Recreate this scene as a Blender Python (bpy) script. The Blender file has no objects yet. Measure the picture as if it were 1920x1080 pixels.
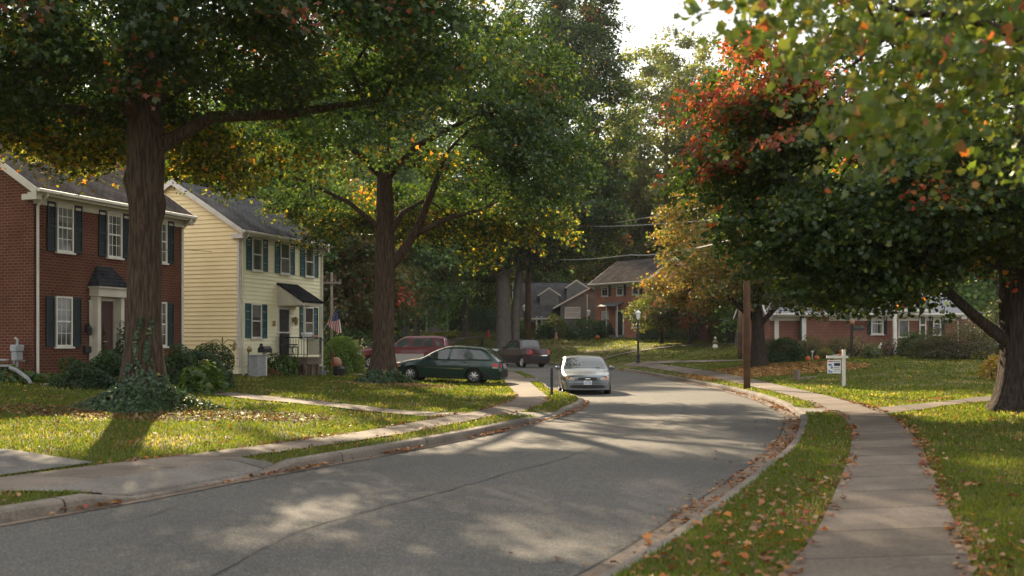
import bpy, math, random
import numpy as np
from mathutils import Vector, Matrix, geometry
from mathutils.bvhtree import BVHTree

random.seed(7)
R = np.random.default_rng(11)
SC = bpy.context.scene
COL = SC.collection
rad = math.radians

# ------------------------------------------------------------------ camera, sky, sun, exposure
CAM_H, FPX, HOR = 1.75, 2000.0, 645.0
cd = bpy.data.cameras.new('camera')
cd.sensor_width = 36.0
cd.lens = 36.0 * FPX / 1920.0
cd.shift_y = (HOR - 540.0) / 1920.0
cd.clip_start, cd.clip_end = 0.1, 3000.0
cd.dof.use_dof = True
cd.dof.focus_distance = 40.0
cd.dof.aperture_fstop = 2.0
cam = bpy.data.objects.new('camera', cd)
cam.location = (0, 0, CAM_H)
cam.rotation_euler = (rad(90), 0, 0)
COL.objects.link(cam)
SC.camera = cam

SUN_AZ, SUN_EL = rad(-16.0), rad(23.5)          # azimuth from +Y towards +X
w = bpy.data.worlds.new('World')
SC.world = w
w.use_nodes = True
nt = w.node_tree
sky = nt.nodes.new('ShaderNodeTexSky')
sky.sky_type = 'NISHITA'
sky.sun_disc = False
sky.sun_elevation = SUN_EL
sky.sun_rotation = SUN_AZ
sky.altitude = 100
sky.air_density = 1.4
sky.dust_density = 2.5
sky.ozone_density = 1.0
hs = nt.nodes.new('ShaderNodeHueSaturation')     # a hazy white autumn sky
hs.inputs['Saturation'].default_value = 0.3
gm = nt.nodes.new('ShaderNodeGamma')                 # thin even cloud: the sky is nearly as bright behind as towards the sun
gm.inputs['Gamma'].default_value = 0.12
bg = nt.nodes['Background']
bg.inputs['Strength'].default_value = 0.15
nt.links.new(sky.outputs[0], hs.inputs['Color'])
nt.links.new(hs.outputs[0], gm.inputs['Color'])
nt.links.new(gm.outputs[0], bg.inputs['Color'])

sd = bpy.data.lights.new('sun', 'SUN')
sd.energy = 2.0
sd.angle = rad(0.6)
sd.color = (1.0, 0.8, 0.54)
sun = bpy.data.objects.new('sun', sd)
sv = Vector((math.sin(SUN_AZ) * math.cos(SUN_EL), math.cos(SUN_AZ) * math.cos(SUN_EL), math.sin(SUN_EL)))
sun.rotation_euler = sv.to_track_quat('Z', 'Y').to_euler()
sun.location = (-20, 60, 60)
COL.objects.link(sun)

SC.view_settings.view_transform = 'Standard'
SC.view_settings.look = 'None'
SC.view_settings.gamma = 1.0
SC.view_settings.exposure = 3.05
SC.render.engine = 'CYCLES'
SC.cycles.max_bounces = 7
SC.cycles.diffuse_bounces = 3
SC.cycles.glossy_bounces = 3
SC.cycles.transmission_bounces = 4
SC.cycles.transparent_max_bounces = 6
SC.cycles.use_denoising = True


def D(px, Y, py=None, z=None):
    """a photo pixel (and a depth) as a point"""
    x = (px - 960.0) * Y / FPX
    if z is None:
        z = CAM_H + (HOR - py) * Y / FPX if py is not None else 0.0
    return Vector((x, Y, z))


# ------------------------------------------------------------------ materials
def nd(t, kind, **kw):
    n = t.nodes.new(kind)
    for k, v in kw.items():
        setattr(n, k, v)
    return n


def mat(name, col, rough=0.8, spec=0.3, col2=None, scale=3.0, detail=6.0, bump=0.0, bscale=40.0, metal=0.0,
        mixlo=0.35, mixhi=0.65, coord='Object', coat=0.0, scale3=None, col3=None):
    m = bpy.data.materials.new(name)
    m.use_nodes = True
    t = m.node_tree
    b = t.nodes['Principled BSDF']
    b.inputs['Base Color'].default_value = (*col, 1)
    b.inputs['Roughness'].default_value = rough
    b.inputs['Specular IOR Level'].default_value = spec
    b.inputs['Metallic'].default_value = metal
    if coat:
        b.inputs['Coat Weight'].default_value = coat
        b.inputs['Coat Roughness'].default_value = 0.05
    tc = nd(t, 'ShaderNodeTexCoord')
    last = None
    if col2 is not None:
        n = nd(t, 'ShaderNodeTexNoise')
        n.inputs['Scale'].default_value = scale
        n.inputs['Detail'].default_value = detail
        r = nd(t, 'ShaderNodeMapRange')
        r.inputs[1].default_value, r.inputs[2].default_value = mixlo, mixhi
        x = nd(t, 'ShaderNodeMix', data_type='RGBA')
        x.inputs[6].default_value = (*col, 1)
        x.inputs[7].default_value = (*col2, 1)
        t.links.new(tc.outputs[coord], n.inputs['Vector'])
        t.links.new(n.outputs['Fac'], r.inputs[0])
        t.links.new(r.outputs[0], x.inputs[0])
        last = x.outputs[2]
        if col3 is not None:
            n3 = nd(t, 'ShaderNodeTexNoise')
            n3.inputs['Scale'].default_value = scale3
            n3.inputs['Detail'].default_value = 3
            r3 = nd(t, 'ShaderNodeMapRange')
            r3.inputs[1].default_value, r3.inputs[2].default_value = 0.5, 0.72
            x3 = nd(t, 'ShaderNodeMix', data_type='RGBA')
            x3.inputs[7].default_value = (*col3, 1)
            t.links.new(tc.outputs[coord], n3.inputs['Vector'])
            t.links.new(n3.outputs['Fac'], r3.inputs[0])
            t.links.new(r3.outputs[0], x3.inputs[0])
            t.links.new(last, x3.inputs[6])
            last = x3.outputs[2]
        t.links.new(last, b.inputs['Base Color'])
    if bump:
        n2 = nd(t, 'ShaderNodeTexNoise')
        n2.inputs['Scale'].default_value = bscale
        n2.inputs['Detail'].default_value = 4
        bp = nd(t, 'ShaderNodeBump')
        bp.inputs['Strength'].default_value = bump
        bp.inputs['Distance'].default_value = 0.02
        t.links.new(tc.outputs[coord], n2.inputs['Vector'])
        t.links.new(n2.outputs['Fac'], bp.inputs['Height'])
        t.links.new(bp.outputs[0], b.inputs['Normal'])
    return m


def brick_mat(name, c1, c2, mortar, stain):
    m = bpy.data.materials.new(name)
    m.use_nodes = True
    t = m.node_tree
    b = t.nodes['Principled BSDF']
    b.inputs['Roughness'].default_value = 0.9
    b.inputs['Specular IOR Level'].default_value = 0.2
    uv = nd(t, 'ShaderNodeTexCoord')
    br = nd(t, 'ShaderNodeTexBrick')
    br.inputs['Color1'].default_value = (*c1, 1)
    br.inputs['Color2'].default_value = (*c2, 1)
    br.inputs['Mortar'].default_value = (*mortar, 1)
    br.inputs['Scale'].default_value = 1.0
    br.inputs['Mortar Size'].default_value = 0.012
    br.inputs['Mortar Smooth'].default_value = 0.25
    br.inputs['Bias'].default_value = -0.1
    br.inputs['Brick Width'].default_value = 0.215
    br.inputs['Row Height'].default_value = 0.086
    nz = nd(t, 'ShaderNodeTexNoise')
    nz.inputs['Scale'].default_value = 1.3
    nz.inputs['Detail'].default_value = 8
    rr = nd(t, 'ShaderNodeMapRange')
    rr.inputs[1].default_value, rr.inputs[2].default_value = 0.42, 0.75
    rr.inputs[4].default_value = 0.6
    x = nd(t, 'ShaderNodeMix', data_type='RGBA')
    x.inputs[7].default_value = (*stain, 1)
    bp = nd(t, 'ShaderNodeBump')
    bp.inputs['Strength'].default_value = 0.6
    bp.inputs['Distance'].default_value = 0.012
    bp.invert = True
    L = t.links.new
    L(uv.outputs['UV'], br.inputs['Vector'])
    L(uv.outputs['UV'], nz.inputs['Vector'])
    L(nz.outputs['Fac'], rr.inputs[0])
    L(br.outputs['Color'], x.inputs[6])
    L(rr.outputs[0], x.inputs[0])
    L(x.outputs[2], b.inputs['Base Color'])
    L(br.outputs['Fac'], bp.inputs['Height'])
    L(bp.outputs[0], b.inputs['Normal'])
    return m


def shingle_mat(name, c1, c2):
    m = brick_mat(name, c1, c2, tuple(v * 0.25 for v in c1), tuple(v * 1.5 for v in c2))
    m.node_tree.nodes['Principled BSDF'].inputs['Specular IOR Level'].default_value = 0.0
    br = [n for n in m.node_tree.nodes if n.type == 'TEX_BRICK'][0]
    br.inputs['Brick Width'].default_value = 0.3
    br.inputs['Row Height'].default_value = 0.14
    br.inputs['Mortar Size'].default_value = 0.014
    return m


def leaf_mat(name, trans=0.5, gloss=0.07, warm=(1.25, 1.2, 0.45)):
    m = bpy.data.materials.new(name)
    m.use_nodes = True
    t = m.node_tree
    for n in list(t.nodes):
        if n.type == 'BSDF_PRINCIPLED':
            t.nodes.remove(n)
    out = [n for n in t.nodes if n.type == 'OUTPUT_MATERIAL'][0]
    a = nd(t, 'ShaderNodeAttribute', attribute_name='leafcol')
    d = nd(t, 'ShaderNodeBsdfDiffuse')
    tr = nd(t, 'ShaderNodeBsdfTranslucent')
    g = nd(t, 'ShaderNodeBsdfGlossy')
    g.inputs['Roughness'].default_value = 0.42
    g.inputs['Color'].default_value = (0.9, 0.95, 0.9, 1)
    mu = nd(t, 'ShaderNodeMix', data_type='RGBA', blend_type='MULTIPLY')
    mu.inputs[0].default_value = 1.0
    mu.inputs[7].default_value = (*[v * 2.0 for v in warm], 1)
    m1 = nd(t, 'ShaderNodeMixShader')
    m1.inputs[0].default_value = trans
    m2 = nd(t, 'ShaderNodeMixShader')
    m2.inputs[0].default_value = gloss
    L = t.links.new
    L(a.outputs['Color'], d.inputs['Color'])
    L(a.outputs['Color'], mu.inputs[6])
    L(mu.outputs[2], tr.inputs['Color'])
    L(d.outputs[0], m1.inputs[1])
    L(tr.outputs[0], m1.inputs[2])
    L(m1.outputs[0], m2.inputs[1])
    L(g.outputs[0], m2.inputs[2])
    L(m2.outputs[0], out.inputs['Surface'])
    return m


def slab_mat(name, c1, c2, pitch):
    """concrete slabs along UV.v with dark joints"""
    m = mat(name, c1, 0.9, 0.2, c2, 0.9, 8, bump=0.25, bscale=60)
    t = m.node_tree
    b = t.nodes['Principled BSDF']
    src = b.inputs['Base Color'].links[0].from_socket
    tc = nd(t, 'ShaderNodeTexCoord')
    sp = nd(t, 'ShaderNodeSeparateXYZ')
    dv = nd(t, 'ShaderNodeMath', operation='DIVIDE')
    dv.inputs[1].default_value = pitch
    fr = nd(t, 'ShaderNodeMath', operation='FRACT')
    fl = nd(t, 'ShaderNodeMath', operation='FLOOR')
    lt = nd(t, 'ShaderNodeMath', operation='LESS_THAN')
    lt.inputs[1].default_value = 0.024 / pitch
    wn = nd(t, 'ShaderNodeTexWhiteNoise', noise_dimensions='1D')
    mr = nd(t, 'ShaderNodeMapRange')
    mr.inputs[3].default_value, mr.inputs[4].default_value = 0.74, 1.16
    fine = nd(t, 'ShaderNodeTexNoise')
    fine.inputs['Scale'].default_value = 90
    fine.inputs['Detail'].default_value = 3
    fr2 = nd(t, 'ShaderNodeMapRange')
    fr2.inputs[1].default_value, fr2.inputs[2].default_value = 0.3, 0.7
    fr2.inputs[3].default_value, fr2.inputs[4].default_value = 0.8, 1.2
    mm = nd(t, 'ShaderNodeMath', operation='MULTIPLY')
    mu = nd(t, 'ShaderNodeMix', data_type='RGBA', blend_type='MULTIPLY')
    mu.inputs[0].default_value = 1.0
    x = nd(t, 'ShaderNodeMix', data_type='RGBA')
    x.inputs[7].default_value = (0.035, 0.03, 0.025, 1)
    L = t.links.new
    L(tc.outputs['UV'], sp.inputs[0])
    L(sp.outputs['Y'], dv.inputs[0])
    L(dv.outputs[0], fr.inputs[0])
    L(dv.outputs[0], fl.inputs[0])
    L(fr.outputs[0], lt.inputs[0])
    L(fl.outputs[0], wn.inputs['W'])
    L(wn.outputs['Value'], mr.inputs[0])
    L(tc.outputs['Object'], fine.inputs['Vector'])
    L(fine.outputs['Fac'], fr2.inputs[0])
    L(mr.outputs[0], mm.inputs[0])
    L(fr2.outputs[0], mm.inputs[1])
    L(src, mu.inputs[6])
    L(mm.outputs[0], mu.inputs[7])
    L(mu.outputs[2], x.inputs[6])
    L(lt.outputs[0], x.inputs[0])
    L(x.outputs[2], b.inputs['Base Color'])
    return m


M = {}
M['asphalt'] = mat('asphalt', (0.0691, 0.0655, 0.0598), 0.88, 0.25, (0.0876, 0.0821, 0.0747), 0.5, 10, bump=0.5, bscale=160,
                   scale3=60.0, col3=(0.19, 0.175, 0.155))
M['gutter'] = slab_mat('gutter_concrete', (0.1872, 0.144, 0.108), (0.1296, 0.1008, 0.0792), 3.0)
M['kerb'] = slab_mat('kerb_concrete', (0.1924, 0.1628, 0.1332), (0.111, 0.0962, 0.0814), 2.6)
M['walk'] = slab_mat('sidewalk_concrete', (0.1687, 0.1348, 0.1069), (0.1198, 0.0963, 0.0759), 1.25)
M['apron'] = slab_mat('apron_concrete', (0.1758, 0.1595, 0.1368), (0.1302, 0.1172, 0.1009), 3.2)
M['drive'] = mat('old_driveway', (0.15, 0.1387, 0.1237), 0.95, 0.2, (0.105, 0.0975, 0.09), 2.0, 8, bump=0.6, bscale=90)
M['soil'] = mat('lawn_soil', (0.075, 0.085, 0.022), 0.95, 0.1, (0.1, 0.075, 0.035), 0.35, 8, bump=0.8, bscale=25,
                scale3=0.16, col3=(0.13, 0.115, 0.03))
M['crack'] = mat('tar_crack', (0.035, 0.033, 0.03), 0.9)
M['brick'] = brick_mat('red_brick', (0.1287, 0.0373, 0.0208), (0.0931, 0.0258, 0.0158), (0.1643, 0.1094, 0.0718), (0.0658, 0.0218, 0.0149))
M['brick2'] = brick_mat('orange_brick', (0.4617, 0.1604, 0.0898), (0.3719, 0.1219, 0.0706), (0.4617, 0.3334, 0.2565), (0.2821, 0.1026, 0.0641))
M['brick3'] = brick_mat('ranch_brick', (0.216, 0.076, 0.0528), (0.16, 0.0544, 0.04), (0.24, 0.168, 0.136), (0.12, 0.044, 0.0336))
M['roof'] = shingle_mat('grey_shingles', (0.0653, 0.0572, 0.0533), (0.0871, 0.0762, 0.0707))
M['roof2'] = shingle_mat('slate_grey_shingles', (0.0786, 0.0764, 0.0786), (0.1024, 0.101, 0.1038))
M['roofdark'] = shingle_mat('dark_shingles', (0.025, 0.026, 0.03), (0.04, 0.04, 0.045))
M['metalroof'] = mat('pale_metal_roof', (0.1575, 0.1575, 0.1669), 0.5, 0.5, (0.126, 0.126, 0.1355), 2.0)
M['siding'] = mat('yellow_siding', (0.9212, 0.7676, 0.4366), 0.6, 0.3, (0.857, 0.7008, 0.3894), 1.2, 6)  # gable copy of the clapboards, its warm light put into the colour
M['siding2'] = mat('pale_yellow_siding', (0.8911, 0.8462, 0.5999), 0.6, 0.3, (0.8274, 0.782, 0.5422), 1.2, 6)  # front copy of the same clapboards, its brighter light put into the colour
M['greysiding'] = mat('grey_siding', (0.15, 0.16, 0.16), 0.7, 0.3, (0.19, 0.195, 0.195), 2.0)
M['white'] = mat('white_paint', (0.684, 0.6555, 0.589), 0.6, 0.35, (0.589, 0.5605, 0.494), 2.5, 6)
M['cream'] = mat('cream_trim', (0.6, 0.56, 0.46), 0.6, 0.35, (0.5, 0.46, 0.38), 2.0, 6)
M['shutter_black'] = mat('black_green_shutter', (0.022, 0.032, 0.034), 0.6, 0.3)
M['shutter_teal'] = mat('teal_shutter', (0.032, 0.1, 0.115), 0.6, 0.3, (0.025, 0.08, 0.095), 3)
M['glass'] = mat('window_glass', (0.03, 0.033, 0.03), 0.06, 0.8, (0.075, 0.075, 0.065), 0.9, 2)
M['glasspale'] = mat('window_with_blind', (0.5, 0.5, 0.48), 0.25, 0.6, (0.36, 0.37, 0.37), 1.2, 2)
M['curtain'] = mat('window_curtain', (0.17, 0.165, 0.15), 0.12, 0.7, (0.11, 0.108, 0.1), 5.0)
M['door'] = mat('dark_red_door', (0.055, 0.02, 0.016), 0.5, 0.4)
M['doordark'] = mat('dark_storm_door', (0.03, 0.03, 0.03), 0.25, 0.6)
M['iron'] = mat('black_iron', (0.02, 0.02, 0.021), 0.5, 0.4)
M['steel'] = mat('grey_galvanised_metal', (0.33, 0.34, 0.35), 0.5, 0.5, (0.25, 0.26, 0.27), 6)
M['deck'] = mat('weathered_deck_wood', (0.2, 0.16, 0.12), 0.85, 0.2, (0.13, 0.1, 0.075), 3)
M['foundation'] = mat('foundation_block', (0.16, 0.14, 0.12), 0.9, 0.2, (0.11, 0.1, 0.085), 3)
M['bark'] = None
M['pole'] = mat('brown_pole_wood', (0.16, 0.095, 0.062), 0.9, 0.15, (0.1, 0.062, 0.043), 2.5, 8, bump=0.6, bscale=14)
M['blackpaint'] = mat('black_lamp_paint', (0.012, 0.013, 0.016), 0.4, 0.5)
M['lampglass'] = mat('white_lamp_glass', (0.75, 0.75, 0.72), 0.3, 0.5)
M['pumpkin'] = mat('orange_pumpkin', (0.62, 0.16, 0.025), 0.5, 0.4, (0.5, 0.11, 0.02), 5)
M['stem'] = mat('dry_stem', (0.12, 0.1, 0.045), 0.9)
M['wire'] = mat('pale_cable', (0.3, 0.28, 0.25), 0.6)
M['wiredark'] = mat('dark_cable', (0.05, 0.05, 0.05), 0.6)
M['tyre'] = mat('black_rubber', (0.014, 0.014, 0.014), 0.8, 0.3)
M['rim'] = mat('alloy_rim', (0.52, 0.52, 0.52), 0.3, 0.5, metal=0.7)
M['carblack'] = mat('black_plastic_trim', (0.012, 0.012, 0.013), 0.5, 0.4)
M['chrome'] = mat('chrome', (0.7, 0.7, 0.7), 0.15, 0.5, metal=1.0)
M['carglass'] = mat('tinted_car_glass', (0.035, 0.042, 0.042), 0.03, 1.0)
M['taillight'] = mat('red_lens', (0.45, 0.012, 0.012), 0.15, 0.6)
M['headlight'] = mat('clear_lens', (0.5, 0.46, 0.42), 0.08, 0.8, (0.25, 0.23, 0.21), 12)
M['amber'] = mat('amber_lens', (0.62, 0.24, 0.06), 0.15, 0.6)
M['carwhite'] = mat('white_plate', (0.72, 0.73, 0.74), 0.5, 0.4)
M['blueprint'] = mat('blue_print', (0.08, 0.2, 0.42), 0.5)
M['redprint'] = mat('red_print', (0.5, 0.05, 0.05), 0.6)
M['navy'] = mat('navy_print', (0.02, 0.028, 0.075), 0.6)
M['greyprint'] = mat('grey_print', (0.2, 0.2, 0.22), 0.6)
M['flagred'] = mat('flag_red', (0.55, 0.02, 0.04), 0.8)
M['flagwhite'] = mat('flag_white', (0.85, 0.83, 0.82), 0.8)
M['flagblue'] = mat('flag_blue', (0.03, 0.045, 0.2), 0.8)
M['brass'] = mat('aged_brass', (0.3, 0.22, 0.1), 0.4, 0.5, metal=0.6)
M['stone'] = mat('grey_stone', (0.25, 0.22, 0.19), 0.9, 0.2, (0.16, 0.14, 0.12), 5)
M['peach'] = mat('peach_ornament', (0.6, 0.34, 0.24), 0.7)
M['paleblue'] = mat('pale_blue_plastic', (0.45, 0.55, 0.62), 0.5)


def grain(m, scales):
    """multiplies a fine speckle into a ground material's colour"""
    t = m.node_tree
    b = t.nodes['Principled BSDF']
    src = b.inputs['Base Color'].links[0].from_socket
    tc = nd(t, 'ShaderNodeTexCoord')
    for sc_, lo, hi, dt in scales:
        n = nd(t, 'ShaderNodeTexNoise')
        n.inputs['Scale'].default_value = sc_
        n.inputs['Detail'].default_value = dt
        r = nd(t, 'ShaderNodeMapRange')
        r.inputs[1].default_value, r.inputs[2].default_value = 0.3, 0.7
        r.inputs[3].default_value, r.inputs[4].default_value = lo, hi
        x = nd(t, 'ShaderNodeMix', data_type='RGBA', blend_type='MULTIPLY')
        x.inputs[0].default_value = 1.0
        t.links.new(tc.outputs['Object'], n.inputs['Vector'])
        t.links.new(n.outputs['Fac'], r.inputs[0])
        t.links.new(src, x.inputs[6])
        t.links.new(r.outputs[0], x.inputs[7])
        src = x.outputs[2]
    t.links.new(src, b.inputs['Base Color'])


grain(M['asphalt'], ((38.0, 0.72, 1.28, 2), (11.0, 0.88, 1.12, 3), (0.22, 0.86, 1.12, 2)))
for k_ in ('walk', 'apron', 'gutter', 'kerb', 'drive'):
    grain(M[k_], ((24.0, 0.82, 1.18, 3), (2.2, 0.84, 1.12, 5)))


def bark_mat(name, c1, c2):
    m = mat(name, c1, 0.95, 0.1, c2, 1.0, 8)
    t = m.node_tree
    b = t.nodes['Principled BSDF']
    tc = nd(t, 'ShaderNodeTexCoord')
    mp = nd(t, 'ShaderNodeMapping')
    mp.inputs['Scale'].default_value = (24, 24, 2.6)
    v = nd(t, 'ShaderNodeTexNoise')
    v.inputs['Scale'].default_value = 1.0
    v.inputs['Detail'].default_value = 6
    bp = nd(t, 'ShaderNodeBump')
    bp.inputs['Strength'].default_value = 1.0
    bp.inputs['Distance'].default_value = 0.06
    r = nd(t, 'ShaderNodeMapRange')
    r.inputs[1].default_value, r.inputs[2].default_value = 0.38, 0.62
    mx = nd(t, 'ShaderNodeMix', data_type='RGBA')
    mx.inputs[6].default_value = (*c1, 1)
    mx.inputs[7].default_value = (*c2, 1)
    L = t.links.new
    L(tc.outputs['Object'], mp.inputs[0])
    L(mp.outputs[0], v.inputs['Vector'])
    L(v.outputs['Fac'], bp.inputs['Height'])
    L(v.outputs['Fac'], r.inputs[0])
    L(r.outputs[0], mx.inputs[0])
    L(mx.outputs[2], b.inputs['Base Color'])
    L(bp.outputs[0], b.inputs['Normal'])
    return m


M['bark'] = bark_mat('brown_bark', (0.0432, 0.0302, 0.0216), (0.0972, 0.0706, 0.0504))
M['barkgrey'] = bark_mat('grey_bark', (0.095, 0.08, 0.068), (0.17, 0.148, 0.128))
M['barkdark'] = bark_mat('dark_bark', (0.03, 0.024, 0.02), (0.07, 0.055, 0.045))
M['leaf'] = leaf_mat('leaf', 0.38, 0.03, (1.15, 1.1, 0.45))
M['leafglossy'] = leaf_mat('glossy_leaf', 0.2, 0.05, (1.1, 1.1, 0.6))
M['grass'] = leaf_mat('grass_blade', 0.46, 0.015, (1.25, 1.2, 0.4))
M['litter'] = leaf_mat('fallen_leaf', 0.15, 0.03, (1.1, 0.9, 0.6))


# ------------------------------------------------------------------ mesh helpers
class MB:
    def __init__(s):
        s.v, s.f = [], []

    def add(s, vs, fs):
        o = len(s.v)
        s.v += [tuple(p) for p in vs]
        s.f += [tuple(i + o for i in f) for f in fs]
        return s

    def box(s, x0, x1, y0, y1, z0, z1):
        v = [(x, y, z) for z in (z0, z1) for y in (y0, y1) for x in (x0, x1)]
        return s.add(v, [(0, 2, 3, 1), (4, 5, 7, 6), (0, 1, 5, 4), (2, 6, 7, 3), (0, 4, 6, 2), (1, 3, 7, 5)])

    def poly(s, pts):
        return s.add(pts, [tuple(range(len(pts)))])

    def prism(s, pts, d):
        """a planar polygon pushed along the vector d"""
        n = len(pts)
        q = [tuple(a + b for a, b in zip(p, d)) for p in pts]
        fs = [tuple(range(n))[::-1], tuple(range(n, 2 * n))]
        fs += [(i, (i + 1) % n, (i + 1) % n + n, i + n) for i in range(n)]
        return s.add(list(pts) + q, fs)

    def tube(s, path, radii, n=8, cap=True):
        path = [Vector(p) for p in path]
        if not hasattr(radii, '__len__'):
            radii = [radii] * len(path)
        o = len(s.v)
        up = None
        for i, p in enumerate(path):
            t = (path[min(i + 1, len(path) - 1)] - path[max(i - 1, 0)])
            t = t.normalized() if t.length > 1e-9 else Vector((0, 0, 1))
            if up is None:
                up = Vector((1, 0, 0)) if abs(t.x) < 0.8 else Vector((0, 1, 0))
            a = (up - t * up.dot(t))
            a = a.normalized() if a.length > 1e-6 else t.orthogonal().normalized()
            b = t.cross(a)
            up = a
            for k in range(n):
                an = 2 * math.pi * k / n
                s.v.append(tuple(p + (a * math.cos(an) + b * math.sin(an)) * radii[i]))
        for i in range(len(path) - 1):
            for k in range(n):
                k2 = (k + 1) % n
                s.f.append((o + i * n + k, o + i * n + k2, o + (i + 1) * n + k2, o + (i + 1) * n + k))
        if cap:
            s.f.append(tuple(o + k for k in range(n))[::-1])
            s.f.append(tuple(o + (len(path) - 1) * n + k for k in range(n)))
        return s

    def lathe(s, prof, c=(0, 0, 0), n=16, sx=1.0, sy=1.0, lobes=0, lobe=0.0):
        o = len(s.v)
        for r, z in prof:
            for k in range(n):
                a = 2 * math.pi * k / n
                q = r * (1 + lobe * math.cos(lobes * a))
                s.v.append((c[0] + q * math.cos(a) * sx, c[1] + q * math.sin(a) * sy, c[2] + z))
        for i in range(len(prof) - 1):
            for k in range(n):
                k2 = (k + 1) % n
                s.f.append((o + i * n + k, o + i * n + k2, o + (i + 1) * n + k2, o + (i + 1) * n + k))
        return s

    def build(s, name, m, parent=None, smooth=False, uv=True, bevel=0.0):
        me = bpy.data.meshes.new(name)
        me.from_pydata(s.v, [], s.f)
        me.update()
        if uv:
            box_uv(me)
        if smooth:
            me.polygons.foreach_set('use_smooth', [True] * len(me.polygons))
        me.materials.append(m)
        o = bpy.data.objects.new(name, me)
        COL.objects.link(o)
        if parent is not None:
            o.parent = parent
        if bevel:
            b = o.modifiers.new('bevel', 'BEVEL')
            b.width, b.segments = bevel, 2
            b.limit_method = 'ANGLE'
        return o


def box_uv(me):
    nl = len(me.loops)
    if not nl:
        return
    vi = np.empty(nl, np.int32)
    me.loops.foreach_get('vertex_index', vi)
    co = np.empty(len(me.vertices) * 3)
    me.vertices.foreach_get('co', co)
    co = co.reshape(-1, 3)[vi]
    npoly = len(me.polygons)
    nr = np.empty(npoly * 3)
    me.polygons.foreach_get('normal', nr)
    tot = np.empty(npoly, np.int32)
    me.polygons.foreach_get('loop_total', tot)
    nr = np.repeat(np.abs(nr.reshape(-1, 3)), tot, axis=0)
    ax = np.argmax(nr * np.array([1.0, 1.0, 1.02]), axis=1)
    steep = np.sqrt(np.maximum(1e-6, 1 - nr[:, 2] ** 2))
    u = np.where(nr[:, 0] > nr[:, 1], co[:, 1], co[:, 0])
    v = np.where(steep > 0.25, co[:, 2] / np.maximum(steep, 0.25), np.where(nr[:, 0] > nr[:, 1], co[:, 0], co[:, 1]))
    uvl = me.uv_layers.new(name='UVMap')
    uvl.data.foreach_set('uv', np.stack([u, v], 1).astype(np.float32).ravel())


def np_mesh(name, V, F, m, cols=None, parent=None, smooth=False, uv=None):
    """V (n,3), F (k,m) faces of one size, cols one colour per face"""
    me = bpy.data.meshes.new(name)
    V = np.ascontiguousarray(V, np.float32)
    F = np.ascontiguousarray(F, np.int32)
    k, q = F.shape
    me.vertices.add(len(V))
    me.vertices.foreach_set('co', V.ravel())
    me.loops.add(k * q)
    me.loops.foreach_set('vertex_index', F.ravel())
    me.polygons.add(k)
    me.polygons.foreach_set('loop_start', np.arange(0, k * q, q, dtype=np.int32))
    if smooth:
        me.polygons.foreach_set('use_smooth', np.ones(k, bool))
    me.update(calc_edges=True)
    if cols is not None:
        a = me.attributes.new('leafcol', 'FLOAT_COLOR', 'FACE')
        c = np.concatenate([cols, np.ones((k, 1))], 1).astype(np.float32)
        a.data.foreach_set('color', c.ravel())
    if uv is not None:
        l = me.uv_layers.new(name='UVMap')
        l.data.foreach_set('uv', np.ascontiguousarray(uv[F.ravel()], np.float32).ravel())
    me.materials.append(m)
    o = bpy.data.objects.new(name, me)
    COL.objects.link(o)
    if parent is not None:
        o.parent = parent
    return o


def tag(o, label=None, cat=None, group=None, kind=None):
    if label:
        o['label'] = label
    if cat:
        o['category'] = cat
    if group:
        o['group'] = group
    if kind:
        o['kind'] = kind
    return o


def thing(name, label, cat, loc=(0, 0, 0), rotz=0.0, group=None):
    o = bpy.data.objects.new(name, None)
    o.location = loc
    o.rotation_euler = (0, 0, rotz)
    COL.objects.link(o)
    return tag(o, label, cat, group)


def copy_tree(o, parent=None):
    c = o.copy()
    COL.objects.link(c)
    if parent is not None:
        c.parent = parent
    for ch in [x for x in bpy.data.objects if x.parent == o]:
        copy_tree(ch, c)
    return c
# ------------------------------------------------------------------ street plan (metres; the camera stands at the origin)
LK = [(-31, -45), (-20, -25), (-14, -10), (-9.5, 0), (-7.4, 5), (-4.94, 10.3), (-4.15, 11.9), (-3.25, 14.1), (-2.15, 16.5), (-1.0, 19.2),
      (0.47, 23.3), (1.32, 26.4), (1.95, 29.6), (2.12, 32.0), (1.95, 34.2), (1.55, 36.6), (1.38, 40), (1.35, 45), (1.2, 52), (0.7, 60),
      (0, 67), (-1.5, 75.5), (-5, 82), (-12, 86.5), (-25, 89), (-70, 91)]
RK = [(-24.5, -45), (-13.7, -25), (-7.7, -10), (-3.0, 0), (-0.9, 4.4), (0.89, 8.1), (1.75, 10.15), (2.96, 13.26), (4.17, 16.4), (5.06, 19.1),
      (6.01, 22.3), (6.71, 25), (7.22, 28), (7.8, 33), (8.04, 38.5), (8.08, 45), (8.0, 51.5), (7.75, 59), (7.4, 67.3), (6.7, 74.5),
      (5.6, 82), (3.6, 88.5), (0, 93), (-6, 96.5), (-14, 98.5), (-25, 100), (-70, 102)]


def smooth_line(pts, step=0.6):
    """Catmull-Rom through the points, resampled"""
    P = [Vector((*p, 0)) if len(p) == 2 else Vector(p) for p in pts]
    out = []
    for i in range(len(P) - 1):
        p0, p1, p2, p3 = P[max(i - 1, 0)], P[i], P[i + 1], P[min(i + 2, len(P) - 1)]
        n = max(1, int((p2 - p1).length / step))
        for k in range(n):
            t = k / n
            out.append(0.5 * ((2 * p1) + (p2 - p0) * t + (2 * p0 - 5 * p1 + 4 * p2 - p3) * t * t + (3 * p1 - p0 - 3 * p2 + p3) * t ** 3))
    out.append(P[-1])
    return np.array([(p.x, p.y) for p in out])


def offset(L, d):
    """shift a polyline to its left (d > 0) or right"""
    t = np.gradient(L, axis=0)
    t /= np.linalg.norm(t, axis=1)[:, None]
    return L + np.stack([-t[:, 1], t[:, 0]], 1) * d


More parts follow.
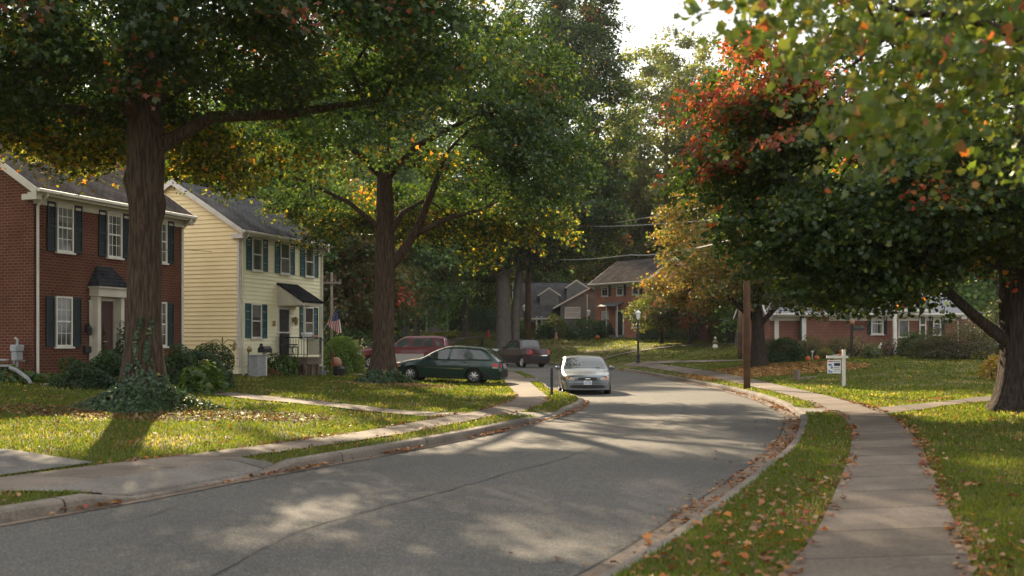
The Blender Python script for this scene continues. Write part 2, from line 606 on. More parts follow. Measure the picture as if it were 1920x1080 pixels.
def dist_line(P, L):
    P = np.asarray(P, float)
    best = np.full(len(P), 1e9)
    for a, b in zip(L[:-1], L[1:]):
        ab = b - a
        t = np.clip(((P - a) @ ab) / max(ab @ ab, 1e-9), 0, 1)
        d = np.linalg.norm(P - (a + t[:, None] * ab), axis=1)
        best = np.minimum(best, d)
    return best


def inside(P, poly):
    P = np.asarray(P, float)
    poly = np.asarray(poly, float)
    r = np.zeros(len(P), bool)
    j = len(poly) - 1
    for i in range(len(poly)):
        xi, yi = poly[i]
        xj, yj = poly[j]
        c = ((yi > P[:, 1]) != (yj > P[:, 1])) & (P[:, 0] < (xj - xi) * (P[:, 1] - yi) / (yj - yi + 1e-12) + xi)
        r ^= c
        j = i
    return r


lk, rk = smooth_line(LK), smooth_line(RK)
KW = 0.16
lkb, rkb = offset(lk, KW), offset(rk, -KW)
ROADPOLY = np.concatenate([lkb, rkb[::-1]])
lkc, rkc = lk[::3], rk[::3]

# dropped kerbs: (line, y0, y1, reach)
DROPS_L = [(11.9, 14.2, 1.3), (24.2, 26.0, 1.0), (45.5, 50.0, 1.2), (62, 73, 2.0)]
DROPS_R = [(25.2, 27.6, 1.2), (70, 76, 1.5)]


def drop_w(y, drops):
    y = np.asarray(y, float)
    k = np.zeros_like(y)
    for a, b, _ in drops:
        k = np.maximum(k, np.clip(np.minimum((y - a + 0.5) / 0.5, (b + 0.5 - y) / 0.5), 0, 1))
    return k


A_Y = [-50, 0, 24, 34, 38, 44, 52, 60, 75, 90, 100, 140, 300]
A_V = [0.15, 0.15, 0.2, 0.12, 0.2, 0.55, 1.0, 1.05, 1.3, 2.0, 2.3, 3.4, 6.0]


def height(P):
    P = np.asarray(P, float)
    dl, dr = dist_line(P, lkc), dist_line(P, rkc)
    x, y = P[:, 0], P[:, 1]
    hl = 0.15 + 0.036 * np.clip(dl - 2.5, 0, 20) + 0.05 * np.clip(dl - 30, 0, 80) * 0.5
    A = np.interp(y, A_Y, A_V)
    hr = 0.15 + A * (1 - np.exp(-np.clip(dr - 0.3, 0, None) / 5.0))
    h = np.where(dr < dl, hr, hl)
    d = np.minimum(dl, dr)
    bumps = 0.02 * np.sin(x * 0.9 + y * 0.37) * np.sin(y * 0.71 - x * 0.23) + 0.012 * np.sin(x * 2.3 + 1) * np.sin(y * 1.9)
    h = h + bumps * np.clip((d - 1.6) / 2.0, 0, 1)
    kd = np.where(dr < dl, drop_w(y, DROPS_R), drop_w(y, DROPS_L))
    ramp = 0.02 + 0.13 * np.clip(d / 1.3, 0, 1)
    h = np.where(d < 1.3, h * (1 - kd) + np.minimum(h, ramp) * kd, h)
    return h


def terrain():
    pts = []
    def grid(x0, x1, y0, y1, st, hole=None):
        xs, ys = np.arange(x0, x1, st), np.arange(y0, y1, st)
        g = np.stack(np.meshgrid(xs, ys), -1).reshape(-1, 2)
        g = g + R.uniform(-0.12, 0.12, g.shape) * st
        if hole:
            a, b, c, d = hole
            g = g[~((g[:, 0] > a) & (g[:, 0] < b) & (g[:, 1] > c) & (g[:, 1] < d))]
        pts.append(g)
    grid(-12, 16, 4, 32, 0.5)
    grid(-22, 30, -6, 76, 1.4, (-12, 16, 4, 32))
    grid(-70, 70, -30, 150, 4.0, (-22, 30, -6, 76))
    grid(-420, 420, -150, 620, 30.0, (-70, 70, -30, 150))
    G = np.concatenate(pts)
    d = np.minimum(dist_line(G, lkb), dist_line(G, rkb))
    G = G[(~inside(G, ROADPOLY)) & (d > 0.18)]
    off_l = offset(lk, 1.35)
    off_r = offset(rk, -1.35)
    ex = np.concatenate([off_l, off_r])
    ex = ex[(ex[:, 1] > 3) & (ex[:, 1] < 80) & ~inside(ex, ROADPOLY)]
    G = np.concatenate([G, ex])
    nl = len(ROADPOLY)
    allp = np.concatenate([ROADPOLY, G])
    edges = [(i, (i + 1) % nl) for i in range(nl)]
    r = geometry.delaunay_2d_cdt([Vector(p) for p in allp], edges, [], 0, 1e-5)
    V = np.array([(p.x, p.y) for p in r[0]])
    T = np.array([f for f in r[2] if len(f) == 3])
    cen = V[T].mean(1)
    T = T[~inside(cen, ROADPOLY)]
    z = height(V)
    return np.column_stack([V, z]), T


TV, TF = terrain()
lawn = np_mesh('lawn', TV, TF, M['soil'], smooth=True)
tag(lawn, kind='structure')
BVH = BVHTree.FromPolygons([tuple(v) for v in TV.tolist()], [tuple(f) for f in TF.tolist()])


def zt(x, y):
    h = BVH.ray_cast(Vector((x, y, 60)), Vector((0, 0, -1)))
    return h[0].z if h[0] is not None else 0.0


def zts(P):
    return np.array([zt(float(a), float(b)) for a, b in P])


def at(px, Y):
    """the lawn point under photo column px at depth Y"""
    x = (px - 960.0) * Y / FPX
    return Vector((x, Y, zt(x, Y)))


# the road itself: one flat sheet with a slight crown
def road_sheet():
    n = 260
    def resample(L):
        s = np.concatenate([[0], np.cumsum(np.linalg.norm(np.diff(L, axis=0), axis=1))])
        return s, L
    a, b = lk, rk
    # pair the two edges by nearest station of the centre line
    sa, _ = resample(a)
    ta = np.linspace(0, sa[-1], n)
    A = np.stack([np.interp(ta, sa, a[:, 0]), np.interp(ta, sa, a[:, 1])], 1)
    idx, j = [], 0
    B = []
    sb, _ = resample(b)
    tb_prev = 0.0
    fine = np.linspace(0, sb[-1], 4000)
    Bf = np.stack([np.interp(fine, sb, b[:, 0]), np.interp(fine, sb, b[:, 1])], 1)
    for p in A:
        d = np.linalg.norm(Bf - p, axis=1)
        d[fine < tb_prev] = 1e9
        d[fine > tb_prev + 6] = 1e9
        k = int(np.argmin(d))
        tb_prev = fine[k]
        B.append(Bf[k])
    B = np.array(B)
    m = 9
    V, uv = [], []
    for i in range(n):
        for k in range(m):
            t = k / (m - 1)
            p = A[i] * (1 - t) + B[i] * t
            V.append((p[0], p[1], 0.02 * (1 - (2 * t - 1) ** 2) + 0.006))
    F = [(i * m + k, i * m + k + 1, (i + 1) * m + k + 1, (i + 1) * m + k) for i in range(n - 1) for k in range(m - 1)]
    o = np_mesh('road', np.array(V), np.array(F), M['asphalt'], smooth=True)
    tag(o, kind='structure')


road_sheet()


def strip(name, L1, L2, z1, z2, m, vscale=1.0):
    """a ribbon between two polylines of equal length"""
    n = len(L1)
    s = np.concatenate([[0], np.cumsum(np.linalg.norm(np.diff((L1 + L2) / 2, axis=0), axis=1))])
    V = np.concatenate([np.column_stack([L1, np.broadcast_to(z1, n)]), np.column_stack([L2, np.broadcast_to(z2, n)])])
    uv = np.concatenate([np.column_stack([np.zeros(n), s]), np.column_stack([np.ones(n), s])])
    F = np.array([(i, i + 1, n + i + 1, n + i) for i in range(n - 1)])
    return V, F, uv


def joined(name, parts, m, smooth=False):
    V = np.concatenate([p[0] for p in parts])
    uv = np.concatenate([p[2] for p in parts])
    F, o = [], 0
    for p in parts:
        F.append(p[1] + o)
        o += len(p[0])
    ob = np_mesh(name, V, np.concatenate(F), m, uv=uv, smooth=smooth)
    tag(ob, kind='structure')
    return ob


def kerbs():
    for L, sgn, drops, nm in ((lk, 1, DROPS_L, 'kerb'), (rk, -1, DROPS_R, 'kerb')):
        sel = (L[:, 1] > -8) & (L[:, 0] > -40)
        L = L[sel]
        top = 0.15 - 0.115 * drop_w(L[:, 1], drops)
        prof = [(0.0, -0.03), (0.015, 0.75), (0.035, 0.95), (0.06, 1.0), (0.17, 1.0), (0.173, -2.0)]      # offset, fraction of the height
        parts = []
        prev = None
        for d, fz in prof:
            l2 = offset(L, sgn * d)
            z = np.where(fz < 0, -0.03 if fz > -1 else -0.12, top * fz)
            if fz == 1.0 and d > 0.1:
                z = top + 0.008
            if prev is not None:
                parts.append(strip('k', prev[0], l2, prev[1], z, None))
            prev = (l2, z)
        edge = offset(L, sgn * KW)                     # closes the lawn's cut edge behind the kerb
        parts.append(strip('k', edge, edge + 1e-4, height(edge), -0.15, None))
        joined(nm, parts, M['kerb'], True)
        g0, g1 = (0.0, -0.13) if sgn > 0 else (0.0, 0.3)
        a = offset(L, g0)
        b = offset(L, g1)
        joined('gutter', [strip('g', a, b, 0.016, 0.016 if sgn > 0 else 0.02, None)], M['gutter'])
        # dark seam between gutter and asphalt
        if sgn < 0:
            c = offset(L, 0.3)
            c2 = offset(L, 0.325)
            joined('road_seam', [strip('s', c, c2, 0.0235, 0.0235, None)], M['crack'])


kerbs()

SWL_F = [(-13, -6), (-9.9, 3), (-7.9, 8), (-6.5, 11.6), (-5.38, 14.0), (-4.45, 15.6), (-2.98, 18.6), (-2.1, 21.2), (-1.25, 23.9), (-0.78, 25.4), (-0.22, 28.3),
         (0.1, 31.7), (0.05, 35.6), (-0.2, 42.1), (-0.45, 51.6), (-0.9, 60), (-1.4, 66)]
SWL_N = [(-11.9, -6), (-8.8, 3), (-6.8, 8), (-5.5, 11.4), (-4.35, 13.9), (-3.5, 15.5), (-2.15, 18.3), (-1.3, 20.7), (-0.4, 23.6), (0.05, 25.0), (0.75, 27.8),
         (1.05, 31.6), (0.98, 35.4), (0.8, 42.1), (0.6, 51.6), (0.1, 60), (-0.5, 66)]
SWR_N = [(-4.2, -6), (0.0, 3.4), (1.88, 7.34), (2.62, 9.1), (3.5, 11.5), (4.62, 14.65), (5.8, 18.2), (6.56, 20.8), (7.25, 23.7), (7.75, 26.7), (8.3, 31.2),
         (8.72, 36.6), (8.9, 45.4), (8.75, 54), (8.3, 67), (7.7, 74)]
SWR_F = [(-2.8, -6), (1.4, 3.2), (3.14, 7.3), (3.95, 9.6), (4.75, 12.0), (5.9, 15.3), (7.0, 18.7), (7.65, 21.0), (8.25, 23.7), (8.75, 26.5), (9.3, 30.8),
         (9.75, 36.6), (9.9, 45.4), (9.75, 54), (9.3, 67), (8.7, 74)]
HARD = []


def pair(A, B, n):
    def rs(L):
        L = smooth_line(L, 0.3)
        s = np.concatenate([[0], np.cumsum(np.linalg.norm(np.diff(L, axis=0), axis=1))])
        t = np.linspace(0, s[-1], n)
        return np.stack([np.interp(t, s, L[:, 0]), np.interp(t, s, L[:, 1])], 1)
    return rs(A), rs(B)


def drape(name, A, B, m, n=90, lift=0.022, cross=3):
    a, b = pair(A, B, n)
    HARD.append(np.concatenate([a, b[::-1]]))
    rows = [a * (1 - t) + b * t for t in np.linspace(0, 1, cross + 1)]
    s = np.concatenate([[0], np.cumsum(np.linalg.norm(np.diff((a + b) / 2, axis=0), axis=1))])
    zs_ = [np.maximum(zts(r), height(r)) + lift if k == 0 else zts(r) + lift for k, r in enumerate(rows)]
    if name == 'driveway_apron':                     # a front face down into the kerb
        rows = [rows[0] + (a - b) * 0.004] + rows
        zs_ = [np.full(n, -0.1)] + zs_
        cross += 1
    V = np.concatenate([np.column_stack([r, z_]) for r, z_ in zip(rows, zs_)])
    uv = np.concatenate([np.column_stack([np.full(n, k / cross), s]) for k in range(cross + 1)])
    F = np.array([(k * n + i, k * n + i + 1, (k + 1) * n + i + 1, (k + 1) * n + i) for k in range(cross) for i in range(n - 1)])
    o = np_mesh(name, V, F, m, uv=uv, smooth=True)
    return tag(o, kind='structure')


drape('sidewalk', SWL_F, SWL_N, M['walk'], 160)
drape('sidewalk', SWR_N, SWR_F, M['walk'], 160)


def edge_pts(L, y0, y1, d, n=8):
    q = offset(L, d)
    ys = np.linspace(y0, y1, n)
    o = np.argsort(q[:, 1])
    return [(float(np.interp(y, q[o, 1], q[o, 0])), float(y)) for y in ys]


def swx(line, y0, y1, n=8):
    L = smooth_line(line, 0.3)
    o = np.argsort(L[:, 1])
    return [(float(np.interp(y, L[o, 1], L[o, 0])), float(y)) for y in np.linspace(y0, y1, n)]


near = (lk[:, 1] > 5) & (lk[:, 1] < 74)
lkn = lk[near]
rkn = rk[(rk[:, 1] > 5) & (rk[:, 1] < 74)]
drape('driveway_apron', edge_pts(lkn, 11.6, 14.5, KW + 0.0), swx(SWL_N, 11.5, 14.9), M['apron'], 30, 0.026, 8)
drape('driveway_apron', edge_pts(lkn, 24.3, 26.1, KW), swx(SWL_N, 23.6, 25.4), M['apron'], 16, 0.026, 6)
drape('driveway_apron', edge_pts(lkn, 45.2, 50.4, KW), swx(SWL_N, 45.2, 50.4), M['apron'], 20, 0.026, 6)
drape('driveway_apron', edge_pts(rkn, 25.0, 27.7, -KW), swx(SWR_N, 24.2, 27.2), M['apron'], 20, 0.026, 6)
drape('driveway', [(-6.45, 11.9), (-9.5, 12.6), (-17, 15.5)], [(-5.55, 14.2), (-7.4, 15.4), (-14.5, 19.6)], M['drive'], 30, 0.03, 6)
drape('footpath', [(-1.5, 23.2), (-3.3, 24.2), (-5.4, 26.3), (-9.0, 29.0), (-12.2, 33.6)], [(-1.05, 24.4), (-3.1, 25.3), (-5.1, 27.3), (-8.6, 30.0), (-11.5, 34.0)], M['walk'], 50, 0.03)
drape('footpath', [(8.1, 23.2), (9.5, 24.6), (13.1, 28.4), (22, 35)], [(8.5, 25.4), (9.6, 26.2), (13.4, 29.9), (21.4, 36.5)], M['walk'], 50, 0.03)
drape('footpath', [(8.4, 70.5), (10.3, 65), (12.3, 59.6), (15, 56)], [(9.0, 72.5), (11.2, 66), (13.1, 60.4), (15.6, 57)], M['walk'], 40, 0.04)
drape('footpath', [(6.6, 82.2), (9.5, 83.5), (14, 84.5), (24, 84)], [(6.0, 84), (9.5, 84.8), (14, 85.8), (24, 85.5)], M['walk'], 40, 0.05)
drape('footpath', [(-7.5, 99.5), (-6.0, 106), (-2.2, 112)], [(-6.3, 99.3), (-4.8, 105), (-1.2, 110.8)], M['walk'], 30, 0.06)
drape('driveway', [(-1.2, 57), (-8, 58), (-20, 60)], [(-2.1, 68), (-9, 69), (-20, 68)], M['drive'], 40, 0.04, 6)
drape('footpath', [(-3.2, 48.4), (-5, 48.0), (-7.2, 47.3)], [(-3.0, 49.6), (-5, 49.2), (-6.9, 48.4)], M['walk'], 20, 0.03)


def crack(pts, wd=0.007):
    L = smooth_line(pts, 0.25)
    L = L + np.column_stack([R.normal(0, 0.014, len(L)), np.zeros(len(L))])
    ww = np.abs(R.normal(wd, wd * 0.4, len(L)))[:, None]
    t = np.gradient(L, axis=0)
    t /= np.linalg.norm(t, axis=1)[:, None]
    nrm = np.stack([-t[:, 1], t[:, 0]], 1)
    return strip('c', L + nrm * ww, L - nrm * ww, 0.031, 0.031, None)


def gpx(px, py, z=0.0):
    Y = (CAM_H - z) * FPX / (py - HOR)
    return ((px - 960) * Y / FPX, Y)


joined('road_crack', [crack([gpx(*p) for p in [(330, 1130), (420, 1075), (560, 1003), (700, 961), (840, 924), (970, 887), (1060, 862), (1160, 823), (1240, 797), (1280, 775), (1283, 764), (1270, 752)]]),
                      crack([gpx(*p) for p in [(170, 995), (260, 978), (330, 955)]], 0.005)], M['crack'])
# ------------------------------------------------------------------ leaves, trees, shrubs
T_FOLD = (np.array([(-.5, 0, 0), (-.12, -.34, .10), (.5, 0, 0), (-.12, .34, .10)]), [(0, 1, 2), (0, 2, 3)])
T_LOBED = (np.array([(-.46, 0, 0), (-.44, -.2, .04), (-.34, -.44, .13), (-.14, -.36, .07), (.08, -.5, .14), (.2, -.25, .05), (.56, 0, -.05),
                     (.2, .25, .05), (.08, .5, .14), (-.14, .36, .07), (-.34, .44, .13), (-.44, .2, .04), (-.08, 0, .0)]),
           [(12, k, (k + 1) % 12) for k in range(12)])
T_TRI = (np.array([(-.5, 0, 0), (-.1, -.45, .1), (.0, -.16, .02), (.5, 0, 0), (.0, .16, .02), (-.1, .45, .1)]), [(0, 1, 2), (0, 2, 4), (0, 4, 5), (2, 3, 4)])


def unit(v):
    return v / np.maximum(np.linalg.norm(v, axis=-1, keepdims=True), 1e-9)


def leaves(P, size, nrm, tmpl, rng, stretch=0.42):
    """P (n,3) positions, size (n,), nrm (n,3) normals -> V, F for np_mesh"""
    n = len(P)
    tv, tf = tmpl
    a = rng.normal(size=(n, 3))
    nrm = unit(nrm)
    u = unit(a - (a * nrm).sum(1, keepdims=True) * nrm)
    v = np.cross(nrm, u)
    size = size * (1 + rng.uniform(-stretch, stretch, n))
    curl = rng.uniform(0.3, 2.2, n)
    V = (P[:, None, :] + size[:, None, None] * (tv[None, :, 0, None] * u[:, None] + tv[None, :, 1, None] * v[:, None]
                                                + tv[None, :, 2, None] * curl[:, None, None] * nrm[:, None]))
    F = (np.array(tf)[None] + (np.arange(n) * len(tv))[:, None, None]).reshape(-1, 3)
    return V.reshape(-1, 3), F, len(tf)


def palette(n, cols, wts, rng, var=0.22):
    cols = np.array(cols, float)
    k = rng.choice(len(cols), n, p=np.array(wts) / np.sum(wts))
    c = cols[k] * (1 + rng.uniform(-var, var, (n, 1))) * (1 + rng.uniform(-0.08, 0.08, (n, 3)))
    return np.clip(c, 0.003, 0.95)


G_DARK, G_MID, G_OLIVE = (0.022, 0.044, 0.014), (0.038, 0.066, 0.019), (0.07, 0.085, 0.022)
G_YEL, YEL, ORA, RED = (0.16, 0.17, 0.03), (0.34, 0.25, 0.03), (0.42, 0.15, 0.028), (0.36, 0.06, 0.03)
PINKRED, BROWN, TAN = (0.34, 0.085, 0.055), (0.17, 0.085, 0.04), (0.34, 0.22, 0.12)


def clumps_from(lobes, rng, inner=0.45):
    """lobes: (cx,cy,cz, rx,ry,rz, count) -> clump centres spread through the shell of each ellipsoid"""
    out = []
    for cx, cy, cz, rx, ry, rz, n in lobes:
        d = unit(rng.normal(size=(n, 3)))
        q = rng.uniform(inner ** 3, 1, n) ** (1 / 3)
        out.append(np.array([cx, cy, cz]) + d * q[:, None] * np.array([rx, ry, rz]))
    return np.concatenate(out)


def grow(trunk, limbs, clumps, rng, zmin, tip=0.012, step=0.6, arch=0.12):
    """skeleton: trunk polyline [(p, r)], limbs [polyline of (p, r)], then every clump joined to the nearest wood"""
    pos, par, rr = [], [], []

    def line(pl, parent):
        for i in range(len(pl) - 1):
            (p, r0), (q, r1) = pl[i], pl[i + 1]
            p, q = Vector(p), Vector(q)
            n = max(1, int((q - p).length / 0.45))
            for k in range(n + (1 if i == len(pl) - 2 else 0)):
                t = k / n
                pos.append(tuple(p.lerp(q, t)))
                par.append(parent)
                rr.append(r0 + (r1 - r0) * t)
                parent = len(pos) - 1
        return parent
    line(trunk, -1)
    nt_ = len(pos)
    starts = []
    for l in limbs:
        d = np.linalg.norm(np.array(pos) - np.array(l[0][0]), axis=1)
        j = int(np.argmin(d))
        starts.append(len(pos))
        line(l, j)
    fixed = len(pos)
    A = np.array(pos)
    root = np.array(trunk[-1][0])
    order = np.argsort(np.linalg.norm(clumps - root, axis=1))
    cap = fixed + len(clumps) * 14
    buf = np.zeros((cap, 3))
    buf[:fixed] = A
    ok = np.ones(cap, bool)
    ok[:nt_] = A[:nt_, 2] > zmin
    n = fixed
    pathlen = np.zeros(cap)
    for i in order:
        c = clumps[i]
        v = buf[:n] - c
        d = np.linalg.norm(v, axis=1) + 0.25 * pathlen[:n] + np.where(v[:, 2] > 0.5, 0.9 * v[:, 2], 0)
        d[~ok[:n]] = 1e9
        j = int(np.argmin(d))
        p = Vector(buf[j])
        q = Vector(c)
        L = (q - p).length
        k = max(2, min(12, int(L / step)))
        mid = p.lerp(q, 0.5) + Vector((0, 0, L * arch)) + Vector(rng.normal(0, 0.07, 3)) * L
        parent = j
        for s in range(1, k + 1):
            t = s / k
            w_ = p * (1 - t) ** 2 + mid * 2 * t * (1 - t) + q * t * t
            buf[n] = w_
            par.append(parent)
            rr.append(0.0)
            pathlen[n] = pathlen[parent] + L / k
            parent = n
            n += 1
    pos = buf[:n]
    par = np.array(par)
    e = 2.1
    acc = np.zeros(n)
    kids = [[] for _ in range(n)]
    for i in range(n - 1, -1, -1):
        if not kids[i]:
            acc[i] = tip ** e
        if par[i] >= 0:
            acc[par[i]] += acc[i]
            kids[par[i]].append(i)
    r = acc ** (1 / e)
    r[:fixed] = np.array(rr[:fixed])
    for i in range(fixed, n):
        r[i] = min(r[i], r[par[i]] * 0.85)
    return pos, par, r, kids, nt_


def wood_mesh(name, sk, m, parent, rmin_sides=0.05, skip_trunk=True):
    pos, par, r, kids, nt_ = sk
    mb = MB()
    stack = []
    for i in range(len(pos)):
        ks = kids[i]
        if not ks:
            continue
        main = max(ks, key=lambda k: r[k])
        for k in ks:
            trunk_k = k < nt_ and i < nt_
            if trunk_k and skip_trunk:
                continue
            if k != main or i < nt_ and k >= nt_ or par[i] < 0:
                stack.append((i, k))
    for i, k in stack:
        path, rad_ = [pos[i]], [min(r[k] * 1.15, r[i])]
        while True:
            path.append(pos[k])
            rad_.append(r[k])
            if not kids[k]:
                break
            k = max(kids[k], key=lambda q: r[q])
        mb.tube(path, rad_, 7 if rad_[0] > rmin_sides else 4, cap=False)
    return mb.build(name, m, parent, smooth=True, uv=False)


def trunk_mesh(pl, flare, m, parent, n=22, seed=0, lumps=()):
    """the bole: ribbed, with a root flare"""
    rng = np.random.default_rng(seed)
    P = []
    for i in range(len(pl) - 1):
        (p, r0), (q, r1) = pl[i], pl[i + 1]
        k = max(2, int((Vector(q) - Vector(p)).length / 0.22))
        for s in range(k + (1 if i == len(pl) - 2 else 0)):
            t = s / k
            P.append((np.array(p) * (1 - t) + np.array(q) * t, r0 + (r1 - r0) * t))
    z0 = P[0][0][2]
    ph = rng.uniform(0, 6.28, 6)
    V, F = [], []
    for i, (c, r0) in enumerate(P):
        hgt = c[2] - z0
        fl = flare * math.exp(-hgt / 0.45)
        for k in range(n):
            a = 2 * math.pi * k / n
            rb = 1 + 0.03 * math.sin(5 * a + ph[0] + hgt * 0.3) + 0.02 * math.sin(9 * a + ph[1] - hgt * 0.8) + 0.015 * math.sin(3 * hgt + 2 * a + ph[2])
            root = fl * (1 + 0.55 * math.sin(4 * a + ph[3]) + 0.3 * math.sin(7 * a + ph[4]))
            q = r0 * rb + root
            for la, lz, lr, lw in lumps:
                da = (a - la + math.pi) % (2 * math.pi) - math.pi
                q += lr * math.exp(-(da * r0 / lw) ** 2 - ((c[2] - lz) / lw) ** 2)
            V.append((c[0] + q * math.cos(a), c[1] + q * math.sin(a), c[2]))
    for i in range(len(P) - 1):
        for k in range(n):
            F.append((i * n + k, i * n + (k + 1) % n, (i + 1) * n + (k + 1) % n, (i + 1) * n + k))
    return np_mesh('trunk', np.array(V), np.array(F), m, parent=parent, smooth=True)


def crown_leaves(clumps, per, rad_, flat, size, rng, root, tmpl, up=0.75, hang=0.0, sk=None):
    """leaves in flattened sprays round each clump centre"""
    n = len(clumps)
    cnt = np.maximum(4, (per * rng.uniform(0.45, 1.5, n)).astype(int))
    idx = np.repeat(np.arange(n), cnt)
    rr = rad_ * rng.uniform(0.65, 1.35, n)
    d = unit(rng.normal(size=(len(idx), 3))) * (rng.uniform(0, 1, len(idx)) ** 0.5)[:, None]
    tilt = unit(rng.normal(size=(n, 3)) * np.array([.28, .28, 0]) + np.array([0, 0, 1]) )
    out = unit(clumps - root)
    out[:, 2] *= 0.4
    # flatten along a slightly tilted normal that droops outwards
    nrm_c = unit(tilt + out * 0.35)
    h = (d * nrm_c[idx]).sum(1, keepdims=True) * nrm_c[idx]
    d = (d - h) + h * flat
    P = clumps[idx] + d * rr[idx][:, None]
    P[:, 2] -= hang * np.linalg.norm(d[:, :2], axis=1) ** 2 * rr[idx]
    nr = nrm_c[idx] * up + rng.normal(size=P.shape) * 0.55 + out[idx] * 0.2
    s = np.full(len(P), size)
    V, F, k = leaves(P, s, nr, tmpl, rng)
    return P, idx, V, F, k


def make_tree(name, label, group, trunk, limbs, lobes, seed, per, crad, flat, lsize, colour, bark, flare, tmpl=T_FOLD, zmin=2.0,
              extra=None, inner=0.45, cut=None, lumps=(), up=0.75, hang=0.15, trunk_sides=22, cat='tree', tip=0.012):
    rng = np.random.default_rng(seed)
    base = Vector(trunk[0][0])
    t = thing(name, label, cat, base, 0, group)
    cl = clumps_from(lobes, rng, inner)
    if extra is not None:
        cl = np.concatenate([cl, np.array(extra, float)])
    if cut is not None:
        cl = cl[cut(cl)]
    off = np.array(base)
    lo = lambda pl: [(tuple(np.array(p) - off), r) for p, r in pl]
    tr, li, c0 = lo(trunk), [lo(l) for l in limbs], cl - off
    sk = grow(tr, li, c0, rng, zmin, tip=tip)
    tm = trunk_mesh(tr, flare, bark, t, trunk_sides, seed, [(a, z - off[2], r, w_) for a, z, r, w_ in lumps])
    wood_mesh('branches', sk, bark, t)
    root = np.array(tr[-1][0]) * np.array([1, 1, 1.0])
    P, idx, V, F, k = crown_leaves(c0, per, crad, flat, lsize, rng, root, tmpl, up, hang)
    c = colour(P + off, idx, c0 + off, rng)
    np_mesh('crown', V, F, M['leaf'], np.repeat(c, k, axis=0), parent=t)
    return t


def blend(c1, c2, t):
    t = np.clip(t, 0, 1)[:, None]
    return c1 * (1 - t) + c2 * t


GREENS = ([G_DARK, G_MID, G_OLIVE, G_YEL], [5, 4, 1.0, 0.2])


def col_oak(amber=0.02, red=0.015, backlit_fringe=None):
    def f(P, idx, C, rng):
        n = len(P)
        c = palette(n, *GREENS, rng)
        cl = rng.uniform(0.75, 1.3, len(C))
        c *= cl[idx][:, None]
        kind = rng.uniform(size=len(C))
        warm = (kind < amber)[idx] & (rng.uniform(size=n) < 0.7)
        c[warm] = palette(warm.sum(), [G_YEL, YEL, ORA], [2, 2, 1], rng)
        rd = ((kind > 1 - red))[idx] & (rng.uniform(size=n) < 0.35)
        c[rd] = palette(rd.sum(), [(.22, .06, .045), (.24, .045, .028), BROWN], [2, 1, 1.5], rng)
        if backlit_fringe is not None:
            q = backlit_fringe(P) > rng.uniform(size=n)  # low leaves on the sun side: backlight put into the colour as yellow
            c[q] = palette(q.sum(), [G_OLIVE, G_YEL, YEL, ORA], [3, 4, 1.6, 0.5], rng)
        return c
    return f


def open_crown(c, seed, amount=0.9):
    """thins a crown into tiers with openings, so that the low sun comes through in streaks"""
    rng = np.random.default_rng(seed)
    g = c - np.array([sv.x, sv.y, 0]) / sv.z * c[:, 2:3]
    X, Y = g[:, 0], g[:, 1]
    k = np.zeros(len(c))
    band = (Y > 16.8) & (Y < 26.5) & (X > -9) & (X < 4.6)
    k = np.where(band, 0.94, k)
    streak = np.sin(Y * 1.55 + 0.5 * np.sin(X * 0.5) + 1.0) + 0.7 * np.sin(X * 0.62 + Y * 0.3)
    k = np.where((~band) & (Y < 16.8) & (streak > 0.95), 0.7, k)
    return rng.uniform(size=len(c)) > k * amount


# --- the big street oak at the left, ivy round its foot
z1 = zt(-8.1, 23.4)
tx, ty = -8.1, 23.4
oak_trunk = [((tx, ty, z1 - 0.1), 0.42), ((tx + 0.02, ty, z1 + 1.5), 0.375), ((tx + 0.05, ty, 4.6), 0.345), ((tx + 0.06, ty, 6.3), 0.4), ((tx + 0.0, ty, 7.2), 0.3),
             ((tx - 0.2, ty + 0.2, 9.5), 0.24), ((tx - 0.1, ty + 0.4, 12.5), 0.12)]
oak_limbs = [[((tx + 0.1, ty, 5.95), 0.2), ((tx + 0.75, ty, 6.3), 0.165), ((tx + 1.5, ty + 0.1, 6.75), 0.135), ((tx + 3.0, ty + 0.3, 6.85), 0.11), ((tx + 5.2, ty + .8, 7.3), 0.06)],
             [((tx, ty, 6.6), 0.26), ((tx - 0.9, ty - 1.0, 8.2), 0.2), ((tx - 2.6, ty - 2.2, 10.0), 0.15), ((tx - 4.4, ty - 2.8, 11.8), 0.07)],
             [((tx, ty, 7.0), 0.22), ((tx + 0.9, ty - 1.2, 9.0), 0.15), ((tx + 1.8, ty - 2.4, 11.5), 0.07)],
             [((tx, ty, 6.5), 0.16), ((tx - 1.6, ty + 0.5, 7.0), 0.12), ((tx - 3.8, ty + 0.4, 7.2), 0.07)],
             [((tx, ty, 6.9), 0.16), ((tx + 0.4, ty + 2.0, 8.0), 0.12), ((tx + 1.0, ty + 4.2, 8.8), 0.06)]]
oak_lobes = [(tx + 0.2, ty - 3.4, 8.5, 7.0, 1.8, 1.6, 150), (tx - 0.5, ty, 10.0, 7.6, 5.0, 3.9, 360), (tx + 3.6, ty - 1.0, 8.6, 4.6, 5.0, 1.7, 125), (tx - 4.6, ty + 0.5, 8.4, 3.6, 4.5, 1.6, 80),
             (tx - 0.3, ty + 5.2, 7.6, 5.2, 1.7, 1.1, 60)]
rx = np.random.default_rng(5)
fr = []
for (a, b, y0, y1, n) in ((0, 120, 235, 300, 9), (100, 235, 205, 315, 24), (325, 440, 225, 330, 22), (430, 520, 290, 340, 4), (0, 60, 150, 260, 8)):
    for _ in range(n):
        Y = rx.uniform(25.5, 28.5)
        p = D(rx.uniform(a, b), Y, rx.uniform(y0, y1))
        fr.append(tuple(p))
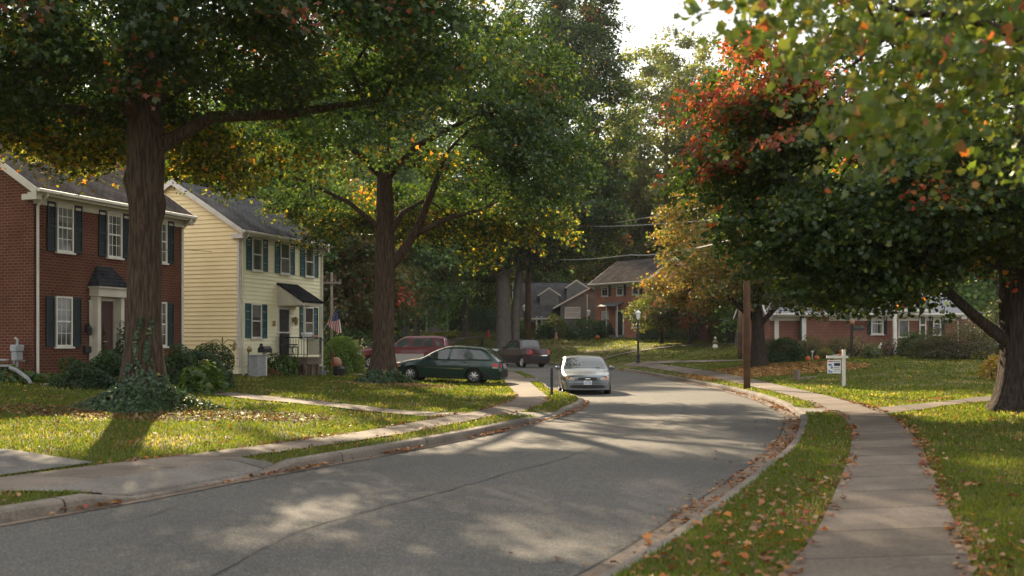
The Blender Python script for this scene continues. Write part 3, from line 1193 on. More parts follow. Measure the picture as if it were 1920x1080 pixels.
make_tree('oak_tree', 'huge green oak with ivy climbing its trunk, in front of the red brick house', 'street oaks', oak_trunk, oak_limbs, oak_lobes, 21, 185, 0.95, 0.42, 0.135,
          col_oak(0.006, 0.06, lambda P: np.where((P[:, 2] < 7.0) & (P[:, 1] > 24.6), 0.75, 0.01)), M['bark'], 0.34, T_TRI, zmin=6.0, extra=fr,
          cut=lambda c: (c[:, 2] < 11.4) & ((c[:, 2] > 6.6) | ((c[:, 1] > 25) & (c[:, 2] > 4.9))) & open_crown(c, 2, 0.2), lumps=((0.25, 4.75, 0.10, 0.22), (3.3, 5.3, 0.12, 0.25), (4.9, 4.45, 0.06, 0.12)))

# --- the second oak, nearer the green wagon
sx_, sy_ = -4.84, 40.0
z2 = zt(sx_, sy_)
sec_trunk = [((sx_, sy_, z2 - 0.1), 0.46), ((sx_ + 0.02, sy_, z2 + 1.6), 0.385), ((sx_ + 0.08, sy_, 4.6), 0.37), ((sx_ + 0.1, sy_, 6.2), 0.34), ((sx_ + 0.05, sy_, 8.3), 0.27),
             ((sx_ + 0.05, sy_ + 0.2, 10.5), 0.2), ((sx_ + 0.2, sy_ + 0.3, 14), 0.1)]
sec_limbs = [[((sx_ + 0.15, sy_, 4.6), 0.24), ((sx_ + 0.62, sy_ - 0.1, 5.0), 0.2), ((sx_ + 1.3, sy_ - 0.2, 6.0), 0.165), ((sx_ + 1.75, sy_ - 0.3, 7.1), 0.13), ((sx_ + 2.4, sy_ - 0.4, 8.8), 0.08)],
             [((sx_ + 1.2, sy_ - 0.2, 5.8), 0.11), ((sx_ + 2.4, sy_ - 0.6, 6.35), 0.09), ((sx_ + 3.9, sy_ - 1.2, 6.7), 0.05)],
             [((sx_ + 0.1, sy_, 5.6), 0.13), ((sx_ + 0.8, sy_ - 0.6, 6.6), 0.1), ((sx_ + 1.6, sy_ - 1.0, 7.0), 0.06)],
             [((sx_, sy_, 6.0), 0.11), ((sx_ - 1.2, sy_ - 0.5, 7.0), 0.075), ((sx_ - 3.2, sy_ - 1.0, 7.9), 0.04)],
             [((sx_, sy_, 8.0), 0.16), ((sx_ - 1.3, sy_ - 0.6, 9.2), 0.12), ((sx_ - 3.4, sy_ - 0.9, 10.9), 0.06)],
             [((sx_, sy_, 7.8), 0.16), ((sx_ + 1.3, sy_ - 0.8, 9.0), 0.12), ((sx_ + 3.9, sy_ - 1.6, 10.2), 0.06)]]
sec_lobes = [(sx_ + 0.9, sy_, 10.9, 6.6, 4.4, 4.2, 420), (sx_ + 0.3, sy_ - 3.0, 8.8, 6.0, 1.6, 2.2, 110), (sx_ + 4.2, sy_ - 0.5, 8.3, 3.8, 4.8, 2.2, 130), (sx_ - 3.2, sy_, 8.6, 3.5, 4.6, 2.0, 90),
             (sx_ + 1.0, sy_ + 4.0, 7.4, 6.0, 1.8, 1.4, 90)]
fr2 = []
for (a, b, y0, y1, n) in ((470, 560, 270, 390, 12), (560, 690, 380, 465, 14), (745, 860, 400, 450, 16), (880, 920, 450, 495, 5), (860, 1060, 400, 450, 20), (380, 440, 320, 350, 3)):
    for _ in range(n):
        p = D(rx.uniform(a, b), rx.uniform(40.5, 44.5), rx.uniform(y0, y1))
        fr2.append(tuple(p))
make_tree('oak_tree', 'tall forked oak rising from an ivy mound beside the green station wagon', 'street oaks', sec_trunk, sec_limbs, sec_lobes, 33, 150, 1.0, 0.42, 0.16,
          col_oak(0.012, 0.03, lambda P: np.where((P[:, 2] < 7.2) & (P[:, 1] > 40.5), 0.42, 0.012)), M['bark'], 0.32, T_TRI, zmin=5.6, extra=fr2,
          cut=lambda c: (c[:, 2] < 14.6) & ((c[:, 2] > 5.9) | ((c[:, 1] > 40) & (c[:, 2] > 4.7))) & open_crown(c, 3, 0.93))

# --- the red and green maple at the right
mx, my = 11.45, 24.0
z3 = zt(mx, my)
map_trunk = [((mx, my, z3 - 0.1), 0.5), ((mx - 0.02, my, z3 + 1.3), 0.41), ((mx - 0.05, my, 3.0), 0.41), ((mx - 0.1, my, 4.2), 0.34), ((mx, my, 6.5), 0.2), ((mx + 0.1, my, 9.0), 0.1)]
map_limbs = [[((mx - 0.3, my - 0.1, 1.75), 0.15), ((mx - 1.1, my - 0.3, 2.3), 0.125), ((mx - 1.9, my - 0.5, 2.95), 0.105), ((mx - 3.2, my - 0.8, 3.5), 0.09), ((mx - 5.2, my - 1, 3.9), 0.05)],
             [((mx - 0.2, my, 3.1), 0.2), ((mx - 0.8, my - 0.6, 4.2), 0.15), ((mx - 2.0, my - 1.2, 5.8), 0.11), ((mx - 3.6, my - 1.5, 7.2), 0.06)],
             [((mx - 0.2, my, 3.4), 0.18), ((mx - 1.7, my + 0.4, 4.4), 0.13), ((mx - 4.4, my + 0.5, 5.6), 0.06)],
             [((mx, my, 3.6), 0.2), ((mx + 1.2, my - 0.8, 5.0), 0.13), ((mx + 3.0, my - 1.6, 6.8), 0.06)],
             [((mx, my, 3.3), 0.16), ((mx - 0.2, my - 1.8, 4.4), 0.12), ((mx - 0.4, my - 4.0, 5.4), 0.06)]]
map_lobes = [(mx - 0.2, my, 7.2, 6.8, 5.6, 2.9, 210), (mx - 3.8, my, 5.6, 3.6, 4.6, 2.3, 130), (mx - 3.2, my + 0.5, 4.2, 3.4, 3.8, 1.1, 70), (mx + 3.2, my, 5.0, 4.5, 4.8, 2.0, 90),
             (mx + 0.2, my - 1.6, 4.6, 4.0, 3.0, 1.3, 70)]

mex = []
pm = np.array([(1285, 205), (1310, 270), (1290, 300), (1330, 345), (1420, 350), (1520, 300), (1500, 110), (1420, 60), (1350, 120)])
while len(mex) < 45:
    q = np.array([[rx.uniform(1280, 1520), rx.uniform(55, 355)]])
    if inside(q, pm)[0]:
        mex.append(tuple(D(q[0, 0] + rx.normal(0, 22), rx.uniform(22.0, 25.5), q[0, 1] + rx.normal(0, 12))))
low = np.array([(1340, 380), (1410, 430), (1460, 500), (1510, 552), (1590, 566), (1690, 572), (1745, 548), (1800, 480), (1600, 430)])
while len(mex) < 125:
    q = np.array([[rx.uniform(1340, 1800), rx.uniform(400, 575)]])
    if inside(q, low)[0]:
        mex.append(tuple(D(q[0, 0], rx.uniform(21.8, 26.5), q[0, 1])))


def col_maple(P, idx, C, rng):
    n = len(P)
    c = palette(n, [(0.022, 0.045, 0.012), (0.037, 0.068, 0.015), (0.068, 0.095, 0.018), G_YEL], [4, 4, 2.5, 0.8], rng)
    tipness = (6.7 - P[:, 0]) / 3.0 + (P[:, 2] - 5.7) * 0.34            # the red side: the western tips and the top
    pc = np.clip(tipness, 0, 1) * 0.56
    ck = rng.uniform(size=len(C))
    q = (ck[idx] < pc) & (rng.uniform(size=n) < 0.85)
    c[q] = palette(q.sum(), [(0.24, 0.04, 0.03), (0.25, 0.06, 0.042), (0.26, 0.085, 0.035), (0.18, 0.07, 0.03), G_OLIVE], [2.5, 3, 3, 2, 2.5], rng)
    q2 = (ck > 0.975)[idx] & (rng.uniform(size=n) < 0.5)
    c[q2] = palette(q2.sum(), [RED, ORA, YEL], [2, 2, 1], rng)
    return c


make_tree('maple_tree', 'broad maple turning red at its tips, dark trunk at the right edge', None, map_trunk, map_limbs, map_lobes, 44, 215, 0.9, 0.24, 0.105,
          col_maple, M['barkdark'], 0.36, T_LOBED, zmin=2.6, extra=mex, cut=lambda c: (c[:, 2] > 2.35) & (c[:, 0] > 3.5) & ((c[:, 0] > 6.8) | (c[:, 2] > 4.3 - (c[:, 0] - 5.2) * 1.1)))

# --- the orange young maple in front of the brick ranch house
ox, oy = 12.0, 52.0
z4 = zt(ox, oy)
or_trunk = [((ox, oy, z4 - 0.1), 0.36), ((ox, oy, z4 + 1.5), 0.3), ((ox - 0.05, oy, 3.2), 0.27), ((ox, oy, 5.5), 0.18), ((ox, oy, 8.5), 0.07)]
or_limbs = [[((ox - 0.1, oy, 2.9), 0.17), ((ox - 1.4, oy, 4.0), 0.13), ((ox - 3.2, oy - 0.2, 4.35), 0.08), ((ox - 4.6, oy, 4.4), 0.04)],
            [((ox + 0.1, oy, 2.7), 0.15), ((ox + 1.0, oy, 3.7), 0.11), ((ox + 2.6, oy, 4.6), 0.05)]]
or_lobes = [(ox - 0.2, oy, 7.0, 4.8, 4.6, 3.6, 210), (ox - 2.6, oy, 4.6, 3.0, 3.4, 1.2, 75), (ox + 2.6, oy - 0.3, 4.3, 3.3, 3.4, 1.3, 75)]


def col_orange(P, idx, C, rng):
    n = len(P)
    c = palette(n, [(0.055, 0.08, 0.02), (0.085, 0.1, 0.024), (0.13, 0.13, 0.03)], [3, 3, 1.5], rng)
    t = (12.6 - P[:, 0]) / 5.0 + rng.normal(0, 0.12, len(C))[idx] + (P[:, 2] > 6.5) * 0.25
    q = rng.uniform(size=n) < np.clip(t * 0.8, 0.06, 0.68)
    c[q] = palette(q.sum(), [(0.27, 0.15, 0.055), (0.25, 0.19, 0.055), (0.28, 0.12, 0.04), (0.17, 0.15, 0.045)], [3, 3, 1.5, 3], rng)
    return c


make_tree('maple_tree', 'young maple with orange and yellow leaves above a carpet of brown leaves', None, or_trunk, or_limbs, or_lobes, 55, 110, 0.8, 0.4, 0.17,
          col_orange, M['barkdark'], 0.2, T_TRI, zmin=2.8, cut=lambda c: c[:, 2] > 3.2)

# --- the tree whose branches hang into the picture at the upper right, close to the camera
bx, by = 6.3, 6.6
z5 = zt(bx, by)
near_trunk = [((bx, by, z5 - 0.1), 0.3), ((bx, by, 1.8), 0.25), ((bx - 0.1, by, 3.6), 0.2), ((bx, by, 6.0), 0.12), ((bx, by, 8.0), 0.05)]
bl = lambda *pts: [(tuple(D(px, Y, py)), r) for px, py, Y, r in pts]
near_limbs = [[((bx - 0.1, by, 2.9), 0.09)] + bl((2250, 230, 6.6, 0.07), (1990, 130, 6.6, 0.042), (1900, 62, 6.6, 0.034), (1800, 30, 6.6, 0.026), (1700, 25, 6.7, 0.021), (1640, 0, 6.8, 0.016), (1560, -60, 6.9, 0.01)),
              bl((1700, 26, 6.7, 0.014), (1655, 75, 6.6, 0.012), (1600, 120, 6.5, 0.009), (1560, 145, 6.5, 0.006)),
              [((bx - 0.1, by, 2.7), 0.05)] + bl((2200, 280, 6.9, 0.03), (1930, 165, 7.0, 0.016), (1880, 180, 7.0, 0.012), (1810, 205, 7.1, 0.01), (1700, 205, 7.1, 0.006))]
nc = []
poly_near = np.array([(1290, -60), (1310, 20), (1400, 60), (1440, 95), (1500, 120), (1490, 190), (1560, 235), (1600, 300), (1690, 290), (1770, 285), (1850, 280), (1960, 270), (2200, 260), (2200, -120), (1290, -120)])
while len(nc) < 310:
    q = np.array([[rx.uniform(1285, 2150), rx.uniform(-110, 320)]])
    if inside(q, poly_near)[0]:
        thin = 0.3 if q[0, 0] < 1560 and q[0, 1] > 70 else 1.0
        if rx.uniform() < thin:
            nc.append(tuple(D(q[0, 0], rx.uniform(5.6, 8.2), q[0, 1])))
near_lobes = [(bx + 0.3, by, 5.8, 2.6, 2.6, 2.0, 60), (bx - 1.0, by + 1.0, 5.2, 2.0, 2.0, 1.2, 30)]


def col_near(P, idx, C, rng):
    n = len(P)
    c = palette(n, [(0.066, 0.1, 0.024), (0.092, 0.12, 0.028), (0.15, 0.15, 0.032)], [4, 3, 0.9], rng)
    k = rng.uniform(size=len(C))
    q = (rng.uniform(size=n) < np.where(k[idx] < 0.1, 0.4, 0.02))
    c[q] = palette(q.sum(), [(0.3, 0.1, 0.025), (0.26, 0.07, 0.045), (0.27, 0.13, 0.05), (0.25, 0.18, 0.03)], [3, 2, 3, 1], rng)
    return c


make_tree('maple_tree', 'leafy maple just beyond the right edge whose yellow green branches overhang the sidewalk', None, near_trunk, near_limbs, near_lobes, 66, 16, 0.28, 0.75, 0.066,
          col_near, M['barkdark'], 0.15, T_LOBED, zmin=3.2, extra=nc, up=0.35, hang=0.5, inner=0.3, tip=0.0028)


# --- trees further back
def round_tree(label, group, x, y, ztop, zbot, r, seed, colour, trunk_r=0.4, n=170, per=100, lsize=0.34, crad=1.7, bark='barkgrey', name='broadleaf_tree', lean=0.0, ry=None):
    z = zt(x, y)
    zc = (ztop + zbot) / 2
    hz = (ztop - zbot) / 2
    rng = np.random.default_rng(seed)
    tr = [((x, y, z - 0.2), trunk_r * 1.15), ((x + lean * 0.3, y, z + (zbot - z) * 0.6), trunk_r), ((x + lean, y, zbot + hz * 0.6), trunk_r * 0.7), ((x + lean, y, zc + hz * 0.6), trunk_r * 0.25)]
    lob = [(x + lean, y, zc, r, ry or r, hz, n)]
    for k in range(4):
        a = rng.uniform(0, 6.28)
        lob.append((x + lean + 0.6 * r * math.cos(a), y + 0.6 * r * math.sin(a), zc + rng.uniform(-0.5, 0.35) * hz, r * 0.55, r * 0.55, hz * 0.4, n // 7))
    return make_tree(name, label, group, tr, [], lob, seed, per, crad, 0.5, lsize, colour, M[bark], trunk_r * 0.5, T_FOLD, zmin=max(z + 1.2, zbot - hz * 0.15), inner=0.35, trunk_sides=12)


def col_mix(cols, wts, spot=None):
    def f(P, idx, C, rng):
        c = palette(len(P), cols, wts, rng) * rng.uniform(0.7, 1.35, len(C))[idx][:, None]
        if spot:
            k = (rng.uniform(size=len(C)) < spot[1])[idx] & (rng.uniform(size=len(P)) < 0.7)
            c[k] = palette(k.sum(), [spot[0]], [1], rng)
        return c
    return f


DEEP = col_mix([(0.056, 0.11, 0.034), (0.085, 0.15, 0.04), (0.135, 0.18, 0.048)], [4, 4, 2.4])
PALE = col_mix([(0.09, 0.12, 0.035), (0.13, 0.145, 0.045), (0.17, 0.15, 0.055)], [3, 4, 2])
SUNNY = col_mix([(0.07, 0.1, 0.022), (0.13, 0.15, 0.028), (0.22, 0.2, 0.035)], [3, 3, 2])
RUST = col_mix([(0.06, 0.08, 0.025), (0.09, 0.08, 0.03), (0.17, 0.075, 0.035)], [4, 3, 1.5], (RED, 0.06))
WOODS = 'trees of the wood behind the houses'

# the double-stemmed oak by the far kerb
dx, dy = -0.75, 95.0
dz = zt(dx, dy)
make_tree('oak_tree', 'very tall oak with two grey stems behind the dark pickup truck', 'street oaks',
          [((dx, dy, dz - 0.3), 0.8), ((dx, dy, dz + 3), 0.68), ((dx - 0.05, dy, 9), 0.6), ((dx + 1.0, dy, 16), 0.45), ((dx + 3, dy, 30), 0.15)],
          [[((dx + 1.05, dy + 0.6, dz - 0.3), 0.42), ((dx + 1.1, dy + 0.6, 5), 0.38), ((dx + 1.5, dy + 0.6, 8.5), 0.33), ((dx + 4.0, dy, 13.5), 0.2), ((dx + 6.5, dy, 17), 0.08)]],
          [(dx + 4.0, dy, 21.5, 7.4, 7.5, 13.0, 330), (dx + 2.5, dy - 1, 12.0, 7.5, 6.0, 3.6, 120), (dx + 6.8, dy, 14, 4.6, 5, 5.5, 110), (dx + 7.0, dy, 27, 4.4, 4.4, 6.5, 90), (dx - 1.5, dy, 12, 5.5, 5, 3.5, 70)], 77, 190, 1.45, 0.5, 0.27,
          col_oak(0.02, 0.015, lambda P: np.where(P[:, 2] < 10.5, 0.2, 0.03)), M['barkgrey'], 0.5, T_FOLD, zmin=8.0, trunk_sides=16, cut=lambda c: c[:, 2] > 8.2)

round_tree('tall pale yellow green tree against the white sky beyond the orange brick house', WOODS, 17.2, 119, 36.5, 6, 8.4, 81, PALE, 0.5, 340, 140, 0.36, 1.6)
round_tree('tallest dark wood tree, seen high up through the forked oak', WOODS, -9.0, 124, 40, 9, 7.5, 790, DEEP, 0.5, 240, 110, 0.4, 1.8)
round_tree('tall dark wood tree between the two big oaks, high above the yellow house', WOODS, -17.5, 120, 37, 9, 7.0, 791, DEEP, 0.5, 220, 110, 0.4, 1.8)
round_tree('tall dark wood tree behind the crown of the ivy covered oak', WOODS, -26, 122, 34, 9, 7.0, 792, DEEP, 0.5, 200, 110, 0.4, 1.8)
round_tree('loose pale tree right of the tallest pale tree, above the red maple tips', WOODS, 24.5, 122, 38, 8, 6.5, 780, PALE, 0.45, 260, 130, 0.36, 1.6)
round_tree('olive green tree behind the roof of the orange brick house, below the pale tall tree', WOODS, 11.5, 128, 21, 6, 6.0, 82, SUNNY, 0.4, 150, 110, 0.36, 1.6)
round_tree('dark green tree between the pale tall tree and the red maple', WOODS, 27.5, 112, 27, 6, 7.0, 83, DEEP, 0.45, 172, 102, 0.36, 1.7)
round_tree('dark tree filling the gap over the ranch house roof, left of its ridge', WOODS, 27.0, 88, 19, 4, 6.5, 84, DEEP, 0.4, 161, 102, 0.34, 1.7)
round_tree('dark tree over the right end of the ranch house roof', WOODS, 38.5, 84, 18, 3.5, 7.0, 85, DEEP, 0.4, 161, 102, 0.34, 1.7)
round_tree('green tree directly behind the red brick house at left', WOODS, -31, 62, 20.5, 4, 7.2, 86, DEEP, 0.4, 195, 119, 0.28, 1.5)
round_tree('green tree behind the gap between the red and yellow houses', WOODS, -25.0, 66, 20.5, 4.5, 5.8, 87, DEEP, 0.4, 184, 119, 0.28, 1.5)
round_tree('dark tree rising over the ridge of the yellow house', WOODS, -17.0, 70, 19, 3.5, 6.4, 88, DEEP, 0.4, 195, 127, 0.28, 1.5)
round_tree('rust tinged tree just right of the yellow house, behind the flag', WOODS, -11.5, 74, 13, 1.8, 5.0, 89, RUST, 0.35, 172, 119, 0.26, 1.3)
round_tree('dark tree behind the trunk of the forked oak', WOODS, -9.2, 92, 21, 2.2, 6.2, 90, DEEP, 0.4, 195, 110, 0.32, 1.6)
round_tree('small sunlit yellow green tree left of the far lawn', WOODS, -9.3, 104, 12.5, 5.0, 5.2, 91, SUNNY, 0.3, 126, 110, 0.3, 1.3)
round_tree('sunlit yellow green tree hanging over the middle of the far lawn', WOODS, -4.8, 110, 15, 5.5, 5.2, 92, SUNNY, 0.3, 126, 110, 0.3, 1.3)
round_tree('dark wood tree beyond the far lawn, left of the two others there', WOODS, -15.0, 138, 24, 3.5, 7.5, 93, DEEP, 0.4, 172, 102, 0.42, 2.0)
round_tree('dark wood tree beyond the far lawn, the middle one of three', WOODS, -4.5, 142, 24, 3.5, 7.5, 94, DEEP, 0.4, 172, 102, 0.42, 2.0)
round_tree('dark wood tree beyond the far lawn, nearest the grey house', WOODS, 4.5, 140, 22, 5, 7.0, 95, DEEP, 0.4, 172, 102, 0.42, 2.0)
round_tree('small tree with bare reddish twigs in its crown, on the lawn by the dark hedge', None, 14.4, 86, 6.0, 2.9, 3.5, 96, RUST, 0.14, 103, 102, 0.2, 0.8, 'barkdark', 'dogwood_tree', 0, 3.0)
round_tree('low spreading olive green tree in front of the orange brick house', None, 12.6, 90, 6.0, 2.9, 2.7, 97, col_mix([(0.06, 0.085, 0.025), (0.1, 0.115, 0.035), (0.15, 0.13, 0.04)], [3, 4, 1.5]), 0.14, 90, 60, 0.2, 0.8, 'barkdark', 'dogwood_tree', 0, 2.6)
round_tree('dark green tree behind the utility pole at the right', WOODS, 17.5, 82, 12, 3, 4.6, 98, DEEP, 0.3, 126, 102, 0.28, 1.3)
for i, (x, y, zt_, r) in enumerate([(-46, 92, 20, 9), (-33, 98, 22, 9), (-24, 112, 24, 9), (18, 152, 27, 9), (34, 135, 27, 10), (48, 118, 24, 10), (60, 92, 22, 10)]):
    lab = ['far dark tree of the wood well left of the houses', 'far dark tree behind the roof of the red brick house', 'far dark tree behind the yellow house chimney',
           'far tree seen through the gaps above the orange brick house', 'far tree behind the top of the orange maple', 'far tree behind the crown of the red maple', 'far tree beyond the right end of the ranch house'][i]
    round_tree(lab, WOODS, x, y, zt_, 3.5, r, 120 + i, DEEP, 0.5, 172, 93, 0.5, 2.3)


# ------------------------------------------------------------------ shrubs and hedges
def shrub(label, c, rx_, ry_, rz_, n, size, cols, wts, seed, boxy=1.0, name='shrub', group=None, cat='shrub', lumpy=0.16, core=True, mt='leaf', up=0.5, spiky=0.0):
    rng = np.random.default_rng(seed)
    x, y = c
    z = zt(x, y)
    t = thing(name, label, cat, (x, y, z), 0, group)
    d = unit(rng.normal(size=(n, 3)))
    d[:, 2] = np.abs(d[:, 2]) * 1.1 - 0.25
    d = unit(d)
    if boxy != 1.0:
        d = d / (np.sum(np.abs(d) ** boxy, axis=1) ** (1 / boxy))[:, None]
    ph = rng.uniform(0, 6.28, (5, 3))
    fq = rng.uniform(2, 6, (5, 3))
    lump = sum(np.sin((d * fq[k]).sum(1) + ph[k, 0]) for k in range(5)) * lumpy / 2
    q = (1 + lump) * (1 - rng.uniform(0, 1, n) ** 2 * 0.3) + spiky * np.abs(rng.normal(0, 1, n)) * 0.2
    P = d * q[:, None] * np.array([rx_, ry_, rz_])
    P[:, 2] += rz_ * 0.25
    keep = P[:, 2] > 0.0
    P, d = P[keep], d[keep]
    nr = d * 0.8 + rng.normal(size=P.shape) * 0.5 + np.array([0, 0, up])
    V, F, k = leaves(P, np.full(len(P), size), nr, T_FOLD, rng)
    c = palette(len(P), cols, wts, rng, 0.3)
    np_mesh('foliage', V, F, M[mt], np.repeat(c, k, axis=0), parent=t)
    if core:
        mb = MB()
        for _ in range(26):
            a, b = rng.uniform(0, 6.28), rng.uniform(0.3, 0.8)
            e = Vector((math.cos(a) * rx_ * b, math.sin(a) * ry_ * b, rz_ * (0.9 - b * 0.45)))
            s = Vector((math.cos(a) * rx_ * 0.15, math.sin(a) * ry_ * 0.15, -0.05))
            mb.tube([s, s.lerp(e, 0.5) + Vector((0, 0, 0.06)), e], [0.018, 0.012, 0.006], 4, False)
        mb.build('stems', M['barkdark'], t, uv=False)
    return t


GS = [(0.018, 0.042, 0.012), (0.03, 0.065, 0.017), (0.05, 0.085, 0.022)]
GB = [(0.045, 0.09, 0.018), (0.075, 0.13, 0.025), (0.12, 0.17, 0.035)]
GO = [(0.055, 0.07, 0.022), (0.085, 0.085, 0.03), (0.12, 0.1, 0.04)]
HED = 'dark hedges in front of the red brick house'
def sp(px, Y):
    return ((px - 960) * Y / FPX, Y)


shrub('low dark hedge left of the ivy covered trunk, under the brick wall', sp(178, 29.2), 0.95, 0.6, 0.62, 6840, 0.07, GS, [4, 3, 1], 201, 3.0, 'hedge', HED, 'hedge')
shrub('dark hedge close behind the ivy covered trunk on its left', sp(215, 29.8), 0.8, 0.6, 0.72, 6080, 0.07, GS, [4, 3, 1], 202, 3.0, 'hedge', HED, 'hedge')
shrub('dark clipped hedge just right of the ivy covered trunk', sp(335, 30.4), 0.55, 0.6, 0.85, 5320, 0.07, GS, [4, 3, 1], 203, 3.0, 'hedge', HED, 'hedge')
shrub('largest dark hedge at the corner of the red brick house, before the yellow gable', sp(388, 31.6), 0.75, 0.8, 0.95, 7980, 0.07, GS, [4, 3, 1.4], 204, 3.2, 'hedge', HED, 'hedge')
shrub('light green broad leaved plant in front of the corner hedge', sp(376, 28.9), 0.55, 0.45, 0.62, 420, 0.2, GB, [2, 3, 2], 205, 1.0, 'hosta_plant', None, 'plant', 0.2, True, 'leaf', 0.9)
shrub('small dark evergreen beside the red front door', sp(232, 33.6), 0.35, 0.35, 1.25, 2850, 0.07, GS, [3, 3, 2], 206)
shrub('bright green round bush beside the porch steps of the yellow house', sp(638, 49.5), 0.95, 0.95, 1.35, 7000, 0.09, [(0.07, 0.13, 0.022), (0.11, 0.18, 0.03), (0.17, 0.22, 0.04)], [2, 3, 2], 207, 2.2)
shrub('leafy green plant under the porch deck', sp(525, 43.4), 0.75, 0.45, 0.7, 900, 0.13, GB, [4, 3, 1], 208)
shrub('low plant with pinkish leaves by the grey utility cabinet', sp(509, 42.6), 0.35, 0.3, 0.25, 300, 0.09, [(0.25, 0.1, 0.06), (0.1, 0.1, 0.03), (0.2, 0.13, 0.06)], [2, 2, 1], 209)
shrub('thin green weeds at the foot of the brick corner, under the bench', sp(24, 30.2), 0.65, 0.3, 0.4, 300, 0.14, GB, [3, 3, 1], 210, 1.0, 'weeds', None, 'plant', 0.2, False)
shrub('low leafy weeds at the foot of the downspout', sp(78, 30.4), 0.6, 0.25, 0.25, 350, 0.1, GB, [4, 2, 1], 211, 1.0, 'weeds', None, 'plant', 0.2, False)
shrub('small pale green seedling right of the hedge by the path', sp(352, 28.6), 0.25, 0.2, 0.4, 120, 0.12, GB, [2, 3, 2], 212, 1.0, 'weeds', None, 'plant', 0.2, False)
# right side
RH = 'shrubs along the front of the ranch house'
shrub('big round clipped dark green shrub behind the orange maple trunk', sp(1466, 54.5), 1.1, 1.0, 1.0, 6000, 0.09, GS, [3, 4, 2], 221, 2.4, 'shrub', RH)
shrub('loose olive shrub above the two pumpkins', sp(1518, 56.5), 0.85, 0.7, 0.95, 1900, 0.09, GO, [4, 3, 1], 222, 1.0, 'shrub', RH)
shrub('small yellow green mound right of the pumpkins', sp(1549, 55.5), 0.45, 0.4, 0.42, 1300, 0.07, [(0.12, 0.13, 0.03), (0.17, 0.17, 0.04)], [2, 2], 223, 2.0, 'shrub', RH)
shrub('dark loose shrub below the black mailbox', sp(1574, 58), 0.8, 0.6, 0.85, 1700, 0.09, GO, [5, 2, 0.6], 224, 1.0, 'shrub', RH)
shrub('dry pale grassy bush left of the white handrail', sp(1605, 57), 0.6, 0.5, 0.7, 700, 0.12, [(0.22, 0.17, 0.09), (0.1, 0.09, 0.04), (0.05, 0.06, 0.02)], [2, 2, 2], 225, 1.0, 'shrub', RH, spiky=1)
shrub('small grassy green tuft in front of the handrail', sp(1633, 54), 0.42, 0.4, 0.5, 700, 0.11, [(0.06, 0.09, 0.03), (0.09, 0.11, 0.04)], [2, 2], 226, 1.0, 'shrub', RH, spiky=1)
shrub('dark reddish brown bush beside the porch step', sp(1667, 56.5), 0.7, 0.5, 0.75, 900, 0.09, [(0.07, 0.05, 0.03), (0.05, 0.055, 0.025)], [2, 2], 227, 1.0, 'shrub', RH)
shrub('rounded green boxwood under the porch post', sp(1716, 55), 0.9, 0.8, 1.1, 3600, 0.09, GS, [2, 3, 2.5], 228, 1.6, 'shrub', RH)
shrub('wide dark brownish shrub in the middle of the bed', sp(1748, 52), 1.35, 1.0, 1.0, 3800, 0.09, [(0.035, 0.045, 0.018), (0.06, 0.06, 0.026), (0.09, 0.075, 0.035)], [3, 3, 1.5], 229, 1.6, 'shrub', RH)
shrub('tall twiggy brown green shrub before the right corner of the ranch house', sp(1805, 51), 1.7, 1.1, 1.45, 5200, 0.09, [(0.03, 0.042, 0.016), (0.06, 0.055, 0.026), (0.1, 0.08, 0.045)], [3, 3, 1.5], 230, 1.4, 'shrub', RH, lumpy=0.25, spiky=0.5)
shrub('tall grey leaved shrub beside the trunk of the red maple', sp(1862, 56), 1.6, 1.2, 2.2, 3600, 0.11, [(0.06, 0.07, 0.045), (0.04, 0.05, 0.03), (0.11, 0.11, 0.08)], [3, 3, 1], 231, 1.2, 'shrub', RH, lumpy=0.3)
shrub('yellow leaved bush just left of the red maple trunk', sp(1864, 40), 0.42, 0.4, 0.62, 900, 0.11, [(0.34, 0.22, 0.03), (0.2, 0.17, 0.03), (0.3, 0.14, 0.03)], [3, 3, 1.4], 232, 1.0, 'shrub', None, spiky=0.8)
# far
FH = 'dark shrubs in front of the orange brick house'
for i, (px, Y, a, h, lab) in enumerate([(1218, 97, 1.0, 1.1, 'small dark shrub left of the lamp post, by the stone steps'), (1246, 97, 1.6, 1.3, 'dark shrub seen behind the lamp post'),
                                        (1288, 95, 2.0, 1.5, 'wide dark hedge right of the lamp post'), (1330, 93, 2.0, 1.6, 'dark hedge under the small reddish tree'),
                                        (1368, 86, 1.5, 1.5, 'dark square shrub behind the scarecrow')]):
    shrub(lab, sp(px, Y), a, 1.0, h, 2400, 0.14, GS, [4, 3, 1], 240 + i, 2.4, 'shrub', FH)
shrub('round yellow green bush in front of the grey house porch', sp(1040, 106), 1.7, 1.3, 1.8, 3200, 0.17, [(0.06, 0.09, 0.02), (0.1, 0.12, 0.03), (0.16, 0.15, 0.04)], [3, 3, 1], 251, 1.6)
shrub('small dark ball shaped bush below the yellow green one', sp(1025, 104), 1.1, 1.0, 1.2, 1800, 0.15, GS, [3, 3, 1], 252, 1.6)
shrub('dark clipped square shrub left of the orange brick house', sp(1098, 102), 1.75, 1.2, 1.5, 3000, 0.16, GS, [2, 3, 2], 253, 3.0)
shrub('dark bush at the left corner of the orange brick house', sp(1131, 104), 1.2, 1.0, 1.4, 2000, 0.15, GS, [3, 3, 1], 254, 1.8)
shrub('large dark round evergreen on the far lawn, left of the tall grey stems', sp(915, 124), 2.6, 2.2, 3.2, 4200, 0.2, GS, [4, 3, 1], 255, 1.8)
shrub('climbing plant beside the brown utility pole at the grey house', sp(980, 104), 0.8, 0.7, 1.6, 1500, 0.15, GB, [4, 2, 1], 256)
shrub('bushy green shrub right of the maroon van roof, on the far lawn', sp(850, 92), 0.75, 0.7, 1.1, 1100, 0.13, GB, [4, 3, 1], 257)
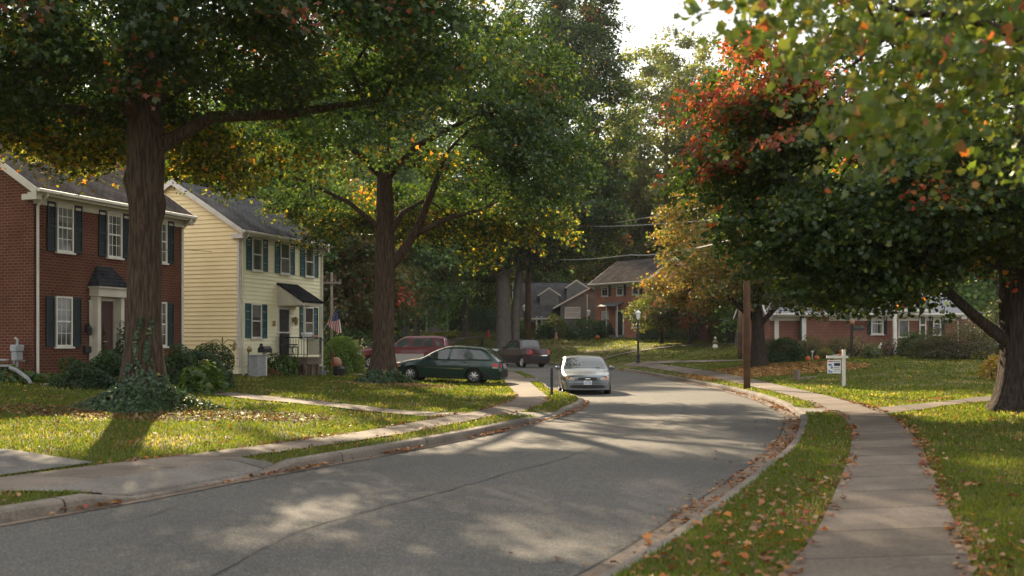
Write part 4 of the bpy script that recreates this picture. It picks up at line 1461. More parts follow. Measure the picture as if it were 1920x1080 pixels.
shrub('smaller reddish bush beside the bushy green one on the far lawn', sp(842, 93), 0.5, 0.5, 1.1, 700, 0.13, GO, [3, 3, 1], 258)
shrub('dark green bush between the oak trunk and the blue drum, behind the maroon van', sp(755, 88), 1.7, 1.3, 2.2, 3200, 0.16, GS, [3, 3, 1], 259, 1.6)
shrub('dark dense shrub behind the bright bush, left of the maroon van', sp(672, 70), 1.7, 1.4, 2.0, 3800, 0.13, GS, [3, 3, 1], 260, 1.6)
shrub('dense green shrub behind the flag', sp(616, 66), 1.5, 1.4, 2.3, 3600, 0.13, GS, [3, 4, 2], 261, 1.6)
for i, (px, Y, a, h, lab) in enumerate([(800, 132, 3.2, 3.6, 'dark hedge bush at the back of the far lawn, behind the two posts'), (850, 133, 3.6, 3.8, 'dark hedge bush in the middle of the far lawn back edge'),
                                        (890, 131, 3.0, 3.4, 'dark hedge bush at the back right of the far lawn')]):
    shrub(lab, sp(px, Y), a, 1.8, h, 3800, 0.22, GS, [5, 3, 0.7], 270 + i, 2.2, 'hedge', 'dark hedge along the far lawn', 'hedge')


# ------------------------------------------------------------------ ivy
def ivy(label, c, r0, mound_r, mound_h, climbs, n, seed, size=0.1):
    rng = np.random.default_rng(seed)
    x, y = c
    z = zt(x, y)
    P, N = [], []
    a = rng.uniform(0, 2 * math.pi, n)
    q = rng.uniform(0, 1, n) ** 0.75
    wob = 1 + 0.18 * np.sin(3 * a + 1) + 0.12 * np.sin(5 * a + seed)
    rr = r0 + (mound_r * wob - r0) * q
    hh = mound_h * (1 - q) ** 1.7 + 0.12 * rng.uniform(0.2, 1, n) * (1 - q ** 4)
    P.append(np.stack([np.cos(a) * rr, np.sin(a) * rr, hh], 1))
    N.append(np.stack([np.cos(a), np.sin(a), 0.9 + q], 1))
    for ang, h, wd, m in climbs:
        t = rng.uniform(0, 1, m) ** 1.3
        aa = ang + rng.normal(0, wd, m) * (1 - 0.55 * t) + 0.14 * np.sin(t * 9 + ang)
        hh = t * h
        rr = r0 * (1 - 0.08 * t) + 0.03 + rng.uniform(0, 0.07, m) + 0.3 * np.exp(-hh / 0.35)
        P.append(np.stack([np.cos(aa) * rr, np.sin(aa) * rr, hh], 1))
        N.append(np.stack([np.cos(aa) * 1.3, np.sin(aa) * 1.3, np.full(m, 0.5)], 1))
    P, N = np.concatenate(P), np.concatenate(N)
    g = np.array([zt(x + p[0], y + p[1]) - z if abs(p[2]) < 0.6 else 0 for p in P])
    P[:, 2] += g * 0.8
    V, F, k = leaves(P, np.full(len(P), size), N + rng.normal(size=P.shape) * 0.45, T_TRI, rng)
    c = palette(len(P), [(0.018, 0.045, 0.014), (0.035, 0.07, 0.02), (0.07, 0.1, 0.03), (0.2, 0.17, 0.04)], [5, 4, 1, 0.12], rng, 0.3)
    o = np_mesh('ivy', V, F, M['leafglossy'], np.repeat(c, k, axis=0))
    o.location = (x, y, z)
    return tag(o, label, 'ivy')


ivy('dark glossy ivy mounded round the huge left oak and climbing its trunk', (tx, ty), 0.42, 1.5, 0.52,
    [(-1.45, 1.95, 0.09, 230), (-0.95, 2.0, 0.08, 220), (-1.9, 1.0, 0.16, 130), (-1.3, 0.75, 0.9, 800), (0.2, 0.7, 1.2, 500), (2.6, 0.7, 1.2, 350)], 5200, 8, 0.09)
ivy('low leafy ivy mound spread round the foot of the forked oak', (sx_, sy_), 0.5, 1.25, 0.4,
    [(-1.5, 0.5, 1.2, 300)], 2000, 9, 0.11)
# ------------------------------------------------------------------ houses: local x runs along the front (left to right), y into the house
class Face:
    """maps photo pixels on a vertical facade to (along, up)"""
    def __init__(s, O, d, zb):
        s.O, s.d, s.zb = O, d, zb

    def u(s, px, out=0.0):
        ox, oy = s.O[0] + out * s.d[1], s.O[1] - out * s.d[0]
        k = (px - 960.0) / FPX
        return (k * oy - ox) / (s.d[0] - k * s.d[1])

    def z(s, px, py, out=0.0):
        u = s.u(px, out)
        Y = s.O[1] - out * s.d[0] + u * s.d[1]
        return CAM_H + (HOR - py) * Y / FPX - s.zb

    def rect(s, x0, x1, y0, y1):
        a, b = s.u(x0), s.u(x1)
        m = (x0 + x1) / 2
        return (a + b) / 2, s.z(m, y1), b - a, s.z(m, y0) - s.z(m, y1)


def window(t, xc, z0, w_, h_, shut=None, cols=2, rows=2, glass='glass', sw=0.3, y=0.0, rot=0.0, frame='white', hung=True, sgap=0.03, bar=0.055):
    fr = MB()
    a, b = -w_ / 2, w_ / 2
    fr.box(a, a + bar, -0.06, 0, 0, h_).box(b - bar, b, -0.06, 0, 0, h_)
    fr.box(a + bar, b - bar, -0.06, 0, h_ - bar, h_).box(a + bar, b - bar, -0.06, 0, 0, bar)
    if hung:
        fr.box(a + bar, b - bar, -0.05, -0.002, h_ * 0.5 - 0.025, h_ * 0.5 + 0.025)
    iw, ih = w_ - 2 * bar, h_ - 2 * bar
    for c in range(1, cols):
        x = a + bar + iw * c / cols
        fr.box(x - 0.01, x + 0.01, -0.03, -0.004, bar, h_ - bar)
    for r_ in range(1, rows):
        z = bar + ih * r_ / rows
        fr.box(a + bar, b - bar, -0.028, -0.005, z - 0.01, z + 0.01)
    f = fr.build('window', M[frame], t, bevel=0.006)
    f.location = (xc, y, z0)
    f.rotation_euler = (0, 0, rot)
    MB().box(a + bar * 0.6, b - bar * 0.6, -0.018, -0.001, bar * 0.6, h_ - bar * 0.6).build('pane', M[glass], f)
    if glass == 'glass' and hung and w_ > 0.5:
        style = int(abs(xc * 37 + z0 * 11)) % 3
        cu = MB()
        i0, i1, j0, j1 = a + bar, b - bar, bar, h_ - bar
        if style == 0:
            cu.box(i0, i0 + iw * 0.26, -0.0205, -0.0185, j0, j1).box(i1 - iw * 0.2, i1, -0.0205, -0.0185, j0, j1)
        elif style == 1:
            cu.box(i0, i1, -0.0205, -0.0185, j0 + ih * 0.62, j1)
        else:
            cu.box(i0, i1, -0.0205, -0.0185, j0, j0 + ih * 0.47)
        cu.build('curtain', M['curtain'], f)
    MB().box(a - 0.05, b + 0.05, -0.1, 0.001, -0.06, -0.002).build('sill', M[frame], f, bevel=0.008)
    if shut:
        for sgn in (-1, 1):
            s = MB()
            x0 = (b + sgap) if sgn > 0 else (a - sgap - sw)
            s.box(x0, x0 + 0.04, -0.05, -0.012, 0, h_).box(x0 + sw - 0.04, x0 + sw, -0.05, -0.012, 0, h_)
            for zz in (0, h_ * 0.47, h_ - 0.07):
                s.box(x0 + 0.04, x0 + sw - 0.04, -0.05, -0.012, zz, zz + 0.07)
            n = max(6, int(h_ / 0.07))
            for k in range(n):
                z = 0.05 + (h_ - 0.1) * k / n
                s.add([(x0 + 0.04, -0.016, z), (x0 + sw - 0.04, -0.016, z), (x0 + sw - 0.04, -0.042, z - 0.045), (x0 + 0.04, -0.042, z - 0.045)], [(0, 1, 2, 3)])
            s.box(x0 + 0.02, x0 + sw - 0.02, -0.014, -0.003, 0.01, h_ - 0.01)
            o = s.build('shutter', M[shut], t)
            o.location = (xc, y, z0)
            o.rotation_euler = (0, 0, rot)
    return f


def brick_walls(t, L, d, he, rise, m, z0=-1.2):
    mb = MB()
    ym = d / 2
    mb.poly([(0, 0, z0), (L, 0, z0), (L, 0, he), (0, 0, he)])
    mb.poly([(L, d, z0), (0, d, z0), (0, d, he), (L, d, he)])
    mb.poly([(0, d, z0), (0, 0, z0), (0, 0, he), (0, ym, he + rise), (0, d, he)])
    mb.poly([(L, 0, z0), (L, d, z0), (L, d, he), (L, ym, he + rise), (L, 0, he)])
    return mb.build('wall', M[m], t)


def siding_wall(mb, A, B, prof, z0, z1, lap=0.165, proud=0.032, n=(0, -1)):
    """clapboards from A to B (2D); prof(z) -> (t0, t1) clear part of the wall at that height"""
    A, B = np.array(A, float), np.array(B, float)
    nn = np.array(n, float)
    z = z0
    while z < z1 - 1e-3:
        zt_ = min(z + lap, z1)
        a0, a1 = prof(z)
        b0, b1 = prof(zt_)
        P = lambda t, o, zz: (*(A + (B - A) * t + nn * o), zz)
        mb.add([P(a0, proud, z), P(a1, proud, z), P(b1, 0.003, zt_), P(b0, 0.003, zt_)], [(0, 1, 2, 3)])
        mb.add([P(a0, 0, z), P(a1, 0, z), P(a1, proud, z), P(a0, proud, z)], [(0, 1, 2, 3)])
        z = zt_


def gable_roof(t, L, d, he, rise, m, ov=0.32, gov=0.2, trim='white', th=0.11, gutter=True, chimney=None, fascia=0.2):
    s = rise / (d / 2)
    zr = he + rise + 0.06
    e = he + 0.06 - ov * s
    mb = MB()
    nz = math.sqrt(1 + s * s)
    dn = th
    x0, x1 = -gov, L + gov
    # front and rear slopes, butted at the ridge
    mb.prism([(x0, -ov, e), (x1, -ov, e), (x1, d / 2, zr), (x0, d / 2, zr)], (0, 0, -dn))
    mb.prism([(x0, d / 2 + 0.001, zr), (x1, d / 2 + 0.001, zr), (x1, d + ov, e), (x0, d + ov, e)], (0, 0, -dn))
    r = mb.build('roof', M[m], t)
    rc = MB()
    rc.tube([(x0, d / 2, zr + 0.0), (x1, d / 2, zr + 0.0)], 0.07, 8)
    rc.build('ridge_cap', M['roofdark'], r)
    for xa, xb in ((x0 - 0.035, x0 - 0.002), (x1 + 0.002, x1 + 0.035)):
        f = MB()
        for ya, za, yb, zb_ in ((-ov - 0.02, e, d / 2, zr), (d + ov + 0.02, e, d / 2, zr)):
            f.prism([(xa, ya, za - 0.015), (xa, yb, zb_ - 0.015), (xa, yb, zb_ - fascia - 0.05), (xa, ya, za - fascia)], (xb - xa, 0, 0))
        f.build('rake_board', M[trim], t)
    # soffit and frieze below the eaves
    c = MB()
    c.box(x0, x1, -ov + 0.01, -0.002, e - 0.17, e - 0.125)
    c.box(x0 + 0.02, x1 - 0.02, -ov - 0.018, -ov + 0.008, e - 0.2, e - 0.01)
    c.box(0, L, -0.03, -0.0025, e - 0.17 - 0.26, e - 0.172)
    # boxed cornice returns at the gable ends
    for xa, xb in ((x0, -0.003), (L + 0.003, x1)):
        c.box(xa, xb, -ov + 0.012, 0.22, e - 0.34, e - 0.172)
    c.build('cornice', M[trim], t)
    if gutter:
        g = MB()
        path = [(x0 - 0.02, -ov - 0.075, e - 0.075), (x1 + 0.02, -ov - 0.075, e - 0.085)]
        g.box(x0 - 0.02, x1 + 0.02, -ov - 0.13, -ov - 0.02, e - 0.13, e - 0.03)
        g.build('gutter', M['white'], t, bevel=0.02)
    return e, zr


def downspout(t, x, e, ov, zbot, y=-0.055, m='white'):
    b = MB()
    b.tube([(x, -ov - 0.075, e - 0.12), (x, -ov - 0.06, e - 0.22), (x, y, e - 0.22 - ov * 0.8), (x, y, zbot + 0.12), (x, y - 0.1, zbot)], 0.042, 6)
    return b.build('downspout', M[m], t, uv=False)


def arch_bricks(t, f_, xc, z, w_, m):
    MB().box(xc - w_ / 2 - 0.1, xc + w_ / 2 + 0.1, -0.02, -0.002, z, z + 0.2).build('brick_lintel', M[m], t)


# --- red brick colonial at the left
O = (-13.96, 31.1)
dr = (0.341, 0.94)
zb = 0.62
red = thing('brick_house', 'two storey red brick house with black shutters and cream trim behind the huge oak', 'house', (*O, zb), math.atan2(dr[1], dr[0]))
Lr, Dr, Her, Ris = 6.9, 5.95, 5.82, 1.95
rf = Face(O, dr, zb)
brick_walls(red, Lr, Dr, Her, Ris, 'brick')
e, zr = gable_roof(red, Lr, Dr, Her, Ris, 'roof', 0.34, 0.22, 'cream', fascia=0.24)
downspout(red, 0.12, e, 0.34, -0.25)
downspout(red, Lr - 0.08, e, 0.34, -0.2)
ub = rf.rect(107, 134, 382, 473)
for px0, px1, y0, y1 in ((107, 134, 382, 473), (202, 225, 397, 485), (288, 311, 412, 492)):
    xc, z0, w_, h_ = rf.rect(px0, px1, y0, y1)
    window(red, xc, ub[1], 0.68, ub[3], 'shutter_black', 3, 4, sw=0.33, sgap=0.05)
lbz = rf.rect(105, 132, 556, 650)
for px0, px1, y0, y1 in ((105, 132, 556, 650), (288, 310, 564, 650)):
    xc, z0, w_, h_ = rf.rect(px0, px1, y0, y1)
    window(red, xc, lbz[1], 0.68, lbz[3], 'shutter_black', 3, 4, sw=0.33, sgap=0.05)
    arch_bricks(red, rf, xc, lbz[1] + lbz[3] + 0.0, 0.68, 'brick')
# doorway with its hood
xa, xb = rf.u(184, 0.35), rf.u(238, 0.35)
zt0, zt1 = rf.z(190, 556, 0.3), rf.z(190, 537, 0.3)
por = MB()
por.box(xa + 0.05, xa + 0.2, -0.3, -0.002, -0.2, zt0).box(xb - 0.2, xb - 0.05, -0.3, -0.002, -0.2, zt0)
por.box(xa, xb, -0.38, -0.003, zt0, zt1 - 0.06).box(xa - 0.06, xb + 0.06, -0.45, -0.004, zt1 - 0.06, zt1)
por.build('door_surround', M['cream'], red, bevel=0.012)
zh = rf.z(205, 500, 0.1)
hd = MB()
ym = (xb + xa) / 2
hd.add([(xa - 0.08, -0.47, zt1 + 0.005), (xb + 0.08, -0.47, zt1 + 0.005), (xb - 0.3, -0.004, zh), (xa + 0.3, -0.004, zh), (xa - 0.08, -0.004, zt1 + 0.005), (xb + 0.08, -0.004, zt1 + 0.005)],
       [(0, 1, 2, 3), (0, 3, 4), (1, 5, 2), (0, 4, 5, 1)])
hd.build('hood_roof', M['roofdark'], red)
dxc = (xa + xb) / 2 - 0.12
dw = 0.95
jm = MB()
jm.box(dxc - dw / 2 - 0.1, dxc - dw / 2, -0.08, -0.003, -0.2, zt0 - 0.12).box(dxc + dw / 2, dxc + dw / 2 + 0.08, -0.08, -0.003, -0.2, zt0 - 0.12)
jm.box(xa + 0.2, xb - 0.2, -0.07, -0.004, zt0 - 0.12, zt0 - 0.003).box(xb - 0.3, xb - 0.2, -0.08, -0.003, -0.2, zt0 - 0.12)
jm.build('door_frame', M['cream'], red)
dr_ = MB()
dr_.box(dxc - dw / 2, dxc + dw / 2, -0.045, -0.002, -0.2, zt0 - 0.12)
for k in range(2):
    for z0_, z1_ in ((0.1, 0.6), (0.72, 1.25), (1.36, 1.78)):
        x0_ = dxc - dw / 2 + 0.1 + k * 0.42
        dr_.box(x0_, x0_ + 0.33, -0.06, -0.0455, z0_, z1_)
door = dr_.build('door', M['door'], red)
MB().tube([(dxc + dw / 2 - 0.09, -0.045, 0.82), (dxc + dw / 2 - 0.09, -0.11, 0.82), (dxc + dw / 2 - 0.2, -0.11, 0.82)], 0.015, 6).build('handle', M['brass'], door, uv=False)
MB().box(dxc - 0.13, dxc + 0.13, -0.072, -0.0605, 0.62, 0.67).build('letter_slot', M['brass'], door)
MB().box(dxc + dw / 2 + 0.09, xb - 0.31, -0.03, -0.002, 0.2, zt0 - 0.14).build('sidelight', M['glass'], red)
MB().box(xa + 0.21, dxc - dw / 2 - 0.11, -0.03, -0.002, 0.2, zt0 - 0.14).build('sidelight', M['glass'], red)
for sx in (xa - 0.16, xb + 0.14):
    q = MB()
    q.box(sx - 0.05, sx + 0.05, -0.03, -0.003, 1.5, 1.72)
    q.tube([(sx, -0.03, 1.66), (sx, -0.14, 1.78), (sx, -0.16, 1.72)], 0.014, 6)
    q.lathe([(0.02, 0.3), (0.075, 0.22), (0.085, 0.2), (0.07, 0.0), (0.03, -0.03)], (sx, -0.16, 1.42), 8)
    q.build('wall_lantern', M['iron'], red, uv=False)
MB().box(xa - 0.28, xa - 0.02, -0.12, -0.003, 0.86, 1.06).build('mailbox', M['iron'], red, bevel=0.02)
MB().box(xa - 0.1, xb + 0.2, -1.2, -0.005, -0.9, -0.22).build('door_step', M['foundation'], red)

# wreath on the door
c = Vector((dxc, -0.075, 1.3))
wr = MB()
for k in range(26):
    a = 2 * math.pi * k / 26
    wr.tube([c + Vector((0.17 * math.cos(a), 0, 0.2 * math.sin(a))), c + Vector((0.23 * math.cos(a + 0.25), -0.05, 0.27 * math.sin(a + 0.25)))], [0.02, 0.006], 5)
wr.lathe([(0.0, 0), (0.05, 0.02), (0.06, 0.05), (0.0, 0.09)], c + Vector((-0.02, -0.07, 0.02)), 8)
wo = wr.build('door_wreath', M['stem'], None, uv=False)
wo.matrix_world = Matrix.Translation((*O, zb)) @ Matrix.Rotation(math.atan2(dr[1], dr[0]), 4, 'Z')
tag(wo, 'small dried wreath with a pale flower hanging on the dark red front door', 'wreath')
fl = MB().lathe([(0.0, 0), (0.06, 0.01), (0.065, 0.03), (0.0, 0.05)], c + Vector((-0.03, -0.1, -0.12)), 8)
fl.build('flower', M['cream'], wo, uv=False)

# --- yellow house with teal shutters
O = (-10.7, 41.75)
dr = (0.338, 0.941)
zb = 0.58
yel = thing('siding_house', 'pale yellow clapboard house with teal shutters and small railed porch', 'house', (*O, zb), math.atan2(dr[1], dr[0]))
Ly, Dy, Hey, Riy = 6.43, 6.05, 5.77, 1.95
yf = Face(O, dr, zb)
mb = MB()
siding_wall(mb, (0, 0), (Ly, 0), lambda z: (0, 1), 0.32, Hey, n=(0, -1))
mb.box(0, Ly, 0.0, Dy, -0.0, Hey - 0.01)
mb.build('front_wall', M['siding2'], yel)
mb = MB()
def gprof(z):
    k = max(0.0, (z - Hey) / Riy) / 2
    return (min(k, 0.499), max(1 - k, 0.501))
siding_wall(mb, (-0.003, Dy), (-0.003, 0), gprof, 0.32, Hey + Riy, n=(-1, 0))
mb.build('gable_wall', M['siding'], yel)
mb = MB()
siding_wall(mb, (Ly + .003, 0), (Ly + .003, Dy), gprof, 0.32, Hey + Riy, n=(1, 0))
mb.build('gable_wall', M['siding'], yel)
MB().box(0.02, Ly - 0.02, 0.02, Dy - 0.02, -1.2, 0.319).build('foundation', M['foundation'], yel)
e, zr = gable_roof(yel, Ly, Dy, Hey, Riy, 'roof2', 0.3, 0.18, 'white')
cb = MB()
for x in (0, Ly):
    cb.box(x - 0.035, x + 0.06, -0.035, 0.06, 0.3, Hey - 0.3)
cb.build('corner_board', M['white'], yel)
downspout(yel, 0.14, e, 0.3, -0.1, -0.08)
downspout(yel, Ly - 0.1, e, 0.3, -0.1, -0.08)
ch = MB().box(Ly - 1.9, Ly - 1.25, Dy / 2 + 0.1, Dy / 2 + 0.7, Hey + 0.9, Hey + Riy + 0.65)
ch.build('chimney', M['brick2'], yel)
uy = yf.rect(474, 487, 447, 508)
for px0, px1, y0, y1 in ((474, 487, 447, 508), (527, 538.5, 456, 516), (573, 584, 463, 521)):
    xc, z0, w_, h_ = yf.rect(px0, px1, y0, y1)
    window(yel, xc, uy[1], 0.74, uy[3], 'shutter_teal', 1, 1, sw=0.36, y=-0.015)
ly_ = yf.rect(472, 486, 570, 634)
for px0, px1, y0, y1 in ((472, 486, 570, 634), (572, 583.5, 576, 634)):
    xc, z0, w_, h_ = yf.rect(px0, px1, y0, y1)
    window(yel, xc, ly_[1], 0.74, ly_[3], 'shutter_teal', 1, 1, sw=0.36, y=-0.015)
# storm door
xc, z0, w_, h_ = yf.rect(524, 538, 576, 666)
f = MB()
a, b = xc - 0.48, xc + 0.48
f.box(a, a + 0.09, -0.06, -0.004, 0.6, z0 + h_).box(b - 0.09, b, -0.06, -0.004, 0.6, z0 + h_).box(a + .09, b - .09, -0.06, -0.004, z0 + h_ - 0.1, z0 + h_)
f.build('door_frame', M['white'], yel)
f = MB().box(a + 0.09, b - 0.09, -0.035, -0.003, 0.6, z0 + h_ - 0.1)
dd = f.build('storm_door', M['doordark'], yel)
MB().box(a + 0.09, b - 0.09, -0.045, -0.0355, 1.62, 1.68).build('cross_rail', M['white'], dd)
MB().tube([(b - 0.14, -0.036, 1.5), (b - 0.14, -0.09, 1.5), (b - 0.14, -0.09, 1.62)], 0.012, 6).build('handle', M['steel'], dd, uv=False)
# porch hood
u0, u1, out = yf.u(519), yf.u(604, 1.25), 1.25
hz1, hz0 = yf.z(519, 533), yf.z(570, 568, 1.25)
h = MB()
h.prism([(u0 - 0.05, -0.02, hz1), (u1 + 0.05, -0.02, hz1), (u1 + 0.05, -out - 0.05, hz0 + 0.02), (u0 - 0.05, -out - 0.05, hz0 + 0.02)], (0, 0, 0.07))
h.build('hood_roof', M['roofdark'], yel)
h = MB()
for x in (u0, u1 - 0.05):
    h.prism([(x, -0.02, hz1 - 0.005), (x, -out, hz0 + 0.015), (x, -out, hz0 - 0.1), (x, -0.02, hz0 - 0.1)], (0.05, 0, 0))
h.box(u0 + 0.05, u1 - 0.05, -out, -out + 0.06, hz0 - 0.1, hz0 + 0.01)
h.build('hood_side', M['cream'], yel)
# deck, posts and iron railing
zdk = 0.62
pd = 1.4
v0, v1 = yf.u(521), yf.u(604, 1.4)
dk = MB().box(v0, v1, -pd, -0.02, zdk - 0.06, zdk).box(v0 + 0.03, v1 - 0.03, -pd + 0.03, -pd + 0.08, zdk - 0.3, zdk - 0.061)
dk.box(v0 + 0.03, v0 + 0.08, -pd + 0.081, -0.03, zdk - 0.3, zdk - 0.061)
for x in (v0 + 0.1, (v0 + v1) / 2, v1 - 0.1):
    dk.box(x - 0.06, x + 0.06, -pd + 0.1, -pd + 0.22, -0.6, zdk - 0.062)
dk.box(v1 - 0.8, v1 - 0.16, -pd + 0.2, -0.1, -0.5, zdk - 0.31)
deck = dk.build('porch_deck', M['deck'], yel)
st = MB()
for k in range(3):
    st.box(v1 + 0.02 + k * 0.28, v1 + 0.32 + k * 0.28, -pd + 0.15, -0.2, zdk - 0.2 * (k + 1) - 0.04, zdk - 0.2 * (k + 1))
    st.box(v1 + 0.03 + k * 0.28, v1 + 0.06 + k * 0.28, -pd + 0.16, -0.21, -0.6, zdk - 0.2 * (k + 1) - 0.041)
st.build('porch_step', M['steel'], yel)
ra = MB()
def rail(p, q, h0=0.12, h1=0.82, n=10):
    p, q = Vector(p), Vector(q)
    ra.tube([p + Vector((0, 0, h1)), q + Vector((0, 0, h1))], 0.022, 6)
    ra.tube([p + Vector((0, 0, h0)), q + Vector((0, 0, h0))], 0.014, 6)
    for k in range(n + 1):
        b_ = p.lerp(q, k / n)
        r_ = 0.018 if k in (0, n) else 0.009
        ra.tube([b_ + Vector((0, 0, 0 if k in (0, n) else h0)), b_ + Vector((0, 0, h1))], r_, 5)
rail((v0 + 0.03, -0.05, zdk), (v0 + 0.03, -pd + 0.03, zdk), n=10)
rail((v0 + 0.03, -pd + 0.03, zdk), (v1 - 0.03, -pd + 0.03, zdk), n=22)
ra.tube([(v1 - 0.03, -pd + 0.03, zdk + 0.82), (v1 + 0.75, -pd + 0.03, zdk + 0.3), (v1 + 0.75, -pd + 0.03, -0.1)], 0.016, 6)
ra.build('railing', M['iron'], yel, uv=False)
po = MB()
for x in (u0 + 0.12, u1 - 0.12):
    MB().tube([(x, -out + 0.03, zdk), (x, -out + 0.03, hz0 - 0.1)], 0.035, 6).build('porch_post', M['cream'], yel, uv=False)
q = MB()
sx = xc + 0.75
q.box(sx - 0.06, sx + 0.06, -0.05, -0.02, 2.1, 2.3)
q.lathe([(0.02, 0.34), (0.09, 0.26), (0.1, 0.22), (0.07, 0.0), (0.02, -0.04)], (sx, -0.16, 2.0), 8)
q.tube([(sx, -0.05, 2.25), (sx, -0.16, 2.34)], 0.012, 5)
q.build('wall_lantern', M['brass'], yel, uv=False)
MB().box(xc - 0.85, xc - 0.72, -0.1, -0.02, 1.9, 2.12).build('wall_box', M['brass'], yel, bevel=0.02)

# --- orange brick house, far centre right
O = (8.25, 106.0)
dr = (0.6, -0.8)
zb = zt(10.5, 103) - 0.1
far = thing('brick_house', 'two storey orange brick house with grey roof beyond the lamp post', 'house', (*O, zb), math.atan2(dr[1], dr[0]))
ff = Face(O, dr, zb)
Lf = ff.u(1214)
Hef = ff.z(1214, 520)
brick_walls(far, Lf, 6.6, Hef, 2.1, 'brick2', -2.5)
e, zr = gable_roof(far, Lf, 6.6, Hef, 2.1, 'roof', 0.6, 0.35, 'white', fascia=0.28)
downspout(far, Lf - 0.15, e, 0.6, -0.3)
uw = ff.rect(1127, 1142, 529, 556)
for x0, x1 in ((1127, 1142), (1157, 1168), (1187, 1197)):
    xc, z0, w_, h_ = ff.rect(x0, x1, 529, 556)
    window(far, xc, uw[1], 0.98, uw[3], None, 2, 1, bar=0.11)
    MB().box(xc + 0.54, xc + 0.86, -0.05, -0.003, uw[1], uw[1] + uw[3]).build('shutter', M['shutter_black'], far)
lw = ff.rect(1128, 1142, 583, 613)
window(far, lw[0], lw[1], 0.98, lw[3], None, 1, 1, glass='glasspale', bar=0.11)
xc, z0, w_, h_ = ff.rect(1186, 1196, 600, 615)
window(far, xc, z0, 0.9, h_, None, 1, 1, bar=0.11)
xc, z0, w_, h_ = ff.rect(1157, 1168, 582, 628)
f = MB().box(xc - 0.55, xc - 0.45, -0.07, -0.003, z0, z0 + h_).box(xc + 0.45, xc + 0.55, -0.07, -0.003, z0, z0 + h_).box(xc - .45, xc + .45, -0.07, -0.003, z0 + h_ - 0.1, z0 + h_)
f.build('door_frame', M['white'], far)
MB().box(xc - 0.45, xc + 0.45, -0.03, -0.004, z0, z0 + h_ - 0.1).build('door', M['doordark'], far)
a0, a1 = ff.u(1135), ff.u(1170)
za = ff.z(1150, 574)
MB().prism([(a0, -0.02, za + 0.35), (a1, -0.02, za + 0.35), (a1 + 0.1, -1.1, za - 0.1), (a0 - 0.1, -1.1, za - 0.1)], (0, 0, 0.07)).build('awning', M['metalroof'], far)
s = MB()
for k in range(4):
    s.box(xc - 1.9 + k * 0.1, xc + 0.6, -2.2 + k * 0.35, -0.01 - 0.001 * k, -0.8, z0 - 0.22 * (3 - k) - 0.02)
s.box(xc - 2.1, xc - 1.7, -1.6, -0.6, z0 - 0.6, z0 + 0.9)
s.build('stone_steps', M['stone'], far)
for x in (xc - 0.8, xc + 0.75):
    MB().tube([(x, -1.05, z0 - 0.2), (x, -1.05, za - 0.08)], 0.045, 6).build('awning_post', M['white'], far, uv=False)

# --- grey house left of it
zb = zt(4.5, 109) - 0.1
O = (0.35, 112.5)
gry = thing('grey_house', 'low grey house with a white railed porch, partly hidden behind the brown utility pole', 'house', (*O, zb), 0)
gf = Face(O, (1.0, 0.0), zb)
ze = gf.z(1000, 578)
gd = 8.0
w1 = MB()
Lg = 8.4
w1.poly([(0, 0, -2), (Lg, 0, -2), (Lg, 0, ze), (0, 0, ze)])
w1.poly([(0, gd, -2), (0, 0, -2), (0, 0, ze), (0, gd / 2, ze + 2.9), (0, gd, ze)])
w1.poly([(Lg, 0, -2), (Lg, gd, -2), (Lg, gd, ze), (Lg, gd / 2, ze + 2.9), (Lg, 0, ze)])
w1.build('wall', M['brick3'], gry)
gable_roof(gry, Lg, gd, ze, 2.9, 'roof2', 1.5, 0.25, 'white', gutter=False)
pw = MB()
for px in (1006, 1016, 1041, 1047):
    x = gf.u(px, 1.3)
    MB().box(x - 0.09, x + 0.09, -1.4, -1.22, -0.6, ze - 0.9).build('porch_post', M['white'], gry)
MB().box(0.0, Lg - 3.6, -1.5, -0.003, -1.4, 0.3).build('porch_floor', M['deck'], gry)
x = gf.u(1011)
MB().box(x - 0.45, x + 0.45, -0.05, -0.004, 0.3, 2.4).build('door', M['doordark'], gry)
x = gf.u(985)
window(gry, x, 1.0, 1.1, 1.3, None, 2, 1)
# front gable wing
g0, g1 = gf.u(1051, 1.6), gf.u(1122, 1.6)
gw = MB()
zl = gf.z(1036, 575, 1.6)
zp = gf.z(1104, 541, 1.6)
gm = gf.u(1106, 1.6)
gw.prism([(g0, -1.6, -2), (g1, -1.6, -2), (g1, -1.6, zp - 0.5), (gm, -1.6, zp), (g0, -1.6, zl + 0.2)], (0, 2.4, 0))
gw.build('gable_wing', M['greysiding'], gry)
rr_ = MB()
rr_.prism([(g0 - 0.8, -1.85, zl - 0.12), (gm, -1.85, zp + 0.12), (gm, -1.85, zp + 0.0), (g0 - 0.8, -1.85, zl - 0.24)], (0, 4.5, 0))
rr_.prism([(gm + .001, -1.85, zp + 0.12), (g1 + 0.3, -1.85, zp - 0.5), (g1 + 0.3, -1.85, zp - 0.62), (gm + .001, -1.85, zp)], (0, 4.5, 0))
rr_.build('wing_roof', M['roof2'], gry)
rb = MB()
rb.prism([(g0 - 0.8, -1.9, zl - 0.1), (gm, -1.9, zp + 0.14), (gm, -1.9, zp - 0.04), (g0 - 0.8, -1.9, zl - 0.28)], (0, 0.045, 0))
rb.build('rake_board', M['white'], gry)
xc, z0, w_, h_ = gf.rect(1058, 1087, 577, 598)
window(gry, xc - 0.03, z0 + 0.05, 1.62, 1.15, None, 1, 1, glass='glasspale', y=-1.61, bar=0.09)
